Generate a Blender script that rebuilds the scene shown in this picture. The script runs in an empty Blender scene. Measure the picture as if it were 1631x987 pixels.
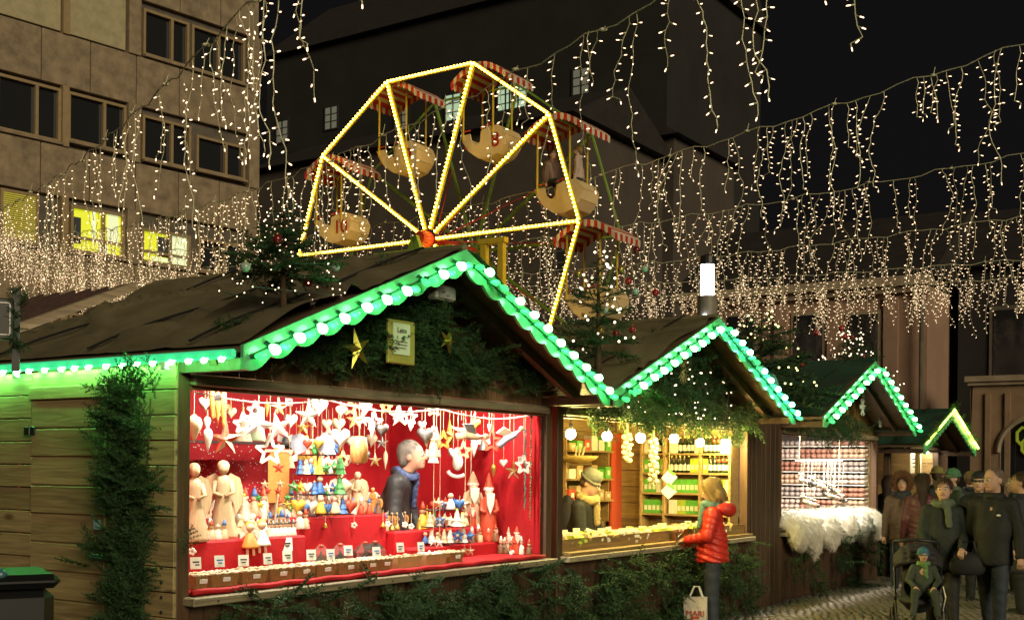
import bpy, bmesh, math, random
import numpy as np
from mathutils import Vector, Matrix, Euler
scene = bpy.context.scene
COL = scene.collection
RD = random.Random(11)
rad = math.radians

# ------------------------------------------------------------------ camera
F_PX, CX, CY, EYE, ROLL = 1900.0, 815.5, 745.0, 1.75, rad(0.5)
cam_d = bpy.data.cameras.new('camera'); cam = bpy.data.objects.new('camera', cam_d); COL.objects.link(cam)
cam_d.sensor_fit = 'HORIZONTAL'; cam_d.sensor_width = 36.0
cam_d.lens = 36.0 * F_PX / 1631.0
cam_d.shift_y = (CY - 493.5) / 1631.0
cam_d.clip_start = 0.1; cam_d.clip_end = 600
cam.location = (0, 0, EYE); cam.rotation_euler = (math.pi / 2, -ROLL, 0)
scene.camera = cam

# ------------------------------------------------------------------ world: the night sky above the town
world = bpy.data.worlds.new('World'); scene.world = world; world.use_nodes = True
wn = world.node_tree; bg = wn.nodes['Background']
sky = wn.nodes.new('ShaderNodeTexSky'); sky.sky_type = 'NISHITA'; sky.sun_disc = False
sky.sun_elevation = rad(2.0); sky.sun_rotation = rad(215); sky.altitude = 300; sky.dust_density = 4
mixw = wn.nodes.new('ShaderNodeMix'); mixw.data_type = 'RGBA'; mixw.inputs['Factor'].default_value = 0.97
mixw.inputs['B'].default_value = (0.22, 0.19, 0.19, 1)
wn.links.new(sky.outputs['Color'], mixw.inputs['A']); wn.links.new(mixw.outputs['Result'], bg.inputs['Color'])
bg.inputs['Strength'].default_value = 0.019

# the weak warm glow of the town falling into the square from behind the camera
sun_d = bpy.data.lights.new('sun', 'SUN'); sun_d.energy = 1.4; sun_d.angle = rad(25); sun_d.color = (1.0, 0.84, 0.56)
sun = bpy.data.objects.new('sun', sun_d); COL.objects.link(sun)
sun.rotation_euler = Vector((-0.40, 0.80, -0.30)).to_track_quat('-Z', 'Y').to_euler()
scene.view_settings.view_transform = 'Standard'; scene.view_settings.look = 'None'
scene.view_settings.exposure = 0.35; scene.view_settings.gamma = 1.0
scene.view_settings.use_curve_mapping = False
scene.render.engine = 'CYCLES'
cy = scene.cycles
cy.use_denoising = True; cy.max_bounces = 6; cy.diffuse_bounces = 3; cy.glossy_bounces = 3; cy.transmission_bounces = 4
cy.transparent_max_bounces = 12; cy.sample_clamp_indirect = 2.0; cy.sample_clamp_direct = 0.0
cy.use_light_tree = True; cy.caustics_reflective = False; cy.caustics_refractive = False

# ------------------------------------------------------------------ frame of the row of stalls: t along the fronts, o out into the street
TH = rad(33.66); DX, DY = math.sin(TH), math.cos(TH); NX, NY = -DY, DX
P0 = (-1.96, 7.27); PHI = math.atan2(DY, DX)
def W(t, o, z): return Vector((P0[0] + DX * t - NX * o, P0[1] + DY * t - NY * o, z))
def ray(x, y):
    a = (x - CX) / F_PX; b = (CY - y) / F_PX; c, s = math.cos(ROLL), math.sin(ROLL)
    return (a * c - b * s, 1.0, a * s + b * c)
def G(x, y, o):
    r = ray(x, y)
    k = (P0[0] * NX + P0[1] * NY - o) / (r[0] * NX + r[1] * NY)
    t = (k * r[0] - P0[0]) * DX + (k * r[1] - P0[1]) * DY
    return t, EYE + k * r[2]
def GW(x, y, o):
    t, z = G(x, y, o); return W(t, o, z)
def at(x, y, Y):
    r = ray(x, y); return Vector((r[0] * Y, Y, EYE + r[2] * Y))

# ------------------------------------------------------------------ materials
MATS = {}
def mat(name, col, rough=0.6, metal=0.0, emit=None, es=0.0, var=0.0, vscale=6.0, bump=0.0, bscale=40.0, stretch=None, spec=0.5, trans=0.0, alpha=1.0, sample=None, sheen=0.0, sss=0.0, coat=0.0, col2=None):
    if name in MATS: return MATS[name]
    m = bpy.data.materials.new(name); m.use_nodes = True
    nt = m.node_tree; b = nt.nodes['Principled BSDF']
    c = tuple(col) + (1.0,)
    b.inputs['Base Color'].default_value = c; b.inputs['Roughness'].default_value = rough
    b.inputs['Metallic'].default_value = metal; b.inputs['Specular IOR Level'].default_value = spec
    b.inputs['Transmission Weight'].default_value = trans; b.inputs['Alpha'].default_value = alpha
    if sheen: b.inputs['Sheen Weight'].default_value = sheen
    if coat: b.inputs['Coat Weight'].default_value = coat
    if sss:
        b.inputs['Subsurface Weight'].default_value = sss; b.inputs['Subsurface Radius'].default_value = (0.02, 0.008, 0.004)
    if emit is not None:
        b.inputs['Emission Color'].default_value = tuple(emit) + (1.0,); b.inputs['Emission Strength'].default_value = es
    if var or bump or col2:
        tc = nt.nodes.new('ShaderNodeTexCoord'); mp = nt.nodes.new('ShaderNodeMapping')
        nt.links.new(tc.outputs['Object'], mp.inputs['Vector'])
        if stretch: mp.inputs['Scale'].default_value = stretch
        oi = nt.nodes.new('ShaderNodeObjectInfo'); mu = nt.nodes.new('ShaderNodeMath'); mu.operation = 'MULTIPLY'; mu.inputs[1].default_value = 37.0
        nt.links.new(oi.outputs['Random'], mu.inputs[0]); nt.links.new(mu.outputs[0], mp.inputs['Location'])
    if var or col2:
        nz = nt.nodes.new('ShaderNodeTexNoise'); nz.inputs['Scale'].default_value = vscale; nz.inputs['Detail'].default_value = 6; nz.inputs['Roughness'].default_value = 0.65
        nt.links.new(mp.outputs[0], nz.inputs['Vector'])
        rp = nt.nodes.new('ShaderNodeValToRGB'); rp.color_ramp.elements[0].position = 0.3; rp.color_ramp.elements[1].position = 0.7
        lo = tuple(x * (1 - var) for x in col) if col2 is None else tuple(col2)
        hi = tuple(min(1, x * (1 + var)) for x in col)
        rp.color_ramp.elements[0].color = lo + (1,); rp.color_ramp.elements[1].color = hi + (1,)
        nt.links.new(nz.outputs['Fac'], rp.inputs['Fac']); nt.links.new(rp.outputs['Color'], b.inputs['Base Color'])
    if bump:
        nb = nt.nodes.new('ShaderNodeTexNoise'); nb.inputs['Scale'].default_value = bscale; nb.inputs['Detail'].default_value = 5
        nt.links.new(mp.outputs[0], nb.inputs['Vector'])
        bn = nt.nodes.new('ShaderNodeBump'); bn.inputs['Strength'].default_value = bump; bn.inputs['Distance'].default_value = 0.02
        nt.links.new(nb.outputs['Fac'], bn.inputs['Height']); nt.links.new(bn.outputs['Normal'], b.inputs['Normal'])
    if sample: m.cycles.emission_sampling = sample
    MATS[name] = m; return m
def wood(name, c, dark=0.55, rough=0.55, axis='X', scale=3.0, knots=True):
    """timber with grain along one local axis, a few knots and a per-piece tone"""
    if name in MATS: return MATS[name]
    m = bpy.data.materials.new(name); m.use_nodes = True; nt = m.node_tree; b = nt.nodes['Principled BSDF']; L = nt.links.new
    b.inputs['Roughness'].default_value = rough
    tc = nt.nodes.new('ShaderNodeTexCoord'); mp = nt.nodes.new('ShaderNodeMapping'); L(tc.outputs['Object'], mp.inputs['Vector'])
    mp.inputs['Scale'].default_value = {'X': (0.6, 9, 9), 'Y': (9, 0.6, 9), 'Z': (9, 9, 0.6)}[axis]
    oi = nt.nodes.new('ShaderNodeObjectInfo'); cm = nt.nodes.new('ShaderNodeMath'); cm.operation = 'MULTIPLY'; cm.inputs[1].default_value = 51.0
    L(oi.outputs['Random'], cm.inputs[0]); L(cm.outputs[0], mp.inputs['Location'])
    n1 = nt.nodes.new('ShaderNodeTexNoise'); n1.inputs['Scale'].default_value = scale; n1.inputs['Detail'].default_value = 7; n1.inputs['Distortion'].default_value = 1.2
    L(mp.outputs[0], n1.inputs['Vector'])
    rp = nt.nodes.new('ShaderNodeValToRGB'); e = rp.color_ramp.elements; e[0].position = .32; e[1].position = .66
    e[0].color = tuple(x * dark for x in c) + (1,); e[1].color = tuple(c) + (1,)
    L(n1.outputs['Fac'], rp.inputs['Fac'])
    hs = nt.nodes.new('ShaderNodeHueSaturation'); L(rp.outputs['Color'], hs.inputs['Color'])
    mr = nt.nodes.new('ShaderNodeMapRange'); mr.inputs['To Min'].default_value = .78; mr.inputs['To Max'].default_value = 1.15
    L(oi.outputs['Random'], mr.inputs['Value']); L(mr.outputs[0], hs.inputs['Value'])
    out = hs.outputs['Color']
    if knots:
        mk = nt.nodes.new('ShaderNodeMapping'); L(tc.outputs['Object'], mk.inputs['Vector']); L(cm.outputs[0], mk.inputs['Location'])
        mk.inputs['Scale'].default_value = {'X': (1.6, 4, 4), 'Y': (4, 1.6, 4), 'Z': (4, 4, 1.6)}[axis]
        vo = nt.nodes.new('ShaderNodeTexVoronoi'); vo.inputs['Scale'].default_value = 1.3; L(mk.outputs[0], vo.inputs['Vector'])
        r2 = nt.nodes.new('ShaderNodeValToRGB'); r2.color_ramp.elements[0].position = .06; r2.color_ramp.elements[1].position = .16
        r2.color_ramp.elements[0].color = (.28, .2, .15, 1); r2.color_ramp.elements[1].color = (1, 1, 1, 1); L(vo.outputs['Distance'], r2.inputs['Fac'])
        mx = nt.nodes.new('ShaderNodeMix'); mx.data_type = 'RGBA'; mx.blend_type = 'MULTIPLY'; mx.inputs['Factor'].default_value = .8
        L(out, mx.inputs['A']); L(r2.outputs['Color'], mx.inputs['B']); out = mx.outputs['Result']
    L(out, b.inputs['Base Color'])
    bn = nt.nodes.new('ShaderNodeBump'); bn.inputs['Strength'].default_value = .25; bn.inputs['Distance'].default_value = .01
    L(n1.outputs['Fac'], bn.inputs['Height']); L(bn.outputs['Normal'], b.inputs['Normal'])
    MATS[name] = m; return m

# ------------------------------------------------------------------ mesh builders
class MB:
    """collects shapes and links them as ONE mesh object"""
    def __init__(s): s.v = []; s.f = []
    def add(s, vs, fs, M=None):
        o = len(s.v)
        if M is not None: vs = [tuple(M @ Vector(p)) for p in vs]
        s.v += [tuple(p) for p in vs]; s.f += [tuple(i + o for i in f) for f in fs]; return s
    def box(s, c, d, M=None, bev=0.0):
        x, y, z = d[0] / 2, d[1] / 2, d[2] / 2
        if bev <= 0:
            vs = [(c[0] + i * x, c[1] + j * y, c[2] + k * z) for i in (-1, 1) for j in (-1, 1) for k in (-1, 1)]
            return s.add(vs, [(0, 1, 3, 2), (4, 6, 7, 5), (0, 4, 5, 1), (2, 3, 7, 6), (0, 2, 6, 4), (1, 5, 7, 3)], M)
        bm = bmesh.new(); bmesh.ops.create_cube(bm, size=1)
        for v in bm.verts: v.co = Vector((c[0] + v.co.x * d[0], c[1] + v.co.y * d[1], c[2] + v.co.z * d[2]))
        bmesh.ops.bevel(bm, geom=bm.edges[:], offset=bev, segments=1, affect='EDGES', profile=.5)
        bm.verts.index_update()
        s.add([v.co.copy() for v in bm.verts], [[v.index for v in f.verts] for f in bm.faces], M); bm.free(); return s
    def tube(s, pts, r, n=6, M=None, cap=True, closed=False):
        pts = [Vector(p) for p in pts]; m = len(pts); rs = r if isinstance(r, (list, tuple)) else [r] * m
        vs = []; fs = []; up = None
        for i in range(m):
            a = pts[i - 1] if (i > 0 or closed) else pts[i]; b = pts[(i + 1) % m] if (i < m - 1 or closed) else pts[i]
            d = (b - a);  d = d.normalized() if d.length > 1e-9 else Vector((0, 0, 1))
            if up is None:
                up = Vector((0, 0, 1)) if abs(d.z) < .9 else Vector((1, 0, 0))
            e1 = d.cross(up); e1 = e1.normalized() if e1.length > 1e-6 else d.orthogonal().normalized()
            e2 = e1.cross(d); up = e2
            for k in range(n):
                q = 2 * math.pi * k / n
                vs.append(pts[i] + (e1 * math.cos(q) + e2 * math.sin(q)) * rs[i])
        for i in range(m if closed else m - 1):
            j = (i + 1) % m
            for k in range(n):
                fs.append((i * n + k, i * n + (k + 1) % n, j * n + (k + 1) % n, j * n + k))
        if cap and not closed:
            fs.append(tuple(range(n))[::-1]); fs.append(tuple((m - 1) * n + k for k in range(n)))
        return s.add(vs, fs, M)
    def lathe(s, prof, n=12, M=None):
        """prof: (r, z) list, turned round z"""
        vs = []; fs = []; m = len(prof)
        for r, z in prof:
            for k in range(n):
                q = 2 * math.pi * k / n; vs.append((r * math.cos(q), r * math.sin(q), z))
        for i in range(m - 1):
            for k in range(n):
                fs.append((i * n + k, i * n + (k + 1) % n, (i + 1) * n + (k + 1) % n, (i + 1) * n + k))
        fs.append(tuple(range(n))[::-1]); fs.append(tuple((m - 1) * n + k for k in range(n)))
        return s.add(vs, fs, M)
    def ball(s, c, r, n=8, m=6, M=None):
        r3 = r if isinstance(r, (tuple, list)) else (r, r, r)
        vs = [(c[0], c[1], c[2] - r3[2])]; fs = []
        for i in range(1, m):
            a = -math.pi / 2 + math.pi * i / m
            for k in range(n):
                q = 2 * math.pi * k / n
                vs.append((c[0] + r3[0] * math.cos(a) * math.cos(q), c[1] + r3[1] * math.cos(a) * math.sin(q), c[2] + r3[2] * math.sin(a)))
        vs.append((c[0], c[1], c[2] + r3[2]))
        for k in range(n): fs.append((0, 1 + (k + 1) % n, 1 + k))
        for i in range(m - 2):
            for k in range(n):
                a = 1 + i * n; fs.append((a + k, a + (k + 1) % n, a + n + (k + 1) % n, a + n + k))
        for k in range(n): fs.append((1 + (m - 2) * n + k, 1 + (m - 2) * n + (k + 1) % n, len(vs) - 1))
        return s.add(vs, fs, M)
    def prism(s, poly, th, M=None, axis='y'):
        """flat outline (a, z) given thickness along y"""
        n = len(poly); vs = [(a, -th / 2, z) for a, z in poly] + [(a, th / 2, z) for a, z in poly]
        fs = [tuple(range(n)), tuple(range(n, 2 * n))[::-1]] + [(i, i + n, (i + 1) % n + n, (i + 1) % n)[::-1] for i in range(n)]
        return s.add(vs, fs, M)
    def mesh(s, name):
        me = bpy.data.meshes.new(name); me.from_pydata([tuple(p) for p in s.v], [], s.f); me.update(); return me
    def build(s, name, m, parent=None, loc=None, rotz=None, smooth=False, angle=None):
        me = s.mesh(name)
        bm = bmesh.new(); bm.from_mesh(me); bmesh.ops.recalc_face_normals(bm, faces=bm.faces[:]); bm.to_mesh(me); bm.free()
        if smooth:
            me.polygons.foreach_set('use_smooth', [True] * len(me.polygons))
            if angle: me.set_sharp_from_angle(angle=rad(angle))
        return link(name, me, m, parent, loc, rotz)
def link(name, me, m=None, parent=None, loc=None, rotz=None):
    o = bpy.data.objects.new(name, me); COL.objects.link(o)
    if m is not None and me is not None and not me.materials: me.materials.append(m)
    if parent is not None: o.parent = parent
    if loc is not None: o.location = loc
    if rotz is not None: o.rotation_euler = (0, 0, rotz)
    return o
def tag(o, label=None, cat=None, group=None, kind=None):
    if label: o['label'] = label
    if cat: o['category'] = cat
    if group: o['group'] = group
    if kind: o['kind'] = kind
    return o
def thing(name, label, cat, loc=(0, 0, 0), rotz=0.0, group=None):
    o = bpy.data.objects.new(name, None); COL.objects.link(o); o.empty_display_size = .1
    o.location = loc; o.rotation_euler = (0, 0, rotz); return tag(o, label, cat, group)
def T(x=0, y=0, z=0, rx=0, ry=0, rz=0, s=1.0):
    return Matrix.Translation((x, y, z)) @ Euler((rx, ry, rz)).to_matrix().to_4x4() @ Matrix.Diagonal((s, s, s, 1) if not isinstance(s, tuple) else s + (1,))
def copytree(o, parent=None):
    c = o.copy(); COL.objects.link(c)
    if parent is not None: c.parent = parent
    for ch in [x for x in o.children]: copytree(ch, c)
    return c
ORD = ['first', 'second', 'third', 'fourth', 'fifth', 'sixth', 'seventh', 'eighth', 'ninth', 'tenth', 'eleventh', 'twelfth', 'thirteenth', 'fourteenth', 'fifteenth', 'sixteenth', 'seventeenth', 'eighteenth', 'nineteenth', 'twentieth']
def mesh_np(name, V, Fq, m=None, parent=None, loc=None, rotz=None, smooth=False):
    """fast build from arrays of verts (n,3) and faces (k,3|4)"""
    V = np.asarray(V, dtype=np.float32); Fq = np.asarray(Fq, dtype=np.int32); w = Fq.shape[1]
    me = bpy.data.meshes.new(name); me.vertices.add(len(V)); me.vertices.foreach_set('co', V.ravel())
    me.loops.add(Fq.size); me.loops.foreach_set('vertex_index', Fq.ravel())
    me.polygons.add(len(Fq)); me.polygons.foreach_set('loop_start', np.arange(0, Fq.size, w, dtype=np.int32))
    if smooth: me.polygons.foreach_set('use_smooth', np.ones(len(Fq), dtype=bool))
    me.update(calc_edges=True); me.validate()
    return link(name, me, m, parent, loc, rotz)

# ------------------------------------------------------------------ soft shapes: blended volumes skinned with surface nets
class Soft:
    def __init__(s, res=.012): s.res = res; s.ops = []
    def cone(s, a, b, ra, rb, k=.02, fn=None, sub=False): s.ops.append(('c', Vector(a), Vector(b), ra, rb, k, fn, sub)); return s
    def chain(s, pts, rs, k=.02, fn=None):
        for i in range(len(pts) - 1): s.cone(pts[i], pts[i + 1], rs[i], rs[i + 1], k, fn)
        return s
    def ell(s, c, r, k=.02, M=None, sub=False):
        s.ops.append(('e', Vector(c), Vector(r), M, k, sub)); return s
    def cut(s, p, n): s.ops.append(('p', Vector(p), Vector(n).normalized())); return s
    def run(s, disp=None):
        lo = np.full(3, 1e9); hi = -lo
        for q in s.ops:
            if q[0] == 'c' and not q[7]:
                r = max(q[3], q[4]) * 1.25 + q[5]
                for p in (q[1], q[2]): lo = np.minimum(lo, np.array(p) - r); hi = np.maximum(hi, np.array(p) + r)
            elif q[0] == 'e' and not q[5]:
                r = max(q[2]) * 1.05 + q[4]; lo = np.minimum(lo, np.array(q[1]) - r); hi = np.maximum(hi, np.array(q[1]) + r)
        lo -= s.res * 2; hi += s.res * 2
        ax = [np.arange(lo[i], hi[i] + s.res, s.res, dtype=np.float32) for i in range(3)]
        D = np.full([len(a) for a in ax], 1.0, dtype=np.float32)
        for q in s.ops:
            if q[0] == 'p':
                X, Y, Z = np.meshgrid(*ax, indexing='ij', sparse=True)
                D = np.maximum(D, (X - q[1].x) * q[2].x + (Y - q[1].y) * q[2].y + (Z - q[1].z) * q[2].z); continue
            if q[0] == 'c':
                a, b, ra, rb, k, fn, sub = q[1:]; m = max(ra, rb) * 1.25 + k * 1.5 + .03
                bl = np.minimum(a, b) - m; bh = np.maximum(a, b) + m
            else:
                c, r, M, k, sub = q[1:]; m = max(r) * 1.05 + k * 1.5 + .03; bl = np.array(c) - m; bh = np.array(c) + m
            ix = [slice(int(np.searchsorted(ax[i], bl[i])), int(np.searchsorted(ax[i], bh[i]))) for i in range(3)]
            X, Y, Z = np.meshgrid(*[ax[i][ix[i]] for i in range(3)], indexing='ij')
            if X.size == 0: continue
            if q[0] == 'c':
                ba = b - a; L2 = max(ba.length_squared, 1e-9)
                h = ((X - a.x) * ba.x + (Y - a.y) * ba.y + (Z - a.z) * ba.z) / L2
                hc = np.clip(h, 0, 1)
                dd = np.sqrt((X - a.x - ba.x * hc) ** 2 + (Y - a.y - ba.y * hc) ** 2 + (Z - a.z - ba.z * hc) ** 2)
                rr = ra + (rb - ra) * hc
                if fn: rr = rr * fn(hc, X, Y, Z)
                d = dd - rr
            else:
                x, y, z = X - c.x, Y - c.y, Z - c.z
                if M is not None:
                    Mi = np.array(M.to_3x3().inverted()); x, y, z = (Mi[0, 0] * x + Mi[0, 1] * y + Mi[0, 2] * z, Mi[1, 0] * x + Mi[1, 1] * y + Mi[1, 2] * z, Mi[2, 0] * x + Mi[2, 1] * y + Mi[2, 2] * z)
                k0 = np.sqrt((x / r.x) ** 2 + (y / r.y) ** 2 + (z / r.z) ** 2); k1 = np.sqrt((x / r.x ** 2) ** 2 + (y / r.y ** 2) ** 2 + (z / r.z ** 2) ** 2)
                d = k0 * (k0 - 1) / np.maximum(k1, 1e-6)
            cur = D[ix[0], ix[1], ix[2]]
            if sub:
                hh = np.maximum(k - np.abs(cur + d), 0) / k; D[ix[0], ix[1], ix[2]] = np.maximum(cur, -d) + hh * hh * k * .25
            else:
                hh = np.maximum(k - np.abs(cur - d), 0) / k; D[ix[0], ix[1], ix[2]] = np.minimum(cur, d) - hh * hh * k * .25
        if disp is not None:
            X, Y, Z = np.meshgrid(*ax, indexing='ij'); D = D + disp(X, Y, Z).astype(np.float32)
        D[0] = D[-1] = 1; D[:, 0] = D[:, -1] = 1; D[:, :, 0] = D[:, :, -1] = 1
        I = (D < 0); n = D.shape
        acc = np.zeros((n[0] - 1, n[1] - 1, n[2] - 1, 3), np.float32); cnt = np.zeros((n[0] - 1, n[1] - 1, n[2] - 1), np.float32)
        sl = lambda o: tuple(slice(o[i], n[i] - 1 + o[i]) for i in range(3))
        for axis in range(3):
            o2 = [k for k in range(3) if k != axis]
            for u in (0, 1):
                for v in (0, 1):
                    o = [0, 0, 0]; o[o2[0]] = u; o[o2[1]] = v; p = list(o); p[axis] = 1
                    d0 = D[sl(o)]; d1 = D[sl(p)]; x = (d0 < 0) != (d1 < 0)
                    f = np.where(x, d0 / np.where(x, d0 - d1, 1), 0)
                    for k in range(3):
                        acc[..., k] += np.where(x, f if k == axis else o[k], 0)
                    cnt += x
        cells = cnt > 0
        idx = -np.ones(cells.shape, np.int64); idx[cells] = np.arange(cells.sum())
        ijk = np.argwhere(cells)
        V = (ijk + acc[cells] / cnt[cells][:, None]) * s.res + np.array([a[0] for a in ax])
        faces = []
        for axis in range(3):
            p = [slice(1, n[i] - 1) for i in range(3)]; p[axis] = slice(0, n[axis] - 1)
            q = list(p); q[axis] = slice(1, n[axis])
            A = I[tuple(p)]; B = I[tuple(q)]; x = np.argwhere(A != B); sgn = A[A != B]
            off = np.array([1, 1, 1]); off[axis] = 0; x = x + off
            u, v = [k for k in range(3) if k != axis]
            e = np.eye(3, dtype=int)
            g = lambda c: idx[c[:, 0], c[:, 1], c[:, 2]]
            qd = np.stack([g(x - e[u] - e[v]), g(x - e[v]), g(x), g(x - e[u])], 1)
            flip = sgn if axis != 1 else ~sgn
            qd[~flip] = qd[~flip][:, ::-1]; faces.append(qd)
        return V, np.concatenate(faces)
    def build(s, name, m, parent=None, disp=None, loc=None, rotz=None):
        V, Fq = s.run(disp); return mesh_np(name, V, Fq, m, parent, loc, rotz, smooth=True)
# ================================================================== SETTING
M_cob = mat('cobble_stone', (.17, .145, .115), rough=.45, var=.35, vscale=7, bump=.3, bscale=30)
def ground_mat():
    m = mat('paved_ground', (.085, .072, .058), rough=.6, var=.3, vscale=1.5, bump=.2, bscale=12)
    return m
tag(MB().add([(-150, -60, 0), (150, -60, 0), (150, 220, 0), (-150, 220, 0)], [(0, 1, 2, 3)]).build('ground', ground_mat()), 'dark stone paving of the market square under the stalls', 'ground', kind='structure')
ground = bpy.data.objects['ground']
def make_cobbles():
    meshes = []
    for k in range(6):
        r = random.Random(k); b = MB(); w, d, h = .105, .095, .035; n = 8
        poly = [(w / 2 * math.cos(q) * abs(math.cos(q)) ** -.45 if abs(math.cos(q)) > .01 else 0, d / 2 * math.sin(q) * abs(math.sin(q)) ** -.45 if abs(math.sin(q)) > .01 else 0) for q in [2 * math.pi * (i + .5) / n for i in range(n)]]
        poly = [(x * r.uniform(.9, 1.04), y * r.uniform(.9, 1.04)) for x, y in poly]
        b.add([(x, y, 0) for x, y in poly] + [(x * .97, y * .97, h * .7) for x, y in poly] + [(x * .72, y * .72, h) for x, y in poly],
              [(i, (i + 1) % n, n + (i + 1) % n, n + i) for i in range(n)] + [(n + i, n + (i + 1) % n, 2 * n + (i + 1) % n, 2 * n + i) for i in range(n)] + [tuple(range(2 * n, 3 * n))])
        me = b.mesh('cobblestone'); me.polygons.foreach_set('use_smooth', [True] * len(me.polygons)); me.materials.append(M_cob); meshes.append(me)
    spots = []
    for i in range(-20, 130):
        for j in range(-4, 70):
            t = 5.0 + i * .112; o = .25 + j * .104 + (.052 if i % 2 else 0) + .02 * math.sin(i * .7)
            p = W(t + RD.uniform(-.008, .008), o + RD.uniform(-.008, .008), .004)
            x = CX + F_PX * p.x / p.y; y = CY + F_PX * EYE / p.y
            if 880 < x < 1650 and 905 < y < 1010: spots.append((y, x, p))
    spots.sort(key=lambda q: -(q[0] if q[1] > 1190 and q[0] < 990 else 0))
    rest = MB()
    for n, (y, x, p) in enumerate(spots):
        me = meshes[n % 6]; rz = PHI + RD.uniform(-.12, .12)
        if n < 300:
            c = link('cobblestone', me, None, ground, p, rz); c.scale = (1, 1, RD.uniform(.7, 1.2))
        else:
            rest.add([v.co for v in me.vertices], [tuple(f.vertices) for f in me.polygons], T(p.x, p.y, p.z, rz=rz))
    tag(rest.build('cobblestone_field', M_cob, ground, smooth=True), kind='stuff')
make_cobbles()

# ------------------------------------------------------------------ buildings
M_conc = mat('weathered_stone_slab', (.38, .29, .185), rough=.75, col2=(.17, .13, .085), vscale=2.6, bump=.25, bscale=14)
M_conc2 = mat('concrete_dark', (.13, .11, .085), rough=.8, var=.3, vscale=2)
M_frame = mat('window_frame_brown', (.33, .24, .13), rough=.5, var=.15)
M_shut = mat('pale_blind_panel', (.42, .37, .22), rough=.6, var=.2, vscale=3)
M_glass = mat('dark_glass', (.02, .022, .024), rough=.08, spec=.9)
M_litY = mat('lit_room_yellow', (.6, .6, .1), emit=(.62, .66, .015), es=.7, sample='NONE')
M_litW = mat('lit_room_pale', (.6, .6, .5), emit=(.62, .72, .38), es=.75, sample='NONE')
M_litD = mat('room_door_grey', (.06, .07, .09), rough=.5)
M_blind = mat('lit_blind_slat', (.5, .45, .1), rough=.5, emit=(.5, .43, .03), es=.28, sample='NONE')
BS = 1.42; BO = Vector((-12.8 * BS, 34 * BS, EYE * (1 - BS))); BE = (.656, .755)   # placed and sized from the facade's vanishing lines
def building_left():
    b = thing('office_building', 'brown stone clad office block with ribbon windows above the ribbed stall roof', 'building', BO, math.atan2(BE[1], BE[0]))
    # body set 0.2 m behind the cladding
    MB().box((-2, 5.2, 11), (17.6, 10, 22)).build('wall', M_conc2, b)
    def cols(z0, z1, x0, x1, wd, off=0.0):
        x = x0
        while x < x1 - .05:
            w = min(wd, x1 - x); MB().box((x + w / 2, .1 - off, (z0 + z1) / 2), (w - .03, .16, z1 - z0 - .03), bev=.012).build('cladding_slab', M_conc, b); x += wd
    for z0, z1 in ((3.0, 4.75), (6.15, 7.75), (9.35, 10.8), (12.5, 14.0), (15.7, 17.2)): cols(z0, z1, -5.2, 6.75, 1.49)
    for (z0, z1) in ((4.75, 6.15), (7.75, 9.35), (10.8, 12.5), (14.0, 15.7)):
        for x in (1.98, 6.35): MB().box((x + .19, .08, (z0 + z1) / 2), (.40, .26, z1 - z0 + .02), bev=.02).build('pier', M_conc, b)
        for x in (-.12,): MB().box((x + .1, .05, (z0 + z1) / 2), (.2, .2, z1 - z0 + .02)).build('pier', M_frame, b)
    def window(x0, x1, z0, z1, panes, fill, low=None):
        f = MB(); fw = .08
        f.box(((x0 + x1) / 2, .12, z1 - fw / 2), (x1 - x0, .12, fw)).box(((x0 + x1) / 2, .12, z0 + fw / 2), (x1 - x0, .12, fw))
        for x in [x0 + fw / 2, x1 - fw / 2]: f.box((x, .12, (z0 + z1) / 2), (fw, .12, z1 - z0 - 2 * fw))
        w = f.build('window', M_frame, b)
        xs = [x0 + fw] + [x0 + (x1 - x0) * p for p in panes] + [x1 - fw]
        for i in range(len(xs) - 1):
            if i > 0: MB().box((xs[i], .12, (z0 + z1) / 2), (.09, .12, z1 - z0 - 2 * fw)).build('mullion', M_frame, w)
            m = fill[i % len(fill)]
            MB().box(((xs[i] + xs[i + 1]) / 2, .2, (z0 + z1) / 2), (xs[i + 1] - xs[i] + .02, .02, z1 - z0 - fw)).build('pane', m, w)
        MB().box(((x0 + x1) / 2, .0, z0 - .04), (x1 - x0 + .04, .16, .07)).build('sill', M_conc, w)
        return w
    w = window(-1.98, -.12, 10.88, 12.42, (.62,), [M_glass]); window(.1, 1.95, 11.0, 12.42, (.62,), [M_glass])
    window(-4.0, -2.05, 10.88, 12.42, (.5,), [M_glass])
    for x0, x1 in ((-4.1, -2.2), (-2.05, -.15), (.1, 1.9)):
        MB().box(((x0 + x1) / 2, .1, 14.85), (x1 - x0, .08, 1.6), bev=.01).build('blind_panel', M_shut, b)
    window(2.5, 4.1, 14.1, 15.5, (.62,), [M_glass]); window(4.2, 6.2, 14.1, 15.5, (.5,), [M_glass])
    window(2.5, 4.2, 10.95, 12.3, (.6,), [M_glass]); window(4.4, 6.25, 11.0, 12.1, (.6,), [M_glass])
    # lit row
    w = window(.22, 1.94, 7.86, 9.2, (.6,), [M_litY]); MB().box((.42, .17, 8.5), (.3, .05, .75)).build('room_door', M_litD, w)
    for x, wd in ((.98, .1), (1.6, .34)): MB().box((x, .172, 8.75), (wd, .04, .85)).build('lit_door', M_litW, w)
    MB().box((1.08, .1, 8.28), (1.6, .1, .07)).build('transom', M_frame, w); MB().box((1.3, .165, 8.08), (.28, .04, .25)).build('chair_back', M_litW, w)
    w = window(2.5, 4.22, 7.86, 8.9, (.58,), [M_litY, M_litW]); MB().box((3.3, .17, 8.42), (.36, .05, .6)).build('room_door', M_litD, w)
    MB().box((3.36, .1, 8.2), (1.6, .1, .07)).build('transom', M_frame, w); MB().box((3.2, .165, 8.03), (.6, .04, .12)).build('lit_sill', M_litW, w)
    w = window(-1.85, -.75, 7.9, 9.3, (), [M_glass])
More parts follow.
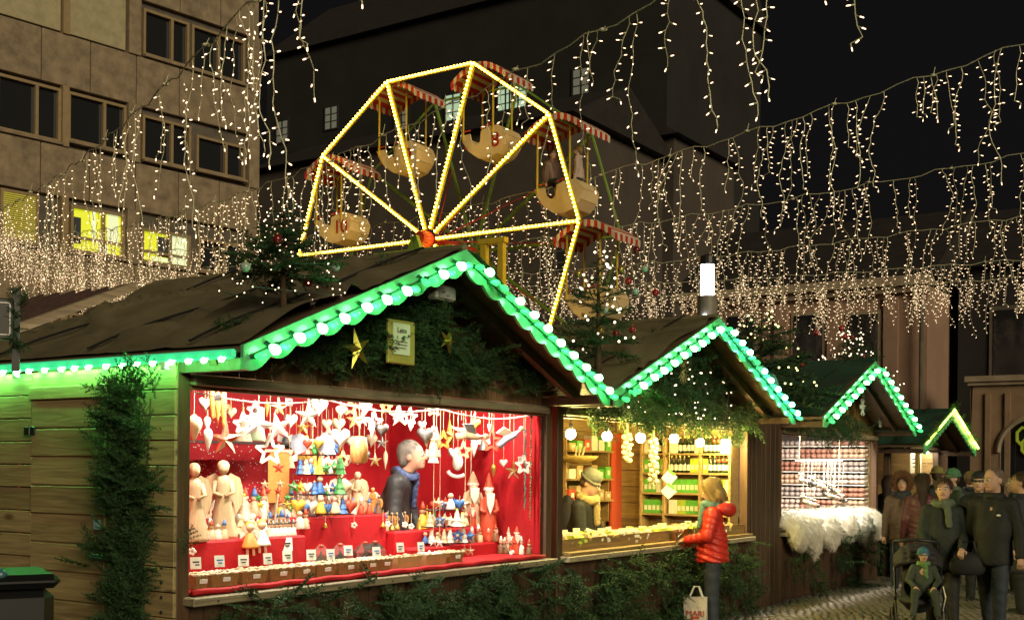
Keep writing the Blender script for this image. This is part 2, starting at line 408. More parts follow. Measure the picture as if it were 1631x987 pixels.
    for k in range(22): MB().box((-1.3, .1, 7.98 + k * .058), (.96, .02, .036), T()).build('blind_slat', M_blind, w)
    window(4.5, 6.2, 7.86, 8.9, (.58,), [M_glass]); window(-3.9, -2.1, 7.86, 9.2, (.58,), [M_glass])
    for x0 in (-4.0, -2.0, .2, 2.5, 4.5): window(x0, x0 + 1.7, 4.8, 6.1, (.58,), [M_glass])
building_left(); bpy.data.objects['office_building'].scale = (BS, BS, BS)

GA = math.atan2(-DX, DY)  # facades that run like the wheel, rightwards and nearer
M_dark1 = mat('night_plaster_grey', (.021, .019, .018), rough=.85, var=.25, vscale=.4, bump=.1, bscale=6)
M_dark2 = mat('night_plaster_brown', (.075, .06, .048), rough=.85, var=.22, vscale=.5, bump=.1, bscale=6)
M_pink = mat('plaster_rose', (.34, .22, .155), rough=.8, var=.16, vscale=.6, bump=.1, bscale=8)
M_corn = mat('sandstone_cornice', (.36, .29, .2), rough=.75, var=.2, vscale=2)
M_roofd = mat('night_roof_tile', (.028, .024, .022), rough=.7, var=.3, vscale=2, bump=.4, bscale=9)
M_wlit = mat('pale_lit_window', (.4, .5, .4), emit=(.32, .46, .30), es=.8, sample='NONE')
M_wdim = mat('dim_lit_window', (.2, .2, .16), emit=(.10, .10, .075), es=.6, sample='NONE')
M_slit = mat('slit_window_glow', (.3, .3, .28), emit=(.25, .26, .22), es=.35, sample='NONE')
def windows_on(b, lst, mw, mf, bars=2):
    for (x, z, w, h) in lst:
        f = MB()
        f.box((x, -.03, z + h / 2 + .05), (w + .2, .1, .1)).box((x, -.03, z - h / 2 - .05), (w + .2, .1, .1))
        for s in (-1, 1): f.box((x + s * (w / 2 + .05), -.03, z), (.1, .1, h))
        f.box((x, -.04, z), (.1, .07, h))
        for k in range(1, bars + 1): f.box((x, -.04, z - h / 2 + h * k / (bars + 1)), (w, .05, .06))
        wo = f.build('window', mf, b)
        for s in (-1, 1): MB().box((x + s * w / 4, .02, z), (w / 2 - .02, .12, h - .02)).build('pane', mw, wo)
def gable_block(name, label, org, w, d, h, ridge, mw, mr, along=True):
    b = thing(name, label, 'building', org, GA)
    MB().box((w / 2, d / 2, h / 2), (w, d, h)).build('wall', mw, b)
    e = .5
    if along: MB().add([(-e, -e, h), (w + e, -e, h), (w + e, d + e, h), (-e, d + e, h), (-e, d / 2, h + ridge), (w + e, d / 2, h + ridge)], [(0, 1, 5, 4), (2, 3, 4, 5), (0, 4, 3), (1, 2, 5), (0, 3, 2, 1)]).build('roof', mr, b)
    else: MB().add([(-e, -e, h), (w + e, -e, h), (w + e, d + e, h), (-e, d + e, h), (w / 2, -e, h + ridge), (w / 2, d + e, h + ridge)], [(0, 4, 5, 3), (1, 2, 5, 4), (0, 1, 4), (2, 3, 5), (0, 3, 2, 1)]).build('roof', mr, b)
    return b
def PLANE(org, ang):
    e = (math.cos(ang), math.sin(ang)); n = (-e[1], e[0])
    def f(x, y):
        r = ray(x, y); k = (org[0] * n[0] + org[1] * n[1]) / (r[0] * n[0] + r[1] * n[1])
        return (k * r[0] - org[0]) * e[0] + (k * r[1] - org[1]) * e[1], EYE + k * r[2]
    return f
# tall dark house with the pale windows, behind the wheel
o1 = at(420, 745, 86); o1.z = 0; pf = PLANE(o1, GA); wR = pf(1060, 400)[0]
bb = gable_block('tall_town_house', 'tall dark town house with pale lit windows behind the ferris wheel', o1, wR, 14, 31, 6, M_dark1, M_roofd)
windows_on(bb, [pf(x, y) + (1.15, 1.7) for x, y in ((722, 172), (806, 158), (826, 153))], M_wlit, M_roofd)
windows_on(bb, [pf(x, y) + (1.1, 1.5) for x, y in ((926, 130), (528, 188), (450, 210), (640, 190))], M_wdim, M_roofd)
# lower grey house in front of it
o2 = at(405, 745, 62); o2.z = 0; pf = PLANE(o2, GA); wR = pf(905, 400)[0]
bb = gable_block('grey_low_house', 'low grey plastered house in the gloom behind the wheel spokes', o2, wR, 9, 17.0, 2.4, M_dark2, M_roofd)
windows_on(bb, [pf(x, y) + (1.0, 1.5) for x, y in ((1045 - 160, 410), (600, 430), (760, 425))], M_glass, M_conc2)
# block with a shallow gable, then the church nave with slit windows
o3 = at(955, 745, 66); o3.z = 0; pf = PLANE(o3, GA); wR = pf(1072, 400)[0]
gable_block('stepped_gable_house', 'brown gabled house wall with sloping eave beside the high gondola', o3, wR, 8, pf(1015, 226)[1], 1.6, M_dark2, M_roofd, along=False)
o4 = at(1060, 745, 78); o4.z = 0; fa = math.atan2(DY, DX)
ch = thing('church_nave', 'dark church wall with tall slit windows under the night sky', 'church', o4, fa)
pf4 = PLANE(o4, fa); wch = pf4(1172, 400)[0]
MB().box((wch / 2, 5, 16), (wch, 10, 32)).build('wall', M_dark1, ch)
MB().add([(-.4, -.4, 32), (wch + .4, -.4, 32), (wch + .4, 10.4, 32), (-.4, 10.4, 32), (-.4, 5, 39), (wch + .4, 5, 39)], [(0, 1, 5, 4), (2, 3, 4, 5), (0, 4, 3), (1, 2, 5), (0, 3, 2, 1)]).build('roof', M_roofd, ch)
for x, y0, y1 in ((1097, 120, 180), (1112, 125, 192), (1138, 145, 202), (1152, 152, 208)):
    s, za = pf4(x, y0); _, zb = pf4(x, y1); wdo = MB().box((s, -.02, (za + zb) / 2), (.34, .12, za - zb), bev=.05).build('slit_window', M_slit, ch)
    MB().box((s, -.06, (za + zb) / 2), (.3, .1, .12)).build('crossbar', M_roofd, wdo)
# rose plastered hall with the long cornice (right)
o5 = at(1085, 745, 46); o5.z = 0; pf5 = PLANE(o5, GA); wR = pf5(1478, 400)[0]; hz = pf5(1280, 455)[1]
hall = thing('rose_hall', 'long rose plastered hall with pale stone cornice behind the last stalls', 'hall', o5, GA)
MB().box((wR / 2, 5, hz / 2 - .15), (wR, 10, hz - .3)).build('wall', M_pink, hall)
cb = MB(); cb.box((wR / 2, -.1, hz - .15), (wR + .3, .8, .3)).box((wR / 2, -.02, hz - .42), (wR + .1, .5, .22)); cb.build('cornice', M_corn, hall)
MB().add([(-.3, -.5, hz + .01), (wR + .3, -.5, hz + .01), (wR + .3, 10, hz + .01), (-.3, 10, hz + .01), (-.3, 5, hz + 3.2), (wR + .3, 5, hz + 3.2)], [(0, 1, 5, 4), (2, 3, 4, 5), (0, 4, 3), (1, 2, 5), (0, 3, 2, 1)]).build('roof', M_roofd, hall)
for x in (1130, 1245, 1330, 1420): 
    s, _ = pf5(x, 500); MB().box((s, -.04, hz / 2 - .3), (.5, .16, hz - .7)).build('pilaster', M_pink, hall)
for x in (1180, 1288, 1375):
    s, z = pf5(x, 545); wo = MB().box((s, .02, z), (1.3, .12, 2.2)).build('window', M_corn, hall); MB().box((s, -.03, z), (1.05, .1, 1.95)).build('pane', M_glass, wo)
MB().tube([(wR - .12, -.3, 0), (wR - .12, -.3, hz - .35)], .07, 8).build('downpipe', M_conc2, hall)
o6 = at(1478, 745, 44.5); o6.z = 0; pf6 = PLANE(o6, GA); wR6 = pf6(1522, 400)[0]; h6 = pf6(1500, 428)[1]
pav = thing('hall_end_pavilion', 'narrow plastered end bay right of the long cornice', 'building', o6, GA)
MB().box((wR6 / 2, 3, h6 / 2), (wR6, 6, h6)).build('wall', M_pink, pav); MB().box((wR6 / 2, 3, h6 + .15), (wR6 + .4, 6.6, .3)).build('cornice', M_corn, pav)
MB().add([(-.2, -.3, h6 + .3), (wR6 + .2, -.3, h6 + .3), (wR6 + .2, 6.3, h6 + .3), (-.2, 6.3, h6 + .3), (wR6 / 2, 3, h6 + 1.5)], [(0, 1, 4), (1, 2, 4), (2, 3, 4), (3, 0, 4), (0, 3, 2, 1)]).build('roof', M_roofd, pav)
o7 = at(1524, 745, 43); o7.z = 0; pf7 = PLANE(o7, GA); wR7 = pf7(1700, 400)[0]; h7 = pf7(1570, 425)[1]
dk = thing('shadowed_town_house', 'dark shadowed house behind the stone gateway', 'building', o7, GA)
MB().box((wR7 / 2, 5, h7 / 2), (wR7, 10, h7)).build('wall', M_dark1, dk)
MB().add([(-.4, -.4, h7), (wR7 + .4, -.4, h7), (wR7 + .4, 10.4, h7), (-.4, 10.4, h7), (-.4, 5, h7 + 3), (wR7 + .4, 5, h7 + 3)], [(0, 1, 5, 4), (2, 3, 4, 5), (0, 4, 3), (1, 2, 5), (0, 3, 2, 1)]).build('roof', M_roofd, dk)
s, z = pf7(1612, 545); wo = MB().box((s, -.01, z), (1.5, .12, 2.6)).build('window', M_conc2, dk); MB().box((s, -.05, z), (1.2, .1, 2.3)).build('pane', M_glass, wo)
# stone gateway with arched window at the right edge
o8 = at(1545, 745, 39); o8.z = 0; pf8 = PLANE(o8, GA); wR8 = pf8(1720, 400)[0]; h8 = pf8(1590, 607)[1]
gt = thing('stone_gateway', 'rose stone gateway with arched leaded window glowing green', 'gateway', o8, GA)
M_rose = mat('rose_sandstone', (.30, .20, .12), rough=.8, var=.2, vscale=1.2, bump=.2, bscale=10)
ax0, az = pf8(1650, 720); ar = ax0 - pf8(1590, 720)[0]; zc = az - .0
def arch_wall():
    n = 20; b = MB(); th = .8
    arc = [(ax0 + ar * math.cos(math.pi - math.pi * i / n), zc + ar * math.sin(math.pi - math.pi * i / n)) for i in range(n + 1)]
    path = [(ax0 - ar, 0)] + arc + [(ax0 + ar, 0)]; xs = [0 + (wR8) * i / (len(path) - 1) for i in range(len(path))]
    out = []
    for i, (x, z) in enumerate(path):
        f = i / (len(path) - 1)
        if f < .12: out.append((0, z if i == 0 else zc))
        elif f > .88: out.append((wR8, 0 if i == len(path) - 1 else zc))
        else: out.append((wR8 * (f - .12) / .76, h8))
    for y in (0, th):
        vs = [(x, y, z) for x, z in path] + [(x, y, z) for x, z in out]; m = len(path)
        b.add(vs, [(i, i + 1, m + i + 1, m + i) for i in range(m - 1)])
    vs = [(x, 0, z) for x, z in path] + [(x, th, z) for x, z in path]; m = len(path)
    b.add(vs, [(i, i + 1, m + i + 1, m + i) for i in range(m - 1)])
    b.add([(0, 0, 0), (0, th, 0), (0, th, h8), (0, 0, h8), (wR8, 0, h8), (wR8, th, h8)], [(0, 1, 2, 3), (3, 2, 5, 4)])
    return b
arch_wall().build('wall', M_rose, gt)
MB().box((wR8 / 2, .35, h8 + .09), (wR8 + .3, 1.1, .18)).box((wR8 / 2, .37, h8 - .06), (wR8 + .14, .98, .12)).build('cornice', M_corn, gt)
for xx in (.55, 1.15): MB().box((xx, -.03, h8 * .47), (.16, .1, h8 * .9)).build('pilaster_strip', M_rose, gt)
MB().tube([(ax0 + ar * math.cos(math.pi - math.pi * i / 24), -.04, zc + ar * math.sin(math.pi - math.pi * i / 24)) for i in range(25)], .09, 6).build('arch_moulding', M_corn, gt)
M_lead = mat('leaded_green_glass', (.2, .25, .03), emit=(.30, .36, .02), es=.32, sample='NONE', rough=.3)
MB().box((ax0, .42, 1.2 + zc / 2), (ar * 2, .05, zc + ar + .6)).build('glass', M_glass, gt)
for k in range(9):
    a = RD.uniform(.2, 2.9); rr = RD.uniform(.3, .85) * ar; cxx, czz = ax0 + rr * math.cos(a), zc + rr * math.sin(a) - .2
    MB().tube([(cxx + .22 * math.cos(q), .34, czz + .3 * math.sin(q)) for q in [i * .9 for i in range(6)]], .05, 5).build('leaded_scroll', M_lead, gt)
# ================================================================== STALLS
M_post = wood('stained_post_timber', (.13, .070, .038), axis='Z', knots=False)
M_dpl = wood('dark_stained_plank', (.10, .056, .032), axis='Z', knots=False)
M_gpl = wood('gable_plank', (.26, .155, .075), axis='Z', knots=False)
M_gpx = wood('gable_plank_ochre', (.42, .25, .08), axis='Z', knots=False)
M_pine = wood('pine_plank', (.46, .33, .155), dark=.6, axis='Y')
M_pineX = wood('pine_plank_long', (.46, .31, .13), dark=.6, axis='X')
M_rail = wood('pale_rail_timber', (.42, .34, .22), dark=.55, axis='X', knots=False)
M_tarp = mat('olive_tarpaulin', (.17, .145, .08), rough=.5, var=.3, vscale=2.2, bump=.2, bscale=25)
M_tarpg = mat('green_tarpaulin', (.02, .06, .035), rough=.5, var=.3, vscale=2.2, bump=.2, bscale=25)
M_deck = wood('roof_board', (.16, .1, .055), axis='Y', knots=False)
M_fas = mat('fascia_paint', (.16, .55, .27), rough=.28, var=.06, coat=.3)
M_steel = mat('zinc_steel', (.35, .35, .34), rough=.35, metal=.9)
M_black = mat('black_iron', (.015, .015, .016), rough=.45)
M_bulbA = mat('green_bulb_bright', (.5, 1, .6), emit=(.22, 1.0, .34), es=22.0)
M_bulbB = mat('green_bulb_dim', (.1, .8, .35), emit=(.04, .95, .15), es=1.7, rough=.15)
M_bulbC = mat('blue_green_bulb', (.5, 1, .9), emit=(.20, 1.0, .72), es=22.0)
M_sock = mat('green_bulb_socket', (.02, .12, .06), rough=.4)
M_tube = mat('green_light_hose', (.1, .6, .3), emit=(.02, .42, .17), es=1.1, rough=.2)
M_tubeb = mat('hose_lamp', (.6, 1, .6), emit=(.16, 1.0, .20), es=170)
def planks_x(b, name, x0, x1, z0, z1, y, wd, m, th=.022, vertical=True, cut=None):
    """boards side by side on a wall that runs along x"""
    if vertical:
        n = max(1, round((x1 - x0) / wd)); ww = (x1 - x0) / n
        for i in range(n):
            a, c = x0 + i * ww, x0 + (i + 1) * ww; g = .003
            zt0, zt1 = (cut(a), cut(c)) if cut else (z1, z1)
            pr = [(a + g, z0), (c - g, z0), (c - g, zt1), (a + g, zt0)]
            MB().prism(pr, th).build(name, m, b, loc=(0, y + RD.uniform(-.002, .002), 0))
    else:
        n = max(1, round((z1 - z0) / wd)); ww = (z1 - z0) / n
        for i in range(n):
            MB().box(((x0 + x1) / 2, 0, z0 + (i + .5) * ww), (x1 - x0, th, ww - .005), bev=.003).build(name, m, b, loc=(0, y + RD.uniform(-.002, .002), 0))
def planks_y(b, name, y0, y1, z0, z1, x, wd, m, th=.022):
    n = max(1, round((z1 - z0) / wd)); ww = (z1 - z0) / n
    for i in range(n):
        MB().box((0, (y0 + y1) / 2, z0 + (i + .5) * ww), (th, y1 - y0, ww - .006), bev=.004).build(name, m, b, loc=(x + RD.uniform(-.002, .002), 0, 0))
def tarp_slope(b, xe, xr, ze, zr, y0, y1, m, seed, amp=3.6):
    """a sheet of tarpaulin laid over one slope, with slack folds"""
    nu, nv = 46, 40; V = np.zeros((nu * nv, 3)); r = random.Random(seed)
    u = np.linspace(0, 1, nu)[:, None]; v = np.linspace(0, 1, nv)[None, :]
    x = xe + (xr - xe) * u + 0 * v; y = y0 + (y1 - y0) * v + 0 * u; z = ze + (zr - ze) * u + 0 * v
    h = .012 * np.sin(3 * u + 7 * v + r.random() * 6) + .008 * np.sin(11 * u - 4 * v + r.random() * 6)
    for k in range(9):
        a0, sl, ph, wd, am = r.random(), r.uniform(-.9, .9), r.random(), r.uniform(.010, .035), r.uniform(.006, .022)
        d = (v - a0) - sl * (u - .5) + .03 * np.sin(9 * u + ph * 6); h += am * np.exp(-(d / wd) ** 2) * (.3 + .7 * np.abs(np.sin(3.1 * u + ph * 6)))
    h = np.abs(h) * amp * np.clip(np.minimum(u, 1 - u) * 12, .15, 1)
    z = z + h + .012; V = np.stack([x, y, z], -1).reshape(-1, 3)
    i, j = np.meshgrid(np.arange(nu - 1), np.arange(nv - 1), indexing='ij'); a = (i * nv + j).ravel()
    Fq = np.stack([a, a + nv, a + nv + 1, a + 1], 1)
    if xr < xe: Fq = Fq[:, ::-1]
    return mesh_np('tarpaulin', V, Fq, m, b, smooth=True)
def fascia_poly(xa, za, xb, zb, hgt=.178, n=10, tip=0.0):
    """scalloped board under one roof edge"""
    top = [(xa, za), (xb, zb)]; low = []
    for i in range(n * 6 + 1):
        f = i / (n * 6); s = abs(math.sin(math.pi * n * f))
        x = xb + (xa - xb) * f; z = zb + (zb and 0) + (za - zb) * f
        low.append((x, z - hgt + .045 * (1 - s) ** 1.0 * .9 - (tip if i == n * 6 else 0)))
    return top + low
STALL = {}
def stall(key, label, t0, t1, gl, gr, ze=2.43, za=3.31, depth=1.85, ov=.58, back=2.5, tarp=None, gm=None, bulbs='A', low=.95, top=2.24, panel_l=0.0, floor_m=None):
    b = thing('market_stall', label, 'market stall', W(t0, 0, 0), PHI, 'wooden stalls in a row')
    w = t1 - t0; xl, xr, xc = gl - t0, gr - t0, (gl + gr) / 2 - t0
    roofz = lambda x: za - abs(x - xc) / ((xr - xl) / 2) * (za - ze)
    for x0 in (-.1, w): 
        MB().box((x0 + .05, .05, (roofz(x0 + .05) - .05) / 2), (.1, .1, roofz(x0 + .05) - .05), bev=.006).build('post', M_post, b)
        MB().box((x0 + .05, depth - .05, (roofz(x0 + .05) - .05) / 2), (.1, .1, roofz(x0 + .05) - .05)).build('post', M_post, b)
    for s in (0, w): 
        pass
    planks_x(b, 'gable_plank', max(xl + .12, -.1), min(xr - .12, w + .1), top + .07, 0, .02, .145, gm or M_gpl, cut=lambda x: roofz(x) - .03)
    planks_x(b, 'front_plank', 0, w, .06, low - .05, .03, .14, M_dpl)
    planks_x(b, 'back_plank', -.1, w + .1, .05, 2.35, depth + .015, .2, M_dpl)
    MB().box((w / 2, -.012, top + .03), (w, .05, .065), bev=.006).build('lintel_rail', M_rail, b)
    MB().box((w / 2, .045, top + .018), (w, .06, .085)).build('lintel', M_gpl, b)
    sill = MB().box((w / 2, -.035, low - .028), (w + .1, .13, .052), bev=.006).build('counter_sill', M_rail, b)
    sc = MB()
    for i in range(int(w / .28)): sc.lathe([(.009, 0), (.009, .004)], 6, T(.14 + i * .28, -.1005, low - .03, rx=math.pi / 2))
    tag(sc.build('screw_head', M_steel, sill), kind='stuff')
    MB().box((w / 2, depth / 2, low - .07), (w, depth - .1, .03)).build('counter_board', M_dpl, b)
    # roof: boards under a tarpaulin, ridge cap
    for side, xe in ((0, xl), (1, xr)):
        th = .03; n = 1
        dk = MB(); ex = (-.0 if side == 0 else .0)
        dk.add([(xe, -ov, ze), (xc, -ov, za), (xc, back, za), (xe, back, ze), (xe, -ov, ze - th), (xc, -ov, za - th), (xc, back, za - th), (xe, back, ze - th)],
               [(0, 1, 2, 3), (4, 7, 6, 5), (0, 4, 5, 1), (2, 6, 7, 3), (0, 3, 7, 4), (1, 5, 6, 2)])
        rf = dk.build('roof', M_deck, b)
        tarp_slope(rf, xe, xc, ze + .004, za + .004, -ov, back, tarp or M_tarp, hash((key, side)) % 1000 if False else (ord(key[0]) * 7 + side * 13 + len(key)))
        for yy in (-.15, .75, 1.7):
            f0, f1 = (.02, .98); MB().tube([(xe + (xc - xe) * f, yy + .06 * math.sin(f * 5 + yy), ze + (za - ze) * f + .055 + .012 * math.sin(f * 9)) for f in [k / 12 for k in range(13)]], .009, 5).build('tie_strap', M_black, rf)
        fb = MB().prism(fascia_poly(xe, ze + .01, xc, za + .01, tip=.0), .024).build('fascia', M_fas, b, loc=(0, -ov - .02, 0))
    MB().tube([(xc, -ov - .02, za + .02), (xc, back, za + .02)], .03, 8).build('ridge_cap', M_tarp if not tarp else tarp, b)
    # rafters' ends under the overhang
    for y in (-.3,):
        for xe in (xl, xr): MB().box(((xe + xc) / 2, y, (ze + za) / 2 - .075), (math.hypot(xc - xe, za - ze) - .1, .06, .08), T() if False else Matrix.Translation(((xe + xc) / 2, y, (ze + za) / 2 - .075)) @ Euler((0, math.atan2(-(za - ze), (xc - xe)) if xe < xc else math.atan2((za - ze), (xr - xc)), 0)).to_matrix().to_4x4() @ Matrix.Translation((-(xe + xc) / 2, -y, -((ze + za) / 2 - .075)))).build('rafter', M_post, b)
    # beam that ties the eaves
    for x in (xl + .1, xr - .1): MB().box((x, -ov / 2 + .7, ze - .09), (.07, ov + 1.4, .07)).build('eave_beam', M_post, b)
    STALL[key] = dict(o=b, w=w, xl=xl, xr=xr, xc=xc, ze=ze, za=za, ov=ov, roofz=roofz, t0=t0, depth=depth)
    return b
B_MESH = {}
def bulb_meshes():
    for nm, m, r in (('A', M_bulbA, .031), ('B', M_bulbB, .024), ('C', M_bulbC, .031)):
        b = MB().lathe([(.008, .0), (.012, -.012), (r * .75, -.03), (r, -.05), (r * .92, -.066), (r * .6, -.08), (.004, -.086)], 10)
        me = b.mesh('bulb'); me.polygons.foreach_set('use_smooth', [True] * len(me.polygons)); me.materials.append(m); B_MESH[nm] = me
    b = MB().lathe([(.0, .035), (.014, .034), (.016, .0), (.013, -.008)], 8); me = b.mesh('socket'); me.materials.append(M_sock); B_MESH['S'] = me
bulb_meshes()
def bulb_string(key, label, n=21, kinds=('A', 'A')):
    S = STALL[key]; b = S['o']
    st = thing('bulb_string', label, 'light string', b.location, PHI, 'green bulb strings on the gables')
    y = -S['ov'] - .04
    for side, xe in ((0, S['xl']), (1, S['xr'])):
        pts = []
        for i in range(n + 1):
            f = (i + .6) / (n + .3)
            x = xe + (S['xc'] - xe) * f; z = S['ze'] + (S['za'] - S['ze']) * f - .098
            if f > 1: break
            big = i % 2 == 1
            yy = y - (.035 if big else .02)
            pts.append((x, y - .004, z + .03))
            kd = kinds[side] if big and RD.random() > .04 else 'B'
            bo = link('bulb', B_MESH[kd], None, st, (x, yy, z + (.05 if big else .02))); bo.rotation_euler = (rad(-62 if big else -78) + RD.uniform(-.2, .2), RD.uniform(-.2, .2), 0)
            so = link('socket', B_MESH['S'], None, bo, (0, 0, 0))
        MB().tube(pts, .005, 5).build('cable', M_sock, st)
    return st
def hut(key, label, *a, **k): return stall(key, label, *a, **k)
s1 = stall('one', 'large wooden stall with red cloth interior full of ornaments, nearest in the row', 0, 4.09, -.155, 4.15)
s2 = stall('two', 'wooden stall selling soaps and bottles under six glowing bulbs', 4.386, 8.70, 4.245, 8.68)
s3 = stall('three', 'wooden stall with shelves of slippers and sheepskins on the counter', 9.85, 13.93, 9.70, 13.97, gm=M_gpx, tarp=M_tarpg, za=3.29)
s4 = stall('four', 'small last stall with a yellow-green lit gable near the gateway', 14.75, 17.75, 14.45, 18.0, ze=2.17, za=2.79, low=1.0, top=2.13, tarp=M_tarpg)
bulb_string('one', 'string of green bulbs on the scalloped gable of the red stall')
bulb_string('two', 'string of green bulbs on the gable of the soap stall, bluish on one side', kinds=('A', 'C'))
bulb_string('three', 'string of green bulbs on the gable of the slipper stall', n=17)
# dark boarded panel between soap and slipper stalls
pn = thing('boarded_partition', 'dark brown boarded partition between the soap stall and slipper stall', 'partition', W(8.83, -.01, 0), PHI)
for k in range(6): MB().box((.0, 0, 1.17), (.148, .03, 2.34), bev=.004).build('plank', M_dpl, pn, loc=(.075 + k * .152, RD.uniform(-.003, .003), 0))
# --- stall one: side wall with door, seen on the left
def side_wall():
    b = s1; x = -.112; d = 1.8
    z = .08
    zd0, zd1 = .12, 2.17; y0, y1 = .63, 1.405
    for (a, c, lo, hi) in ((.0, y0 - .008, .06, 2.36), (y1 + .008, d, .06, 2.36)):
        n = round((hi - lo) / .152)
        for i in range(n): MB().box((0, (a + c) / 2, lo + (hi - lo) * (i + .5) / n), (.024, c - a, (hi - lo) / n - .006), bev=.004).build('side_plank', M_pine, b, loc=(x + RD.uniform(-.002, .002), 0, 0))
    MB().box((0, (y0 + y1) / 2, 2.305), (.024, y1 - y0 + .01, .10), bev=.004).build('side_plank', M_pine, b, loc=(x, 0, 0))
    dr = MB().box((x - .005, (y0 + y1) / 2, 1.14), (.012, y1 - y0 - .01, 2.06)).build('door', M_pine, b)
    n = 11
    for i in range(n): MB().box((0, (y0 + y1) / 2, zd0 + (zd1 - zd0) * (i + .5) / n), (.024, y1 - y0 - .012, (zd1 - zd0) / n - .008), bev=.005).build('door_plank', M_pine, dr, loc=(x - .012 + RD.uniform(-.002, .002), 0, 0))
    MB().box((x - .022, (y0 + y1) / 2, 2.215), (.03, y1 - y0 + .02, .085), bev=.006).build('door_header', M_pine, b)
    for zz in (1.97, .5):
        hg = MB()
        for s in (-1, 1): hg.box((x - .03, y1 + s * .033, zz), (.012, .05, .055), bev=.004)
        hg.tube([(x - .034, y1, zz - .03), (x - .034, y1, zz + .03)], .008, 6); hg.build('hinge', M_black, dr)
    MB().box((x - .03, y0 + .06, 1.16), (.012, .14, .045), bev=.004).tube([(x - .045, y0 + .12, 1.16), (x - .045, y0 - .05, 1.16)], .009, 6).build('bolt_latch', M_steel, dr)
    MB().box((x - .027, y0 + .07, 1.37), (.004, .07, .06)).build('paper_sticker', mat('pale_blue_paper', (.45, .7, .8), rough=.6), dr)
    ss = MB()
    for k in range(4): ss.lathe([(.012, 0), (.012, .006)], 6, T(x - .013, .10, 1.13 - k * .09, ry=-math.pi / 2))
    tag(ss.build('screw_head', M_steel, b), kind='stuff')
    # light hose along the eave
    h = thing('green_light_hose', 'green glowing light hose running along the eave above the side wall', 'light hose', W(-.17, .58, 2.39), PHI)
    MB().box((0, 1.52, 0), (.035, 3.0, .055), bev=.012).build('hose', M_tube, h)
    for k in range(20):
        MB().ball((-.012, .1 + k * .152 + RD.uniform(-.02, .02), -.030), (.014, .022, .016), 8, 6).build('lamp', M_tubeb, h)
    for y in (.62, 2.1): MB().box((-.0, y, -.045), (.03, .05, .05), bev=.004).build('clip', mat('white_plastic', (.7, .72, .68), rough=.4), h)
side_wall()
# --- work light under the ridge of stall one, gold stars and framed sign on the gable
M_white = mat('white_paint', (.8, .78, .72), rough=.4)
fl = thing('floodlight', 'small white floodlight box hanging under the ridge of the red stall', 'floodlight', GW(703, 467, .3), PHI)
MB().box((0, 0, 0), (.24, .1, .11), bev=.015).build('housing', M_white, fl); MB().box((0, -.052, -.005), (.2, .012, .08)).build('glass', mat('floodlight_glass', (.5, .52, .5), rough=.15), fl)
MB().tube([(-.12, 0, 0), (-.13, .02, .12), (-.05, .05, .2), (.05, .05, .2), (.12, .02, .1), (.12, 0, 0)], .008, 6).build('bracket', M_white, fl)
def star_mesh(R1, R2, th, n=5, tilt=0, spire=1.0):
    """five-pointed star with ridged faces; spire stretches the top and bottom points"""
    b = MB(); ring = []
    for k in range(2 * n):
        q = math.pi / 2 + math.pi * k / n; r = R1 if k % 2 == 0 else R2
        s = spire if k == 0 else 1.0
        ring.append((r * math.cos(q), 0, r * math.sin(q) * s))
    vs = ring + [(0, -th, 0), (0, th, 0)]; m = 2 * n
    return b.add(vs, [(i, (i + 1) % m, m) for i in range(m)] + [((i + 1) % m, i, m + 1) for i in range(m)])
M_gold = mat('gold_foil', (.55, .42, .08), rough=.3, metal=.75)
for (x, y, sz, lab) in ((569, 556, .15, 'large gold foil star tilted on the fir branches of the gable'), (713, 542, .105, 'small gold foil star beside the framed sign on the gable')):
    o = star_mesh(sz, sz * .33, .04).build('foil_star', M_gold, None, GW(x, y, .30), PHI); o.rotation_euler = (0, rad(-14 if sz > .12 else 20), PHI); tag(o, lab, 'star')
sg = thing('framed_sign', 'framed paper sign in a yellow-brown board on the fir covered gable', 'sign', GW(638, 545, .30), PHI)
MB().box((0, 0, 0), (.30, .03, .31), bev=.008).build('board', mat('ochre_sign_board', (.45, .36, .08), rough=.5, var=.2, vscale=5), sg)
pp = MB().box((-.015, -.02, .02), (.19, .006, .22)).build('paper', mat('sign_paper', (.75, .74, .58), rough=.7), sg)
M_ink = mat('dark_ink', (.03, .03, .03), rough=.6)
def text_obj(name, s, size, m, parent, loc, rx=math.pi / 2, rz=0.0, ext=.001, align='CENTER'):
    c = bpy.data.curves.new(name, 'FONT'); c.body = s; c.size = size; c.extrude = ext; c.align_x = align; c.align_y = 'CENTER'
    o = bpy.data.objects.new(name, c); me = bpy.data.meshes.new_from_object(o); bpy.data.objects.remove(o); bpy.data.curves.remove(c)
    o = link(name, me, m, parent, loc); o.rotation_euler = (rx, 0, rz); return o
text_obj('lettering', 'Leiss', .055, M_ink, sg, (-.015, -.026, .08))
for k in range(3): MB().box((-.015 + (.0, .01, .005)[k], -.0245, .0 - k * .022), (.12 - .02 * k, .001, .006)).build('text_line', M_ink, pp)
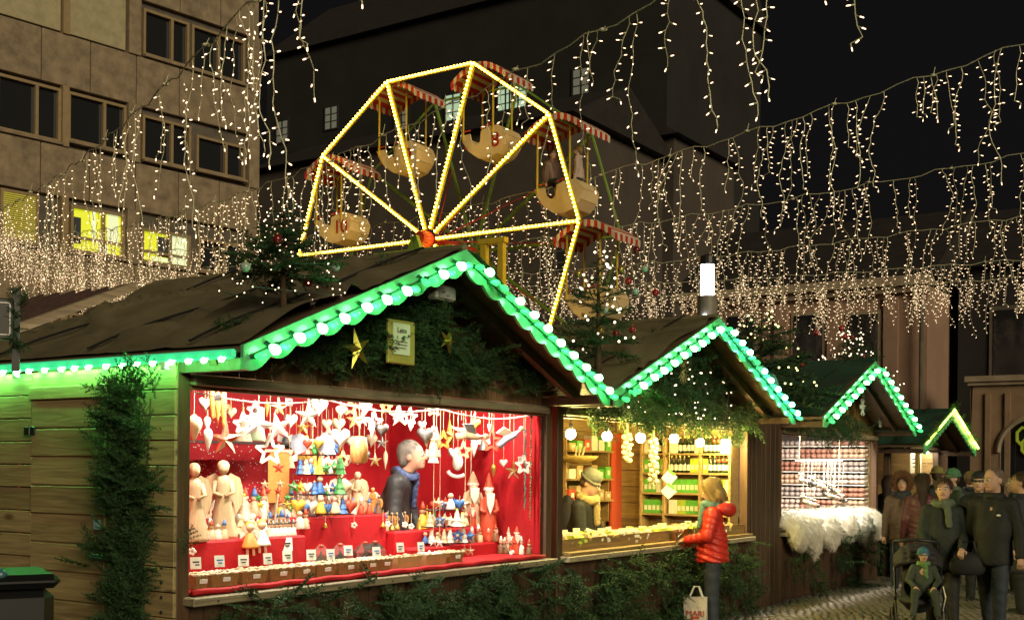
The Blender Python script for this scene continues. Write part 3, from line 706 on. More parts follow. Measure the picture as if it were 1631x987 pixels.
# ================================================================== FERRIS WHEEL
WC = at(682, 382, 24.0); WR = 3.53; WB = 1.6
wheel = thing('ferris_wheel', 'nostalgic ferris wheel outlined in warm bulbs, rising behind the stalls', 'ferris wheel', (WC.x, WC.y, 0), GA)
M_yel = mat('yellow_beam_paint', (.62, .46, .04), rough=.4, var=.12, vscale=3)
M_grn = mat('green_beam_paint', (.20, .34, .05), rough=.45, var=.15, vscale=3)
M_red = mat('red_paint', (.55, .05, .02), rough=.4, var=.15)
M_wb = mat('warm_wheel_bulb', (1, .85, .5), emit=(1.0, .62, .07), es=11.0)
M_cream = mat('cream_gondola_paint', (.78, .60, .30), rough=.4, var=.08, vscale=2)
zc0 = WC.z
def rim(k, y=0.0, R=WR):
    a = rad(36 * k); return Vector((R * math.cos(a), y, zc0 + R * math.sin(a)))
hubp = Vector((0, 0, zc0))
def beam(a, b, w, h, mname, m, parent, name, bulbs=True):
    d = (b - a); L = d.length; ang = math.atan2(d.z, d.x)
    M = Matrix.Translation((a + b) / 2) @ Euler((0, -ang, 0)).to_matrix().to_4x4()
    o = MB().box((0, 0, 0), (L, h, w), M, bev=.006).build(name, m, parent)
    if bulbs:
        n = int(L / .08); mb = MB()
        for i in range(n):
            p = a + d * ((i + .5) / n); mb.ball((p.x, p.y - h / 2 - .022, p.z), .027, 6, 4)
        tag(mb.build('bulb_row', M_wb, o, smooth=True), kind='stuff')
    return o
for k in range(10):
    beam(hubp + (rim(k) - hubp) * .06, rim(k), .075, .06, '', M_yel, wheel, 'spoke')
    beam(rim(k), rim(k + 1), .07, .05, '', M_yel, wheel, 'rim_beam')
    beam(Vector((0, WB, zc0)), rim(k, WB), .06, .05, '', M_grn, wheel, 'rear_spoke', False)
    beam(rim(k, WB), rim(k + 1, WB), .045, .04, '', M_grn, wheel, 'rear_rim_beam', False)
    MB().tube([rim(k, -.05), rim(k, WB + .05)], .022, 6).build('gondola_axle', M_grn, wheel)
    MB().tube([(0, .2, zc0), rim(k, WB) * .55 + Vector((0, WB * .45, zc0 * .45))], .012, 5).build('tension_rod', M_red, wheel)
MB().lathe([(.02, -.32), (.13, -.3), (.16, -.22), (.16, -.02), (.1, .02), (.09, WB + .1), (.14, WB + .12), (.14, WB + .3), (.02, WB + .32)], 14, T(0, 0, zc0, rx=-math.pi / 2)).build('hub', M_red, wheel, smooth=True, angle=40)
for y in (-.42, WB + .42):
    for s in (-1, 1):
        a = Vector((0, y, zc0)); e = Vector((s * 2.3, y, 0)); d = e - a
        MB().box((0, 0, 0), (d.length, .1, .12), Matrix.Translation((a + e) / 2) @ Euler((0, -math.atan2(d.z, d.x), 0)).to_matrix().to_4x4()).build('support_leg', M_grn, wheel)
MB().box((-.05, -.4, zc0 - .33), (2.0, .12, .16), bev=.01).build('cross_board', M_grn, wheel); MB().box((-.05, -.46, zc0 - .42), (2.0, .05, .035)).build('cross_board_edge', M_yel, wheel)
MB().box((0, WB / 2, .35), (6.2, 3.4, .7), bev=.02).build('platform', M_grn, wheel)
MB().box((1.6, -.3, zc0 - .95), (.12, .12, 1.5)).box((2.0, -.3, zc0 - .95), (.12, .12, 1.5)).box((1.8, -.3, zc0 - .25), (.6, .14, .1)).build('frame_post', M_yel, wheel)
# gondola: two shaped side panels, hull strip, seats, poles, striped canopy
GPROF0 = [(-.53, .70), (-.31, .71), (-.27, .50), (-.20, .40), (-.12, .385), (-.06, .46), (-.04, .74), (.18, .84), (.33, .83), (.44, .74), (.52, .55), (.47, .30), (.33, .09), (.12, .0), (-.10, .03), (-.32, .24), (-.47, .52)]
def smooth_poly(P, n=4):
    out = []; m = len(P)
    for i in range(m):
        a, b, c, d = (Vector(P[(i + k - 1) % m]) for k in range(4))
        for k in range(n):
            t = k / n; q = .5 * ((2 * b) + (c - a) * t + (2 * a - 5 * b + 4 * c - d) * t * t + (3 * b - a - 3 * c + d) * t ** 3); out.append((q.x, q.y))
    return out
GPROF = [(x, z * .72) for x, z in GPROF0]
M_can = [mat('canopy_red', (.5, .03, .02), rough=.7, var=.1), mat('canopy_cream', (.66, .58, .42), rough=.7, var=.1)]
M_num = mat('number_red', (.38, .02, .01), rough=.5)
def gondola(num):
    g = thing('gondola', '', 'gondola')
    for y in (-.3, .3): 
        p = MB().prism(GPROF, .03).build('side_panel', M_cream, g, loc=(0, y, 0))
    lo = GPROF[8:] + [GPROF[0]]
    b = MB()
    for i in range(len(lo) - 1):
        (x0, z0), (x1, z1) = lo[i], lo[i + 1]; dx, dz = x1 - x0, z1 - z0; L = math.hypot(dx, dz); nx, nz = -dz / L * .02, dx / L * .02
        b.add([(x0, -.31, z0), (x1, -.31, z1), (x1, .31, z1), (x0, .31, z0), (x0 + nx, -.31, z0 + nz), (x1 + nx, -.31, z1 + nz), (x1 + nx, .31, z1 + nz), (x0 + nx, .31, z0 + nz)], [(0, 1, 2, 3), (4, 7, 6, 5), (0, 4, 5, 1), (2, 6, 7, 3), (0, 3, 7, 4), (1, 5, 6, 2)])
    b.build('hull', M_cream, g, smooth=False)
    for x in (-.34, .3): MB().box((x, 0, .26), (.26, .56, .05), bev=.01).build('seat', M_red, g)
    for x in (-.46, .26):
        for y in (-.33, .33): MB().tube([(x, y, .40), (x, y, 1.6)], .02, 6).build('pole', M_yel, g)
    for y in (-.33, .33): MB().tube([(-.46, y, .56), (-.28, y, .57)], .014, 6).build('hand_rail', M_red, g); MB().tube([(-.04, y, .58), (.26, y, .66)], .014, 6).build('hand_rail', M_red, g)
    n = 18; V = []; Fc = []; mi = []
    arc = lambda f: (-.66 + 1.32 * f, 1.84 - .30 * (2 * f - 1) ** 2)
    ys = (-.5, .5)
    for i in range(n + 1):
        x, z = arc(i / n); V += [(x, ys[0], z), (x, ys[1], z)]
    for i in range(n): Fc.append((2 * i, 2 * i + 2, 2 * i + 3, 2 * i + 1)); mi.append(i % 2)
    for y in ys:   # valance
        for i in range(n):
            (x0, z0), (x1, z1) = arc(i / n), arc((i + 1) / n); o = len(V); h = .11
            V += [(x0, y, z0), (x1, y, z1), (x1, y, z1 - h), ((x0 + x1) / 2, y, (z0 + z1) / 2 - h - .035), (x0, y, z0 - h)]; Fc.append((o, o + 1, o + 2, o + 3, o + 4)); mi.append(i % 2)
    for i0 in (0, 1):
        x, z = arc(i0)
        for j in range(10):
            y0, y1 = ys[0] + 1.0 * j / 10, ys[0] + 1.0 * (j + 1) / 10; o = len(V); h = .11
            V += [(x, y0, z), (x, y1, z), (x, y1, z - h), (x, (y0 + y1) / 2, z - h - .035), (x, y0, z - h)]; Fc.append((o, o + 1, o + 2, o + 3, o + 4)); mi.append(j % 2)
    me = bpy.data.meshes.new('canopy'); me.from_pydata(V, [], Fc); me.materials.append(M_can[0]); me.materials.append(M_can[1])
    for p, q in zip(me.polygons, mi): p.material_index = q
    link('canopy', me, None, g)
    if num: text_obj('number', num,   .40, M_num, g, (.31 if len(num) < 2 else .24, -.322, .30), ext=.008)
    return g

GL = {0: 'cream gondola low on the lit rim at three o\'clock', 1: 'cream gondola carrying passengers on the right upper rim', 2: 'cream gondola with red number 8 under striped canopy, topmost on the wheel', 3: 'cream gondola with red number 9 hanging inside the upper rim', 4: 'cream gondola with red number 10 beside the roof fir tree', -1: 'cream gondola just above the soap stall roof, lowest in view'}
wm = Matrix.Translation((WC.x, WC.y, 0)) @ Euler((0, 0, GA)).to_matrix().to_4x4()
GON = {}
for k in (0, 1, 2, 3, 4, 5):
    g = gondola({2: '8', 3: '9', 4: '10'}.get(k))
    p = rim(k, WB * .36) + Vector((.04, 0, -1.80)); g.location = wm @ p
    g.rotation_euler = (0, 0, GA); g['group'] = 'gondolas of the ferris wheel'
    g['label'] = GL.get(k, 'cream gondola half hidden by the roof fir at the rim\'s far side'); GON[k] = g
if True:   # the lowest visible gondola hangs from the axle below three o'clock
    pass
# ================================================================== ICICLE LIGHT STRANDS OVER THE SQUARE
HS = 8.0
M_fw = mat('pale_green_cable', (.72, .70, .46), rough=.5)
M_fb = mat('fairy_bulb', (1, .8, .6), emit=(1.0, .67, .42), es=2.5, sample='NONE')
DROPS = []
def drop_variant(k):
    r = random.Random(100 + k); L = (.6, .85, 1.05, 1.3, 1.5, 1.65, 1.8, .95, 1.35, 1.2, 1.9, .75)[k % 12]; n = max(5, int(L / .105))
    x = 0; y = 0; pts = [Vector((0, 0, 0))]; vx = r.uniform(-.3, .3)
    for i in range(n):
        vx = vx * .6 + r.uniform(-.5, .5); x += vx * .085; y += r.uniform(-.03, .03); pts.append(Vector((x, y, -L * (i + 1) / n)))
    if r.random() < .6: pts[-1] = pts[-2] + Vector((r.choice((-1, 1)) * .1, 0, -.05))
    wb = MB().tube(pts, .0055, 3, cap=False); bb = MB()
    for i, p in enumerate(pts[1:]):
        s = (-1 if i % 2 else 1) * r.choice((1, 1, 1, -1))
        d = Vector((s * r.uniform(.5, 1), r.uniform(-.5, .5), -r.uniform(-.1, .6))).normalized()
        if i == len(pts) - 2: d = Vector((r.uniform(-.5, .5), 0, -1)).normalized()
        q = p + d * .04; wb.tube([p, q], .0065, 3, cap=False)
        e1 = d.orthogonal().normalized(); e2 = d.cross(e1); a, c = q, q + d * .032; rr = .0066
        ring = [a + (e1 * math.cos(t) + e2 * math.sin(t)) * rr for t in (0, 1.57, 3.14, 4.71)]; ring2 = [c + (e1 * math.cos(t) + e2 * math.sin(t)) * rr for t in (0, 1.57, 3.14, 4.71)]
        bb.add(ring + ring2 + [c + d * .008], [(0, 1, 5, 4), (1, 2, 6, 5), (2, 3, 7, 6), (3, 0, 4, 7), (4, 5, 8), (5, 6, 8), (6, 7, 8), (7, 4, 8), (3, 2, 1, 0)])
    return (wb, bb)
for k in range(24):
    wb, bb = drop_variant(k); m1 = wb.mesh('icicle_drop'); m1.materials.append(M_fw); m2 = bb.mesh('fairy_bulbs'); m2.materials.append(M_fb); DROPS.append((m1, m2, wb, bb))
def strand(label, pts, yr, yl, single, seed, gap=.26):
    """a sagging cable from (pixel x, depth) yr at the right to yl at the left, heights fitted to the picture's wire"""
    r = random.Random(seed); pts = sorted(pts); xs = np.array([p[0] for p in pts]); ys = np.array([p[1] for p in pts])
    X = np.linspace(yr[0], yl[0], 160); path = []
    for x in X:
        f = (x - yr[0]) / (yl[0] - yr[0]); Y = 1 / (1 / yr[1] + (1 / yl[1] - 1 / yr[1]) * f)
        path.append((x, Y))
    # heights as a smooth parabola-like curve through the measured points
    zz = [];  dd = []
    for x, y in pts:
        f = (x - yr[0]) / (yl[0] - yr[0]); Y = 1 / (1 / yr[1] + (1 / yl[1] - 1 / yr[1]) * f); p = at(x, y, Y); zz.append(p.z); dd.append(Y)
    co = np.polyfit(dd, zz, 2)
    P = []
    for x, Y in path:
        p = at(x, 700, Y); P.append(Vector((p.x, p.y, float(np.polyval(co, Y)))))
    p0 = P[0].copy(); st = thing('icicle_light_strand', label, 'light strand', p0, 0, 'icicle light strands hung over the square')
    Q = [p - p0 for p in P]; S = [0.0]
    for a, b in zip(Q, Q[1:]): S.append(S[-1] + (b - a).length)
    L = S[-1]; SA = np.array(S); QA = np.array([tuple(q) for q in Q]); ang = math.atan2(Q[-1].y, Q[-1].x)
    pos = lambda s: Vector([float(np.interp(s, SA, QA[:, i])) for i in range(3)]) + Vector((0, 0, .035 * math.sin(s * 4.3 + seed) + .02 * math.sin(s * 9 + seed)))
    n = int(L / .28); MB().tube([pos(L * i / n) for i in range(n + 1)], .0085, 5).build('support_cable', M_fw, st)
    tie = MB()
    for i in range(int(L / 1.7)):
        q = pos(.5 + i * 1.7); tie.tube([q, q + Vector((.03, .02, .2 * r.uniform(.2, 1)))], .004, 3); tie.ball(tuple(q), (.05, .03, .02), 6, 4)
    tag(tie.build('cable_tie', M_fw, st), kind='stuff')
    s = .1; cnt = 0; wj, bj = MB(), MB()
    while s < L:
        k = r.randrange(24); fl = ang + r.choice((0, math.pi)) + r.uniform(-.5, .5); sc = r.uniform(.75, 1.1); q = pos(s)
        if cnt < single:
            o = link('icicle_drop', DROPS[k][0], None, st, q); o.rotation_euler = (0, r.uniform(-.12, .12), fl); o.scale = (1, 1, sc)
            c = link('fairy_bulbs', DROPS[k][1], None, o, (0, 0, 0)); c['kind'] = 'stuff'
        else:
            M = T(q.x, q.y, q.z, 0, r.uniform(-.12, .12), fl, (1, 1, sc))
            wj.add(DROPS[k][2].v, DROPS[k][2].f, M); bj.add(DROPS[k][3].v, DROPS[k][3].f, M)
        cnt += 1; s += gap * r.choice((.35, .45, .6, .9, 1, 1.3, 2.1))
    if wj.v:
        link('far_icicle_drops', wj.mesh('far_icicle_drops'), M_fw, st)['kind'] = 'stuff'; link('far_fairy_bulbs', bj.mesh('far_fairy_bulbs'), M_fb, st)['kind'] = 'stuff'
    return st
strand('icicle light strand climbing past the office block at upper left, nearest of all', [(45, 310), (95, 275), (135, 245), (220, 175), (270, 125), (318, 78), (395, 0)], (700, 8), (-60, 33), 120, 1, .42)
strand('icicle light strand passing in front of the ferris wheel rim', [(225, 355), (330, 325), (410, 292), (480, 275), (590, 225), (840, 110), (960, 40), (1035, 0)], (1420, 10), (-60, 44), 160, 2)
strand('icicle light strand topmost at the right edge of the sky', [(250, 400), (370, 391), (512, 372), (616, 357), (780, 320), (980, 270), (1150, 225), (1300, 180), (1470, 120), (1631, 65)], (1720, 16.5), (-60, 48), 160, 3)
strand('icicle light strand second from top at the right edge', [(100, 425), (400, 412), (1000, 372), (1200, 330), (1400, 290), (1631, 235)], (1700, 22.3), (-60, 49), 140, 4)
strand('icicle light strand third from top at the right edge', [(100, 438), (400, 432), (1070, 430), (1200, 410), (1400, 375), (1631, 330)], (1700, 28), (-60, 50), 110, 5, .23)
strand('icicle light strand fourth from top at the right edge, before the hall cornice', [(100, 448), (400, 447), (1100, 458), (1300, 440), (1631, 405)], (1700, 33.5), (-60, 51), 80, 6, .2)
strand('icicle light strand fifth from top at the right edge, dense and far', [(100, 458), (400, 460), (1100, 478), (1300, 462), (1631, 436)], (1700, 37), (-60, 52), 40, 7, .17)
# ================================================================== FIR BRANCHES
M_fir = mat('fir_needle', (.036, .08, .028), rough=.6, var=.45, vscale=9, spec=.3)
M_firl = mat('fir_needle_lit', (.075, .17, .04), rough=.6, var=.4, vscale=9, spec=.3)  # fir beside the lamps: their light is put into a lighter green
M_bark = mat('fir_bark', (.10, .065, .035), rough=.8, var=.3, vscale=20, bump=.5, bscale=60)
def spray(L, seed, nl=.028, nw=.0055, dens=.0085, side=10):
    """one flat fir spray along +x: stem, side twigs, needle blades (triangles)"""
    r = np.random.default_rng(seed); V = []; F = []
    segs = [(np.zeros(3), np.array([1.0, 0, 0]), L)]
    for i in range(side):
        f = .12 + .8 * i / side; s = 1 if i % 2 else -1; a = s * r.uniform(.65, .95); l = L * (.42 * (1 - f) + .08) * r.uniform(.8, 1.2)
        segs.append((np.array([L * f, 0, -.05 * L * f * f]), np.array([math.cos(a), math.sin(a), r.uniform(-.25, .1)]), l))
    for o, d, l in segs:
        d = d / np.linalg.norm(d); sd = np.cross(d, [0, 0, 1]); sd = sd / np.linalg.norm(sd)
        e = o + d * l + np.array([0, 0, -.05 * l]); w = .0022; b = len(V)
        V += [o + sd * w, o - sd * w, e]; F.append((b, b + 1, b + 2))
        n = int(l / dens)
        for k in range(n):
            f = (k + r.random()) / n; p = o + (e - o) * f
            for s in (-1, 1, 0):
                if s == 0 and r.random() < .5: continue
                dd = d * r.uniform(.35, .8) + sd * s * r.uniform(.6, 1) + np.array([0, 0, r.uniform(-.25, .55) if s else .9]); dd /= np.linalg.norm(dd)
                wv = np.cross(dd, r.normal(size=3)); wv = wv / np.linalg.norm(wv) * nw / 2; q = p + dd * nl * r.uniform(.7, 1.1) * (1 - .3 * f); b = len(V)
                V += [p + wv, p - wv, q]; F.append((b, b + 1, b + 2))
    return np.array(V), np.array(F)
SPR = [spray(.34, k, nl=.03, nw=.0065) for k in range(5)]
SPRC = [spray(.36, 50 + k, nl=.036, nw=.009, dens=.014, side=8) for k in range(4)]
def scatter(items, sp):
    Vs = []; Fs = []; n = 0
    for (M, k) in items:
        V, F = sp[k % len(sp)]; A = np.array(M); Vs.append(V @ A[:3, :3].T + A[:3, 3]); Fs.append(F + n); n += len(V)
    return np.concatenate(Vs), np.concatenate(Fs)
def look(d, up=(0, 0, 1), roll=0.0):
    x = Vector(d).normalized(); u = Vector(up); y = u.cross(x); y = y.normalized() if y.length > 1e-4 else x.orthogonal().normalized(); z = x.cross(y)
    return Matrix((x, y, z)).transposed().to_4x4() @ Euler((roll, 0, 0)).to_matrix().to_4x4()
def garland(name, label, key, spots, sp=None, m=None, twigs=True):
    """spots in the stall's own frame: (x, y, z, direction, scale)"""
    S = STALL[key]; g = thing(name, label, 'fir garland', S['o'].location, PHI)
    it = [(Matrix.Translation((x, y, z)) @ look(d, roll=RD.uniform(-.9, .9)) @ Matrix.Scale(sc, 4), RD.randrange(5)) for x, y, z, d, sc in spots]
    V, F = scatter(it, sp or SPR); tag(mesh_np('foliage', V, F, m or M_fir, g), kind='stuff')
    st = MB()
    for x, y, z, d, sc in spots[::3]: 
        e = Vector(d).normalized() * .3 * sc; st.tube([(x, y + .02, z), (x + e.x * .5, y + e.y * .5 + .015, z + e.z * .5)], .006, 4)
    tag(st.build('twig', M_bark, g), kind='stuff'); return g
def rdir(down=.6, out=.5): return (RD.uniform(-1, 1), -RD.uniform(.05, out), RD.uniform(-1, 1) - down)
def fill_gable(key, n, keep, y=-.06):
    S = STALL[key]; out = []
    while len(out) < n:
        x = RD.uniform(0, S['w']); z = RD.uniform(2.30 if key != 'one' else 2.44, S['za'] - .1)
        if z > S['roofz'](x) - .12 or not keep(x, z): continue
        dd = rdir(.4, .6); out.append((x, y - RD.uniform(0, .1), z, (dd[0], dd[1], abs(dd[2]) * .5 if key == 'one' and z < 2.6 else dd[2]), RD.uniform(.7, 1.15) * (.75 if key == 'one' and z < 2.6 else 1)))
    return out
k1 = lambda x, z: (z < 2.46 + .16 * math.sin(x * 5) + .1 * math.sin(x * 11 + 1) and RD.random() < (.95 if x > .25 else .3)) or (z < 3.05 - .9 * max(0, (x - 2.35)) - .35 * max(0, 1.2 - x) + .1 * math.sin(x * 7) and RD.random() < .75)
low_ = [(RD.uniform(.15, 3.95), -.07 - RD.uniform(0, .08), RD.uniform(2.37, 2.62), (RD.choice((-1, 1)) * RD.uniform(.5, 1), -.25, RD.uniform(-.15, .5)), RD.uniform(.5, .9)) for _ in range(220)]
garland('gable_fir_garland', 'dark fir branches covering the gable above the red stall opening', 'one', fill_gable('one', 400, k1) + low_)
garland('gable_fir_garland', 'dark fir branches with fairy lights filling the soap stall gable', 'two', fill_gable('two', 210, lambda x, z: True), SPRC)
garland('gable_fir_garland', 'fir branches in the lower part of the slipper stall gable', 'three', fill_gable('three', 80, lambda x, z: z < 2.72 - .12 * abs(x - 1.5) and x < 3.2), SPRC)
def fill_front(key, n, x0, x1, z0=.1, z1=.9, patch=.4):
    out = []
    while len(out) < n:
        x = RD.uniform(x0, x1); z = RD.uniform(z0, z1)
        if math.sin(x * 3.1) * math.sin(z * 6 + x) > patch: continue
        out.append((x, -.03 - RD.uniform(0, .08), z, rdir(.5, .9), RD.uniform(.65, 1.1)))
    return out
garland('counter_fir_garland', 'fir branches fixed below the counter of the red stall', 'one', fill_front('one', 470, .05, 4.05, patch=.7), m=M_fir)
garland('counter_fir_garland', 'fir branches fixed below the counter of the soap stall', 'two', fill_front('two', 330, .0, 4.3, patch=.7), SPRC, m=M_fir)
garland('counter_fir_garland', 'sparse dark fir branches below the slipper stall counter', 'three', fill_front('three', 60, .0, 4.0), SPRC)
out = []
for i in range(70):
    x = RD.uniform(.05, 4.25); out.append((x, -.02 - RD.uniform(0, .06), 2.27 + RD.uniform(-.08, .05), rdir(.5, .5), RD.uniform(.4, .75)))
garland('lintel_fir_garland', 'yellow-lit greenery hanging along the lintel above the soap stall bulbs', 'two', out, SPRC, m=M_firl)
out = []
for i in range(14):
    x = RD.uniform(-.1, .5); out.append((x, -.62 - RD.uniform(0, .08), 2.42 + .2 * x + RD.uniform(-.04, .03), (RD.uniform(.1, .9), -.35, RD.uniform(-.9, -.2)), RD.uniform(.9, 1.5)))
garland('hanging_fir_bough', 'bright green fir bough hanging from the left eave of the soap stall', 'two', out, SPR, m=M_firl)
# tall fir bush fastened to the side wall of the red stall
def wall_bush():
    g = thing('wall_fir_bush', 'tall dark fir bush fixed upright against the pine side wall', 'fir branches', W(-.14, -.29, 0), PHI)
    it = []
    for i in range(330):
        z = RD.uniform(.1, 2.25); wd = .21 - .09 * abs(z - 1.2) / 1.2 + .07 * math.sin(z * 7) + .05 * math.sin(z * 17 + 1)
        y = RD.gauss(.02, .5) * wd; d = (-RD.uniform(.2, .8), RD.uniform(-1, 1) * (1.2 if z < 1.9 else .3), RD.uniform(.0, 1.1))
        it.append((Matrix.Translation((-.02 - RD.uniform(0, .08), y, z)) @ look(d, roll=RD.uniform(-.9, .9)) @ Matrix.Scale(RD.uniform(.55, .9), 4), RD.randrange(5)))
    V, F = scatter(it, SPR); tag(mesh_np('foliage', V, F, M_fir, g), kind='stuff')
    for k in range(4): MB().tube([(-.03, .05 * (k - 1.5), .1), (-.05, .06 * (k - 1.5), 1.2), (-.05, .1 * (k - 1.5), 2.15)], [.014, .01, .004], 6).build('stem', M_bark, g)
wall_bush()
# ------------------------------------------------------------------ small fir trees on the roofs
M_fl = mat('tree_fairy_bulb', (1, .9, .7), emit=(1.0, .76, .48), es=3.5, sample='NONE')
M_flg = mat('tree_fairy_bulb_yellow', (1, .9, .4), emit=(.95, .85, .30), es=3.0, sample='NONE')
BAU = {'red': mat('red_bauble', (.35, .012, .02), rough=.15, coat=.6), 'mint': mat('mint_bauble', (.35, .5, .4), rough=.18, coat=.6), 'gold': mat('gold_bauble', (.5, .36, .1), rough=.2, metal=.6), 'dark': mat('dark_red_bauble', (.16, .01, .015), rough=.2, coat=.5)}
def fir_tree(label, base, h, r, n, seed, dens=1.0, m=None, z0=.18, sp=None):
    rr = random.Random(seed); g = thing('roof_fir_tree', label, 'fir tree', base, rr.uniform(0, 6)); it = []
    tr = MB().tube([(0, 0, -.05), (.01, 0, h * .5), (.0, .01, h)], [h * .022 + .012, h * .014 + .006, .004], 8); tr.build('trunk', M_bark, g, smooth=True)
    lm = MB()
    for i in range(n):
        f = (i + .5) / n; z = h * (z0 + (1 - z0) * f); a = i * 2.4 + rr.uniform(-.3, .3); L = r * (1 - f) ** .75 * rr.uniform(.75, 1.2) + .05; el = rr.uniform(-.15, .35)
        d = Vector((math.cos(a) * math.cos(el), math.sin(a) * math.cos(el), math.sin(el))); sc = L / .34
        it.append((Matrix.Translation((0, 0, z)) @ look(d, roll=rr.uniform(-.4, .4)) @ Matrix.Scale(sc, 4), rr.randrange(5)))
        if L > .25: it.append((Matrix.Translation(Vector((0, 0, z)) + d * L * .4) @ look((d + Vector((rr.uniform(-.6, .6), rr.uniform(-.6, .6), rr.uniform(-.3, .5)))), roll=rr.uniform(-.8, .8)) @ Matrix.Scale(sc * .6, 4), rr.randrange(5)))
        lm.tube([(0, 0, z), tuple(Vector((0, 0, z)) + d * L * .7)], [.006, .002], 4)
    V, F = scatter(it, sp or SPR); tag(mesh_np('crown', V, F, m or M_fir, g), kind='stuff'); tag(lm.build('limb', M_bark, g), kind='stuff')
    return g
def tree_lights(label, base, h, r, n, seed, m=None, sz=.0085):
    rr = random.Random(seed); g = thing('tree_light_chain', label, 'light chain', base); b = MB(); w = MB(); pts = []
    for i in range(n):
        f = rr.random() ** 1.2; a = rr.uniform(0, 6.28); R = r * (1 - f * .8) * rr.uniform(.5, 1.08)
        p = (R * math.cos(a), R * math.sin(a), h * (.15 + .85 * f)); b.ball(p, sz, 6, 4)
        if i % 3 == 0: pts.append((f, p))
    pts.sort(); w.tube([p for f, p in pts][:60], .0025, 3, cap=False)
    w.build('cable', M_sock, g); tag(b.build('fairy_bulb_cluster', m or M_fl, g, smooth=True), kind='stuff'); return g
_bm = {}
def bauble(col, x, y, o, r, label):
    if col not in _bm:
        me = MB().ball((0, 0, 0), 1, 12, 9).mesh('bauble'); me.polygons.foreach_set('use_smooth', [True] * len(me.polygons)); me.materials.append(BAU[col])
        mc = MB().lathe([(.2, .93), (.2, 1.12), (.05, 1.16)], 8).tube([(.0, 0, 1.1), (.08, 0, 1.25), (0, 0, 1.35)], .03, 4).mesh('cap'); mc.materials.append(M_gold); _bm[col] = (me, mc)
    g = link('bauble', _bm[col][0], None, None, GW(x, y, o)); g.scale = (r, r, r); tag(g, label, 'bauble', 'glass baubles on the roof firs')
    link('cap', _bm[col][1], None, g)
def roof_at(key, x, y):
    S = STALL[key]; return W(S['t0'] + x, -y, S['roofz'](x) + .02)
T1 = roof_at('one', .5, -.28); fir_tree('fir tree with white fairy lights on the roof of the red stall', T1, .66, .36, 50, 5, z0=.3)
tree_lights('white fairy lights wound through the roof fir of the red stall', T1, .72, .42, 110, 6, sz=.0045)
for c, x, y, lab in (('mint', 391, 425, 'pale mint bauble at the left side of the red stall roof fir'), ('mint', 534, 426, 'pale mint bauble at the right side of the red stall roof fir'), ('red', 491, 449, 'red bauble low on the red stall roof fir'), ('dark', 442, 381, 'dark red bauble high on the red stall roof fir')):
    bauble(c, x, y, .4, .032, lab)
T2 = roof_at('two', .27, -.2); fir_tree('sparse fir tree with red and glass baubles on the roof of the soap stall', T2, 1.1, .44, 40, 8, z0=.15)
tree_lights('warm fairy lights in the sparse fir on the soap stall roof', T2, 1.15, .4, 40, 9, sz=.012)
for i, (c, x, y) in enumerate((('red', 1001, 448), ('red', 1044, 466), ('gold', 989, 429), ('mint', 1027, 428), ('mint', 1012, 464), ('red', 981, 531), ('red', 1007, 524), ('gold', 956, 526), ('mint', 1016, 545), ('dark', 1014, 398), ('mint', 963, 494), ('gold', 921, 436))):
    bauble(c, x, y, .35 - .1 * (i % 3), .036, '%s bauble on the sparse soap stall fir, %s from the top' % ({'red': 'red', 'gold': 'gold', 'mint': 'clear mint', 'dark': 'dark red'}[c], ORD[sorted([448, 466, 429, 428, 464, 531, 524, 526, 545, 398, 494, 436]).index(y)]))
T3 = roof_at('three', .15, .35); fir_tree('wide fir with red baubles and yellow lights behind the slipper stall gable', T3, 1.3, .95, 56, 12, z0=.05, sp=SPRC)
tree_lights('yellow fairy lights in the wide fir behind the slipper stall gable', T3, 1.3, .9, 60, 13, m=M_flg, sz=.014)
for i, (x, y) in enumerate(((1340, 523), (1345, 536), (1357, 537), (1330, 585), (1343, 594), (1308, 602), (1325, 608), (1303, 624), (1294, 634), (1277, 580), (1300, 530), (1375, 568), (1367, 575), (1322, 635), (1362, 630))):
    bauble('red', x, y, -.1 - .1 * (i % 4), .042, 'red bauble on the wide fir behind the slipper stall, %s from the top' % ORD[sorted([523, 536, 537, 585, 594, 602, 608, 624, 634, 580, 530, 568, 575, 635, 630]).index(y)])
T4 = roof_at('three', 3.1, .1); fir_tree('dark fir with white lights on the far slope of the slipper stall roof', T4, 1.0, .6, 40, 14, z0=.05, sp=SPRC)
tree_lights('white fairy lights on the far slope fir of the slipper stall', T4, 1.0, .85, 110, 15, sz=.010)
# fairy lights inside the soap stall gable, straw star, snowflakes
S = STALL['two']; gl = thing('gable_light_chain', 'warm fairy lights scattered over the fir of the soap stall gable', 'light chain', S['o'].location, PHI); b = MB(); pts = []
for i in range(70):
    while True:
        x = RD.uniform(.2, 4.1); z = RD.uniform(2.3, 3.15)
        if z < S['roofz'](x) - .15: break
    b.ball((x, -.2 - RD.uniform(0, .05), z), .009, 6, 4); pts.append((x, -.19, z))
tag(b.build('fairy_bulb_cluster', M_fl, gl), kind='stuff'); MB().tube(sorted(pts), .003, 3).build('cable', M_sock, gl)
ss = thing('straw_star', 'spiky straw star in the soap stall gable', 'star', GW(1088, 590, .25), PHI); b = MB()
for k in range(9): q = math.pi * k / 9; b.tube([(-.14 * math.cos(q), 0, -.14 * math.sin(q)), (.14 * math.cos(q), 0, .14 * math.sin(q))], .004, 4)
b.build('straw_rays', mat('straw', (.5, .38, .16), rough=.7), ss)
M_snow = mat('white_snowflake', (.75, .8, .7), rough=.5)
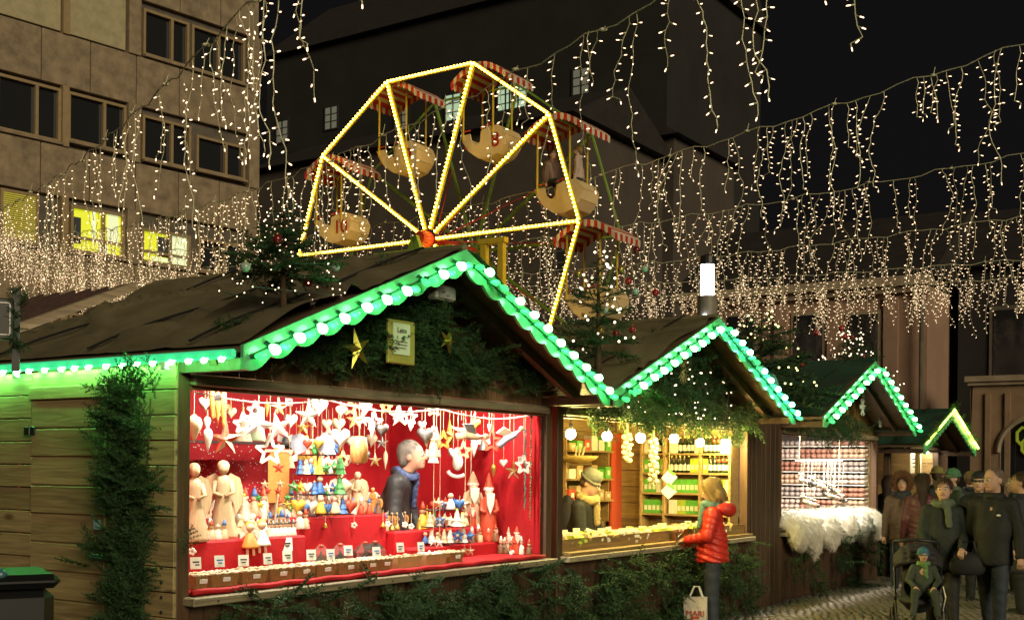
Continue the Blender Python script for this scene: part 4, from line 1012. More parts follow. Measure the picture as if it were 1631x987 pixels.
for x, y, r, lab in ((1374, 648, .13, 'white snowflake ornament hanging on the fir of the slipper stall gable'), (1376, 622, .10, 'smaller white snowflake above another under the lit slipper stall gable edge'), (1412, 661, .10, 'white snowflake on the ochre boards of the slipper stall gable'), (1402, 672, .08, 'small white snowflake lowest on the slipper stall gable')):
    sf = thing('snowflake_ornament', lab, 'snowflake', GW(x, y, .2), PHI); b = MB()
    for k in range(6):
        q = math.pi * k / 3; c, s = math.cos(q), math.sin(q); b.tube([(0, 0, 0), (r * c, 0, r * s)], .010, 4)
        for f in (.5, .8):
            for sd in (-1, 1): b.tube([(r * f * c, 0, r * f * s), (r * f * c + .3 * r * math.cos(q + sd * .9), 0, r * f * s + .3 * r * math.sin(q + sd * .9))], .008, 4)
    b.build('arms', M_snow, sf); MB().tube([(r * .33 * math.cos(i * .52), 0, r * .33 * math.sin(i * .52)) for i in range(12)], .009, 4, closed=True).build('ring', M_snow, sf)
# last stall: lime light tubes in fir on its gable
S = STALL['four']; M_lime = mat('lime_light_tube', (.7, 1, .2), emit=(.62, 1.0, .13), es=6.0)
tg = thing('lime_light_tube', 'yellow-green light tube on the gable of the last stall', 'light tube', S['o'].location, PHI); out = []
for xe in (S['xl'], S['xr']):
    MB().tube([(xe, -.64, S['ze'] + .02), (S['xc'], -.64, S['za'] + .02)], .026 if xe > S['xc'] else .016, 6).build('tube', M_lime, tg)
    for i in range(26):
        f = RD.random(); out.append((xe + (S['xc'] - xe) * f, -.62, S['ze'] + (S['za'] - S['ze']) * f + .03, rdir(0, .6), RD.uniform(.35, .6)))
garland('gable_fir_garland', 'fir garland wound round the lime lit gable of the last stall', 'four', out, SPRC, m=M_firl)
# street lamp behind the soap stall
lp = thing('street_lamp', 'lit cylindrical street lamp behind the soap stall ridge', 'street lamp', (lambda p: (p.x, p.y, 0))(at(1124, 745, 17.5)))
LZ = at(1124, 422, 17.5).z; LB = at(1124, 472, 17.5).z
MB().lathe([(.12, 0), (.12, .05), (.08, .1), (.08, LB - .5), (.15, LB - .48), (.15, LB)], 16).build('pole', mat('grey_lamp_pole', (.22, .2, .16), rough=.5, var=.1), lp, smooth=True, angle=40)
MB().lathe([(.10, LB), (.10, LZ)], 16).build('lamp_tube', mat('street_lamp_glow', (1, 1, .95), emit=(1.0, .96, .85), es=9.0), lp, smooth=True, angle=40)
MB().lathe([(.12, LZ), (.13, LZ + .02), (.12, LZ + .12), (.02, LZ + .16)], 16).build('lamp_cap', M_black, lp)
MB().ball((-.06, -.17, LB - .31), .035, 8, 6).build('spot_lamp', mat('small_spot_glow', (1, 1, 1), emit=(.9, .95, 1), es=8), lp)
# ================================================================== RED STALL: cloth, lamps and goods
M_redc = mat('red_cloth', (.44, .004, .010), rough=.75, var=.14, vscale=5, bump=.12, bscale=60)
M_wht = mat('white_wood', (.80, .76, .68), rough=.5, var=.06, vscale=12)
M_crm = mat('cream_wood', (.66, .52, .34), rough=.55, var=.15, vscale=14)
M_carv = mat('carved_lime_wood', (.56, .40, .24), rough=.55, var=.22, vscale=22, stretch=(1, 1, .15), bump=.3, bscale=50)
M_rdw = mat('red_wood', (.52, .07, .03), rough=.5, var=.2, vscale=12)
M_org = mat('orange_wood', (.62, .26, .05), rough=.5, var=.2, vscale=12)
M_gry = mat('grey_tin', (.22, .21, .20), rough=.4, metal=.6, var=.25, vscale=10)
M_blu = mat('blue_paint', (.05, .16, .45), rough=.45); M_lbl = mat('grey_blue_paint', (.34, .36, .46), rough=.5)
M_gre = mat('leaf_green_paint', (.06, .28, .07), rough=.45); M_yelp = mat('yellow_paint', (.75, .52, .06), rough=.45)
M_skinw = mat('painted_face', (.75, .5, .34), rough=.5); M_card = mat('white_card', (.82, .82, .78), rough=.6)
M_str = mat('pale_string', (.6, .5, .3), rough=.7); M_goldp = mat('gold_paint', (.62, .42, .08), rough=.35, metal=.5)
M_wick = mat('wicker', (.42, .24, .08), rough=.6, var=.4, vscale=60, stretch=(1, 1, 3), bump=.8, bscale=110)
M_box = mat('kraft_box', (.45, .32, .14), rough=.6, var=.15)
M_film = mat('clear_film', (.9, .8, .75), rough=.06, trans=.9, spec=.6)
M_brn = mat('brown_wood', (.20, .10, .045), rough=.5, var=.3, vscale=14)
b = s1
def stepz(t, y):
    if y < .38: return .985
    if t < 1.42: return 1.25 if y < .74 else 1.366
    if t < 2.62: return .985 if y < .62 else 1.366
    if y < .52: return 1.088
    return 1.366 if (t < 3.0 and y > .74) else 1.22
def GWc(x, y, o, stand=False):
    t, z = G(x, y, o)
    while t > 3.90 and o < -.06: o += .02; t, z = G(x, y, o)
    if stand:
        zs = stepz(t, -o)
        if abs(z - zs) < .25: z = zs
    return W(t, o, z)
def GWs(x, y, o): return GWc(x, y, o, True)
def cloth(name, V, F): return MB().add(V, F).build(name, M_redc, b)
cl = thing('red_cloth_lining', 'bright red cloth lining the back and side walls of the ornament stall', 'cloth lining', s1.location, PHI)
def drape(name, p0, p1, z0, z1, n=60, amp=.012):
    a, c = Vector(p0), Vector(p1); d = c - a; nn = Vector((-d.y, d.x)).normalized(); V = []; F = []
    for i in range(n + 1):
        p = a + d * (i / n) + nn * amp * (math.sin(i * .9) + .6 * math.sin(i * 2.3 + 1)); V += [(p.x, p.y, z0), (p.x, p.y, z1)]
    F = [(2 * i, 2 * i + 2, 2 * i + 3, 2 * i + 1) for i in range(n)]; o = MB().add(V, F).build(name, M_redc, cl, smooth=True); return o
drape('back_drape', (0, 1.78), (4.09, 1.78), .9, 2.42); drape('side_drape', (4.05, 1.78), (4.05, .03), .9, 2.42, 40, .006); drape('side_drape', (.03, .05), (.03, 1.78), .9, 2.42, 40, .006)
st = thing('red_display_steps', 'stepped counter display covered in red cloth inside the ornament stall', 'display steps', s1.location, PHI)
for nm, x0, x1, y0, y1, z0, z1 in (('counter_cloth', .005, 4.03, -.02, .63, .952, .985), ('step', .04, 1.42, .38, .72, .94, 1.25), ('step', 1.42, 2.62, .62, .74, .94, 1.365), ('step', .04, 3.0, .74, 1.12, .94, 1.366), ('step', 2.62, 4.03, .38, .53, .94, 1.088), ('step', 2.625, 4.028, .53, .745, .94, 1.22), ('step', 3.002, 4.026, .745, 1.12, .94, 1.219)):
    MB().box(((x0 + x1) / 2, (y0 + y1) / 2, (z0 + z1) / 2), (x1 - x0, y1 - y0, z1 - z0), bev=.012).build(nm, M_redc, st)
MB().tube([(.0 + 4.03 * i / 40, -.03 + .004 * math.sin(i), .975 + .005 * math.sin(i * 1.7)) for i in range(41)], .018, 6).build('rolled_edge', M_redc, st, smooth=True)
sh = thing('dark_glass_shelf', 'dark upper shelf carrying cone trees at the left of the ornament stall', 'shelf', s1.location, PHI)
MB().box((1.45, 1.25, 1.925), (1.5, .28, .018)).build('board', mat('smoked_shelf', (.05, .04, .04), rough=.2), sh)
for x in (.75, 2.15): MB().box((x, 1.37, 1.62), (.03, .03, .6)).build('upright', M_black, sh)
for i, x in enumerate((.55, 1.5, 2.45, 3.4)):   # lamps tucked up behind the lintel
    lm = thing('strip_spotlight', 'slim spotlight behind the lintel of the red stall, %s from the left' % ORD[i], 'spotlight', W(x, -.13, 2.40), PHI, 'spotlights behind the red stall lintel')
    MB().box((0, 0, .02), (.5, .06, .03), bev=.006).build('housing', M_white, lm); MB().box((0, .0, -.002), (.46, .04, .012)).build('diffuser', mat('spot_diffuser', (1, 1, 1), emit=(1, .9, .74), es=6), lm)
    ld = bpy.data.lights.new('spot_lamp', 'AREA'); ld.shape = 'RECTANGLE'; ld.size = .46; ld.size_y = .05; ld.energy = 27; ld.color = (1, .88, .72)
    lo = bpy.data.objects.new('spot_lamp', ld); COL.objects.link(lo); lo.parent = lm; lo.location = (0, .0, -.015); lo.rotation_euler = (rad(22), 0, 0)
# ---- kinds of goods; each is built round its own origin, facing -y
def cord(g, z, top=2.235, m=None): MB().tube([(0, 0, z), (0, 0, top)], .0022, 4).build('cord', m or M_str, g)
def heart_mb(s, th):
    n = 28; ring = []
    for i in range(n):
        q = 2 * math.pi * i / n; ring.append((s * 16 * math.sin(q) ** 3 / 34, 0, s * (13 * math.cos(q) - 5 * math.cos(2 * q) - 2 * math.cos(3 * q) - math.cos(4 * q)) / 30 - s * .06))
    inn = [(x * .6, -th, z * .6) for x, _, z in ring]; inb = [(x * .6, th, z * .6) for x, _, z in ring]
    vs = ring + inn + inb + [(0, -th * 1.25, 0), (0, th * 1.25, 0)]
    F = []
    for i in range(n):
        j = (i + 1) % n; F += [(i, j, n + j, n + i), (j, i, 2 * n + i, 2 * n + j), (n + i, n + j, 3 * n), (2 * n + j, 2 * n + i, 3 * n + 1)]
    return MB().add(vs, F)
def hang(name, label, cat, x, y, o, yaw=None, top=2.235, m=None, halfh=.05, grp='ornaments hanging from the red stall lintel'):
    p = GWc(x, y, o); g = thing(name, label, cat, p, PHI + rad(yaw if yaw is not None else RD.uniform(-62, -30)), grp)
    MB().tube([(0, 0, halfh), (0, 0, max(top - p.z, halfh + .02))], .0022, 4).build('cord', m or M_str, g); return g
def hang_heart(label, x, y, s, m, o=-.33, yaw=None):
    g = hang('hanging_heart', label, 'heart', x, y, o, yaw, halfh=s * .28); s *= 1.2; heart_mb(s, s * .13).build('heart', m, g, smooth=True); return g
def hang_star(label, x, y, R1, m, o=-.33, yaw=None, spire=1.25, rot=0.0, m2=None):
    g = hang('hanging_star', label, 'star', x, y, o, yaw, halfh=R1 * spire * .9); s = star_mesh(R1, R1 * .38, R1 * .3, spire=spire).build('star', m, g)
    if m2 is not None:
        s.data.materials.append(m2)
        for p in s.data.polygons: p.material_index = p.index % 2
    s.rotation_euler = (0, rot, 0); return g
def hang_drop(label, x, y, h, r, m, o=-.33):
    g = hang('hanging_drop', label, 'ornament', x, y, o, halfh=h * .5)
    MB().lathe([(.002, -h / 2), (r * .35, -h * .3), (r * .8, -h * .02), (r, h * .2), (r * .8, h * .36), (r * .3, h * .46), (r * .22, h * .5)], 10).build('drop', m, g, smooth=True); return g
def frame_star(label, x, y, R1, m, o=-.33, yaw=None, spire=1.2):
    g = hang('open_star_frame', label, 'star', x, y, o, yaw, halfh=R1)
    P = [(R1 * (1 if k % 2 == 0 else .42) * math.cos(math.pi / 2 + math.pi * k / 5), 0, R1 * (1 if k % 2 == 0 else .42) * math.sin(math.pi / 2 + math.pi * k / 5) * (spire if k == 0 else 1)) for k in range(10)]
    bb = MB()
    for i in range(10):
        a, c = Vector(P[i]), Vector(P[(i + 1) % 10]); d = c - a
        bb.box((0, 0, 0), (d.length * 1.04, .022, .02), Matrix.Translation((a + c) / 2) @ Euler((0, -math.atan2(d.z, d.x), 0)).to_matrix().to_4x4())
    bb.build('slats', m, g); return g
def angel(label, x, y, h, o, m=None, yaw=-45, wings=None, hanging=False, group=None):
    """robed figure with wings: pleated robe, arms, head and hair"""
    m = m or M_carv; p = GWs(x, y, o); g = thing('angel_figure', label, 'angel', p, PHI + rad(yaw), group)
    n = 22; prof = [(.0, .17), (.04, .165), (.3, .12), (.52, .085), (.66, .095), (.74, .075), (.78, .03)]; V = []; F = []
    for z, r in prof:
        for k in range(n):
            q = 2 * math.pi * k / n; rr = r * h * (1 + (.1 * math.cos(q * 9) if z < .5 else 0)); V.append((rr * math.cos(q), rr * .8 * math.sin(q), z * h))
    for i in range(len(prof) - 1):
        for k in range(n): F.append((i * n + k, i * n + (k + 1) % n, (i + 1) * n + (k + 1) % n, (i + 1) * n + k))
    F.append(tuple(range(n))[::-1]); F.append(tuple((len(prof) - 1) * n + k for k in range(n)))
    bb = MB().add(V, F)
    for s in (-1, 1): bb.tube([(s * .085 * h, 0, .70 * h), (s * .12 * h, -.05 * h, .56 * h), (s * .02 * h, -.10 * h, .52 * h)], [.032 * h, .03 * h, .022 * h], 7)
    bb.build('robe', m, g, smooth=True); MB().ball((0, -.01 * h, .86 * h), (.066 * h, .07 * h, .08 * h), 12, 9).build('head', m if m is not M_wht else M_skinw, g, smooth=True)
    MB().ball((0, .015 * h, .885 * h), (.078 * h, .075 * h, .075 * h), 10, 8).build('hair', m if m in (M_carv, M_wht) else M_crm, g, smooth=True)
    wp = [(.02, .72), (.10, .80), (.22, .74), (.27, .58), (.24, .40), (.17, .28), (.14, .42), (.08, .52)]
    for s in (-1, 1): MB().prism([(s * a * h, z * h) for a, z in wp], .018 * h, T(0, .075 * h, 0, rz=s * .35)).build('wing', wings or m, g)
    return g
def cone_tree(label, x, y, h, r, m, o, dots=None, name='cone_tree', steps=0):
    g = thing(name, label, 'tree ornament', GWs(x, y, o), PHI + RD.uniform(-1, 0))
    if steps:
        pr = []
        for k in range(steps): f = k / steps; pr += [(r * (1 - f), h * (.08 + .9 * f)), (r * (1 - f) * .72, h * (.08 + .9 * (f + .9 / steps)))]
        pr.append((.002, h))
    else: pr = [(r, 0), (r * .97, h * .03), (r * .5, h * .5), (.004, h)]
    MB().lathe(pr, 14).build('cone', m, g, smooth=not steps)
    if dots:
        d = MB()
        for i in range(14): f = RD.uniform(.08, .85); q = RD.uniform(0, 6.28); d.ball((r * (1 - f) * math.cos(q), r * (1 - f) * math.sin(q), h * f), r * .07, 6, 4)
        tag(d.build('painted_dot', dots, g), kind='stuff')
    MB().ball((0, 0, h), r * .16, 6, 5).build('tip', M_goldp, g); return g
def santa(label, x, y, h, o, coat=None, yaw=-45, slim=1.0, group=None):
    coat = coat or M_rdw; g = thing('santa_figure', label, 'santa', GWs(x, y, o), PHI + rad(yaw), group); k = slim
    MB().lathe([(.17 * h * k, 0), (.18 * h * k, .03 * h), (.15 * h * k, .3 * h), (.13 * h * k, .52 * h), (.11 * h * k, .62 * h), (.05 * h * k, .68 * h)], 14).build('coat', coat, g, smooth=True)
    MB().ball((0, -.02 * h, .70 * h), (.075 * h * k, .08 * h * k, .08 * h), 10, 8).build('head', M_skinw, g, smooth=True)
    MB().prism([(-.075 * h * k, .70 * h), (.075 * h * k, .70 * h), (.06 * h * k, .54 * h), (0, .40 * h), (-.06 * h * k, .54 * h)], .06 * h, T(0, -.1 * h * k, 0, rx=.1)).build('beard', M_wht, g)
    MB().lathe([(.088 * h * k, .75 * h), (.085 * h * k, .79 * h), (.05 * h * k, .90 * h), (.004, h)], 12).build('hat', coat, g, smooth=True); MB().lathe([(.095 * h * k, .74 * h), (.098 * h * k, .77 * h), (.09 * h * k, .785 * h)], 12).build('hat_brim', M_wht, g)
    for s in (-1, 1): MB().tube([(s * .11 * h * k, 0, .6 * h), (s * .15 * h * k, -.06 * h, .45 * h), (s * .07 * h * k, -.14 * h * k, .42 * h)], [.04 * h, .038 * h, .03 * h], 7).build('arm', coat, g, smooth=True)
    return g
def figurine(label, x, y, h, o, body, hat=None, group='small figures crowding the red stall steps', head=None):
    h *= 1.35
    g = thing('small_figure', label, 'figurine', GWs(x, y, o), PHI + rad(RD.uniform(-70, -20)), group)
    MB().lathe([(.24 * h, 0), (.26 * h, .05 * h), (.2 * h, .35 * h), (.1 * h, .62 * h), (.06 * h, .68 * h)], 10).build('body', body, g, smooth=True)
    MB().ball((0, 0, .78 * h), .15 * h, 8, 6).build('head', head or M_skinw, g, smooth=True)
    if hat is not None: MB().lathe([(.16 * h, .84 * h), (.1 * h, .98 * h), (.005, 1.18 * h)], 8).build('hat', hat, g, smooth=True)
    for s in (-1, 1): MB().tube([(s * .09 * h, 0, .58 * h), (s * .2 * h, -.06 * h, .4 * h)], [.05 * h, .04 * h], 5).build('arm', body, g)
    return g
def card(label, x, y, o, w=.062, h=.062, parent=None, grp='white price cards behind the baskets'):
    g = thing('price_card', label, 'price card', GWc(x, y, o), PHI + rad(RD.uniform(-35, -5)), grp)
    MB().box((0, .004, 0), (w, .003, h), T(rx=-.15)).build('paper', M_card, g)
    MB().box((0, -.002, .006), (w * .6, .002, h * .12), T(rx=-.15)).box((RD.uniform(-.01, .01), -.002, -.012), (w * .4, .002, h * .1), T(rx=-.15)).build('print', M_ink if RD.random() < .5 else M_blu, g); return g
# ---- hanging along the lintel, left to right
hang_drop('white and tan teardrop lantern hanging against the left post', 309, 682, .18, .055, M_crm)
hang_heart('spotted white heart hanging first from the left post', 327, 641, .085, M_wht)
hang_drop('slim white drop hanging under the spotted heart', 331, 700, .17, .032, M_wht)
for i, x in enumerate((338, 347, 356)): hang_drop('orange glass icicle at the left, %s of three' % ORD[i], x, 645 + 4 * i, .22 + .03 * i, .022, M_org, o=-.3)
hang_star('large two-tone red star with a long top point hanging at the left', 359, 700, .115, M_crm, yaw=-50, spire=1.5, m2=M_rdw)
hang_star('big white ridged star glaring under the lamp at the left', 412, 676, .125, M_wht, yaw=-52, spire=1.0, rot=.3)
hang_star('second big white star overlapping the glaring star', 442, 680, .11, M_wht, yaw=-45, o=-.42, spire=1.0, rot=-.2)
frame_star('open white slatted star frame below the glaring stars', 430, 718, .10, M_wht, yaw=-50)
hang_star('cream ridged star left of the big white heart', 491, 662, .10, M_crm, yaw=-50, m2=M_wht)
hang_heart('large pale heart tucked up under the lintel', 508, 644, .12, M_wht, o=-.42)
hang_heart('small tan heart with bird beside the lintel middle', 543, 653, .075, M_crm)
hang_heart('long white heart hanging on a gold cord at mid stall', 542, 694, .13, M_wht, yaw=-52)
hang_star('small cream and orange star right of the long white heart', 566, 669, .075, M_crm, m2=M_org)
g = hang('flame_lantern', 'orange flame-patterned hanging lantern left of the seller', 'lantern', 572, 716, -.2, halfh=.1)
MB().lathe([(.045, -.1), (.062, -.09), (.068, 0), (.055, .09), (.03, .1)], 12).build('shade', mat('flame_pattern', (.62, .12, .03), rough=.4, col2=(.85, .55, .2), vscale=18, stretch=(3, 3, .6)), g, smooth=True)
hang_heart('round white heart under the lintel right of the star', 582, 647, .09, M_wht); hang_drop('white leaf drop above the seller\'s shoulder', 592, 683, .16, .026, M_wht)
hang_heart('dark tin heart hanging just left of the seller\'s head', 608, 682, .095, M_gry, o=-.3)
hang_star('flat white five-pointed star above the seller\'s head', 636, 664, .085, M_wht, yaw=-50, spire=1.3)
hang_drop('small white boot ornament right of the flat white star', 654, 680, .07, .022, M_wht)
hang_heart('grey tin heart hanging beside the wooden angel', 677, 690, .12, M_gry, yaw=-50)
angel('carved wooden angel hanging from the lintel right of the seller', 690, 728, .27, -.30, yaw=-40, group='ornaments hanging from the red stall lintel')
hang_drop('long white icicle hanging beside the wooden angel', 695, 704, .26, .016, M_wht)
hang_star('slim twisted orange star turned edge-on', 716, 694, .10, M_org, yaw=20, spire=1.6)
g = hang('hanging_moon', 'white crescent moon ornament under the lintel', 'moon', 735, 676, -.33, -50, halfh=.04)
MB().prism([(.09 * math.cos(q), .09 * math.sin(q) * .6) for q in [math.pi + i * math.pi / 10 for i in range(11)]] + [(.09 * math.cos(q), .045 * math.sin(q) * .6) for q in [2 * math.pi - i * math.pi / 10 for i in range(1, 10)]], .02).build('crescent', M_wht, g)
hang_heart('glossy gold heart lit under the lintel', 757, 673, .09, M_goldp)
def flying(label, x, y, m, m2, yaw, tilt):
    g = hang('flying_angel', label, 'angel', x, y, -.15, yaw, halfh=.03)
    MB().tube([(-.12, 0, -.04), (-.04, 0, .0), (.05, 0, .01), (.10, 0, .03)], [.03, .032, .028, .012], 8, T(ry=tilt)).build('body', m, g, smooth=True)
    MB().ball((.125, 0, .04), .026, 8, 6, T(ry=tilt)).build('head', M_skinw, g, smooth=True)
    for s in (-1, 1): MB().prism([(-.02, .02), (.05, .03), (-.02, .12), (-.10, .09)], .012, T(0, s * .015, 0, rx=s * .5, ry=tilt)).build('wing', m2, g)
flying('grey flying angel hanging over the gold heart', 750, 695, M_carv, M_gry, -40, .3); flying('blue-grey flying angel swooping near the bead chains', 812, 697, M_lbl, M_crm, -45, -.35)
hang_drop('pointed white drop under the grey flying angel', 755, 713, .16, .032, M_wht); hang_drop('small white drop beside the open red star', 779, 681, .075, .018, M_wht)
frame_star('open red slatted star frame near the right end', 783, 703, .095, M_rdw, yaw=-50, spire=1.5)
g = hang('santa_swing', 'white santa sitting in a crescent swing against the red cloth', 'ornament', 729, 740, -.4, -50, top=2.235, halfh=.08)
MB().ball((0, 0, .02), (.045, .03, .07), 10, 8).build('body', M_wht, g, smooth=True); MB().tube([(.09 * math.cos(q), 0, -.03 + .07 * math.sin(q)) for q in [math.pi * 1.1 + i * .28 for i in range(8)]], .017, 6).build('crescent', M_wht, g)
for i, (x, y0, y1) in enumerate(((837, 685, 812), (846, 662, 828), (861, 662, 832))):
    p0, p1 = GWc(x, y0, -.1), GWc(x, y1, -.1); g = thing('bead_chain', 'dark bead chain hanging at the right end of the red stall, %s of three' % ORD[i], 'bead chain', p0, PHI, 'dark bead chains at the right end')
    L = p0.z - p1.z; bb = MB(); n = 34
    for k in range(n): bb.ball((.006 * math.sin(k * 1.3), 0, -L * k / n), (.010, .010, .013) if k % 5 else (.014, .014, .018), 6, 4)
    tag(bb.build('beads', M_gry if i != 1 else M_brn, g), kind='stuff'); MB().tube([(0, 0, 2.235 - p0.z if 2.235 > p0.z else .01), (0, 0, -L)], .002, 4).build('cord', M_str, g)
g = thing('bead_garland', 'string of white beads looped along the underside of the lintel', 'bead garland', s1.location, PHI); bb = MB(); pts = []
for i in range(220):
    x = .02 + 4.0 * i / 220; z = 2.215 - .05 * abs(math.sin(x * 2.4)); pts.append((x, .08, z)); bb.ball((x, .08, z), .007, 5, 4)
tag(bb.build('beads', M_wht, g), kind='stuff'); MB().tube(pts[::4], .002, 3).build('cord', M_str, g)
for i, (x, y) in enumerate(((347, 632), (461, 640), (829, 731))):
    card(('white tag dangling near the orange icicles', 'white tag dangling beside the cone trees', 'tilted white tag against the red side wall')[i], x, y, -.12 if i < 2 else -.3, .05, .05, grp='dangling white tags')
# ---- standing on the shelf and steps
cone_tree('cream dotted cone tree, left one on the upper shelf', 387, 703, .26, .075, M_crm, -1.2, M_gre); cone_tree('pale green dotted cone tree, right one on the upper shelf', 409, 702, .30, .08, mat('pale_green_paint', (.4, .5, .3), rough=.5), -1.25, M_rdw)
angel('tall carved wooden angel standing at the left of the stall', 355, 826, .56, -.55, yaw=-40); angel('tall carved wooden angel half hidden by the left post', 309, 836, .54, -.42, yaw=-30)
angel('carved wooden angel standing beside the seller', 569, 820, .36, -.8, yaw=-50); angel('white painted angel with a red heart behind the carved angel', 541, 800, .36, -1.0, m=M_wht, yaw=-45)
g = cone_tree('flat cream wooden tree with dark stripes beside the tall angel', 388, 822, .29, .10, M_crm, -.6, name='stepped_tree', steps=5)
g = thing('wing_ornament', 'pair of broad grey wings with a red and a gold heart hanging centrally', 'ornament', GWc(498, 705, -.35), PHI + rad(-50), 'ornaments hanging from the red stall lintel')
for s in (-1, 1): MB().prism([(s * .02, .03), (s * .09, .07), (s * .15, .05), (s * .16, -.03), (s * .11, -.09), (s * .05, -.06)], .014).build('wing', M_lbl, g)
heart_mb(.075, .012).build('heart', M_rdw, g, loc=(-.035, -.02, 0)); heart_mb(.085, .012).build('heart', M_goldp, g, loc=(.045, -.025, 0)); MB().tube([(0, 0, .0), (0, 0, 2.235 - g.location.z)], .0022, 4).build('cord', M_str, g)
g = thing('wooden_house_panel', 'tall orange wooden panel house with a star cut-out behind the star sticks', 'ornament', GWc(443, 800, -.95), PHI + rad(-40))
MB().prism([(-.08, 0), (.08, 0), (.08, .36), (0, .46), (-.08, .36)], .05).build('panel', M_org, g); star_mesh(.05, .02, .012).build('star', M_rdw, g, loc=(0, -.03, .27)); MB().box((0, .0, .40), (.21, .07, .02), T(0, 0, 0)).build('eave', M_crm, g)
g = thing('star_stick_pot', 'red pot holding wooden sticks topped with stars', 'pot', GWs(434, 826, -.55), PHI)
MB().lathe([(.055, 0), (.06, .01), (.075, .075), (.08, .085), (.07, .085), (.065, .03), (.01, .025)], 16).build('pot', M_rdw, g, smooth=True, angle=40)
for k in range(9):
    q = k * .75; lx, ly = .12 * math.cos(q) * (1 + .3 * (k % 2)), .07 * math.sin(q); h = .20 + .05 * ((k * 3) % 4)
    sk = MB().tube([(lx * .25, ly * .25, .03), (lx, ly, h)], .004, 5).build('stick', M_crm, g); star_mesh(.035, .015, .012).build('star', (M_yelp, M_crm, M_rdw, M_gre)[k % 4], sk, loc=(lx, ly - .01, h + .02), rotz=-.8)
def rack(label, x, y, o, tiers, w, dz):
    p = GWs(x, y, o); g = thing('tiered_wire_rack', label, 'wire rack', p, PHI + rad(-30))
    MB().tube([(0, 0, 0), (0, 0, dz * tiers)], .006, 6).build('post', M_black, g)
    for k in range(tiers):
        ww = w * (1 - .18 * k); t = MB()
        for s in (-1, 1): t.tube([(-ww, s * .07, dz * k + .02), (ww, s * .07, dz * k + .02)], .004, 4).tube([(s * ww, -.07, dz * k + .02), (s * ww, .07, dz * k + .02)], .004, 4)
        for i in range(7): t.tube([(-ww + 2 * ww * i / 6, -.07, dz * k + .02), (-ww + 2 * ww * i / 6, .07, dz * k + .02)], .0025, 4)
        t.build('tray', M_black, g)
    return p
def ornaments(p, tiers, w, dz, n, cols, lab, seed):
    r = random.Random(seed); Rm = Matrix.Translation(p) @ Euler((0, 0, PHI + rad(-30))).to_matrix().to_4x4()
    for k in range(tiers):
        ww = w * (1 - .18 * k)
        for i in range(n):
            q = Rm @ Vector((-ww + 2 * ww * (i + .5) / n, -.075 + r.uniform(-.02, .03), dz * k + .026))
            kind = r.randrange(4); m = r.choice(cols); m2 = r.choice(cols)
            g = thing('painted_ornament', '%s, %s from left on %s tray' % (lab, ORD[i], ('lowest', 'second', 'third', 'fourth')[k]), 'ornament', q, PHI + rad(r.uniform(-70, -20)), lab + ' set')
            h = r.uniform(.09, .14)
            if kind == 0: MB().lathe([(.3 * h, 0), (.32 * h, .1 * h), (.12 * h, .65 * h), (.05 * h, .7 * h)], 8).build('body', m, g, smooth=True); MB().ball((0, 0, .82 * h), .19 * h, 8, 6).build('head', M_skinw, g, smooth=True)
            elif kind == 1: star_mesh(.5 * h, .22 * h, .13 * h).build('star', m, g, loc=(0, 0, .45 * h)); MB().ball((0, -.14 * h, .45 * h), .1 * h, 6, 5).build('button', m2, g)
            elif kind == 2: MB().lathe([(.35 * h, 0), (.2 * h, .35 * h), (.28 * h, .33 * h), (.12 * h, .7 * h), (.18 * h, .68 * h), (.01, h)], 8).build('tree', m, g); MB().ball((0, 0, h), .1 * h, 6, 5).build('tip', M_yelp, g)
            else: heart_mb(.9 * h, .16 * h).build('heart', m, g, loc=(0, 0, .48 * h), smooth=True); MB().tube([(0, 0, .7 * h), (.04 * h, 0, h), (0, 0, 1.05 * h)], .003, 4).build('loop', M_str, g)
COLS = [M_wht, M_wht, M_crm, M_rdw, M_yelp, M_gre, M_blu, M_org, M_crm]
p = rack('black tiered wire rack of painted ornaments in the middle of the stall', 505, 812, -.62, 4, .27, .15); ornaments(p, 4, .27, .15, 9, COLS, 'tiny painted ornament on the middle rack', 3)
p = rack('black tiered wire rack of white and blue ornaments right of the seller', 708, 846, -.45, 3, .24, .14); ornaments(p, 3, .24, .14, 8, [M_wht, M_wht, M_crm, M_blu, M_rdw], 'tiny white or blue ornament on the right rack', 4)
# left step: white little figures, penguins, dolls
for i in range(12):
    x = 307 + (i % 6) * 10; y = 836 - 9 * (i // 6) + 7; figurine('pale little wooden figure at the left step, %s of its row %s' % (ORD[i % 6], 'in front' if i < 6 else 'behind'), x, y + 10, .085, -.44 - .12 * (i // 6), (M_wht, M_crm, M_wht, M_skinw)[i % 4], (None, M_blu, None, M_rdw)[i % 4])
for i in range(5): figurine('cream round-headed angel doll standing on the left step, %s from the post' % ORD[i], (322, 341, 366, 380, 402)[i], 838, .13, -.60, M_crm, None, head=M_wht)
for i in range(7): figurine('little white penguin figure in a row left of the wrapped bags, %s' % ORD[i], 428 + 6.5 * i, 853, .075, -.42, M_wht, M_gry)
for (x, y, m, l) in ((417, 868, M_wht, 'white skirted angel doll sitting on the red step edge'), (398, 872, M_org, 'orange skirted angel doll beside the white one')):
    g = thing('skirted_doll', l, 'doll', GWc(x, y, -.36), PHI + rad(-35)); MB().lathe([(.065, 0), (.06, .015), (.02, .105), (.012, .11)], 12).build('skirt', m, g, smooth=True); MB().ball((0, 0, .14), .03, 10, 8).build('head', M_skinw, g, smooth=True); MB().ball((0, .012, .15), .033, 8, 6).build('hair', M_yelp, g, smooth=True)
    for s in (-1, 1): MB().tube([(s * .02, -.02, .0), (s * .022, -.035, -.05)], .01, 6).build('leg', M_skinw, g); MB().prism([(s * .015, .10), (s * .07, .12), (s * .06, .06)], .006, T(0, .03, 0)).build('wing', M_wht, g)
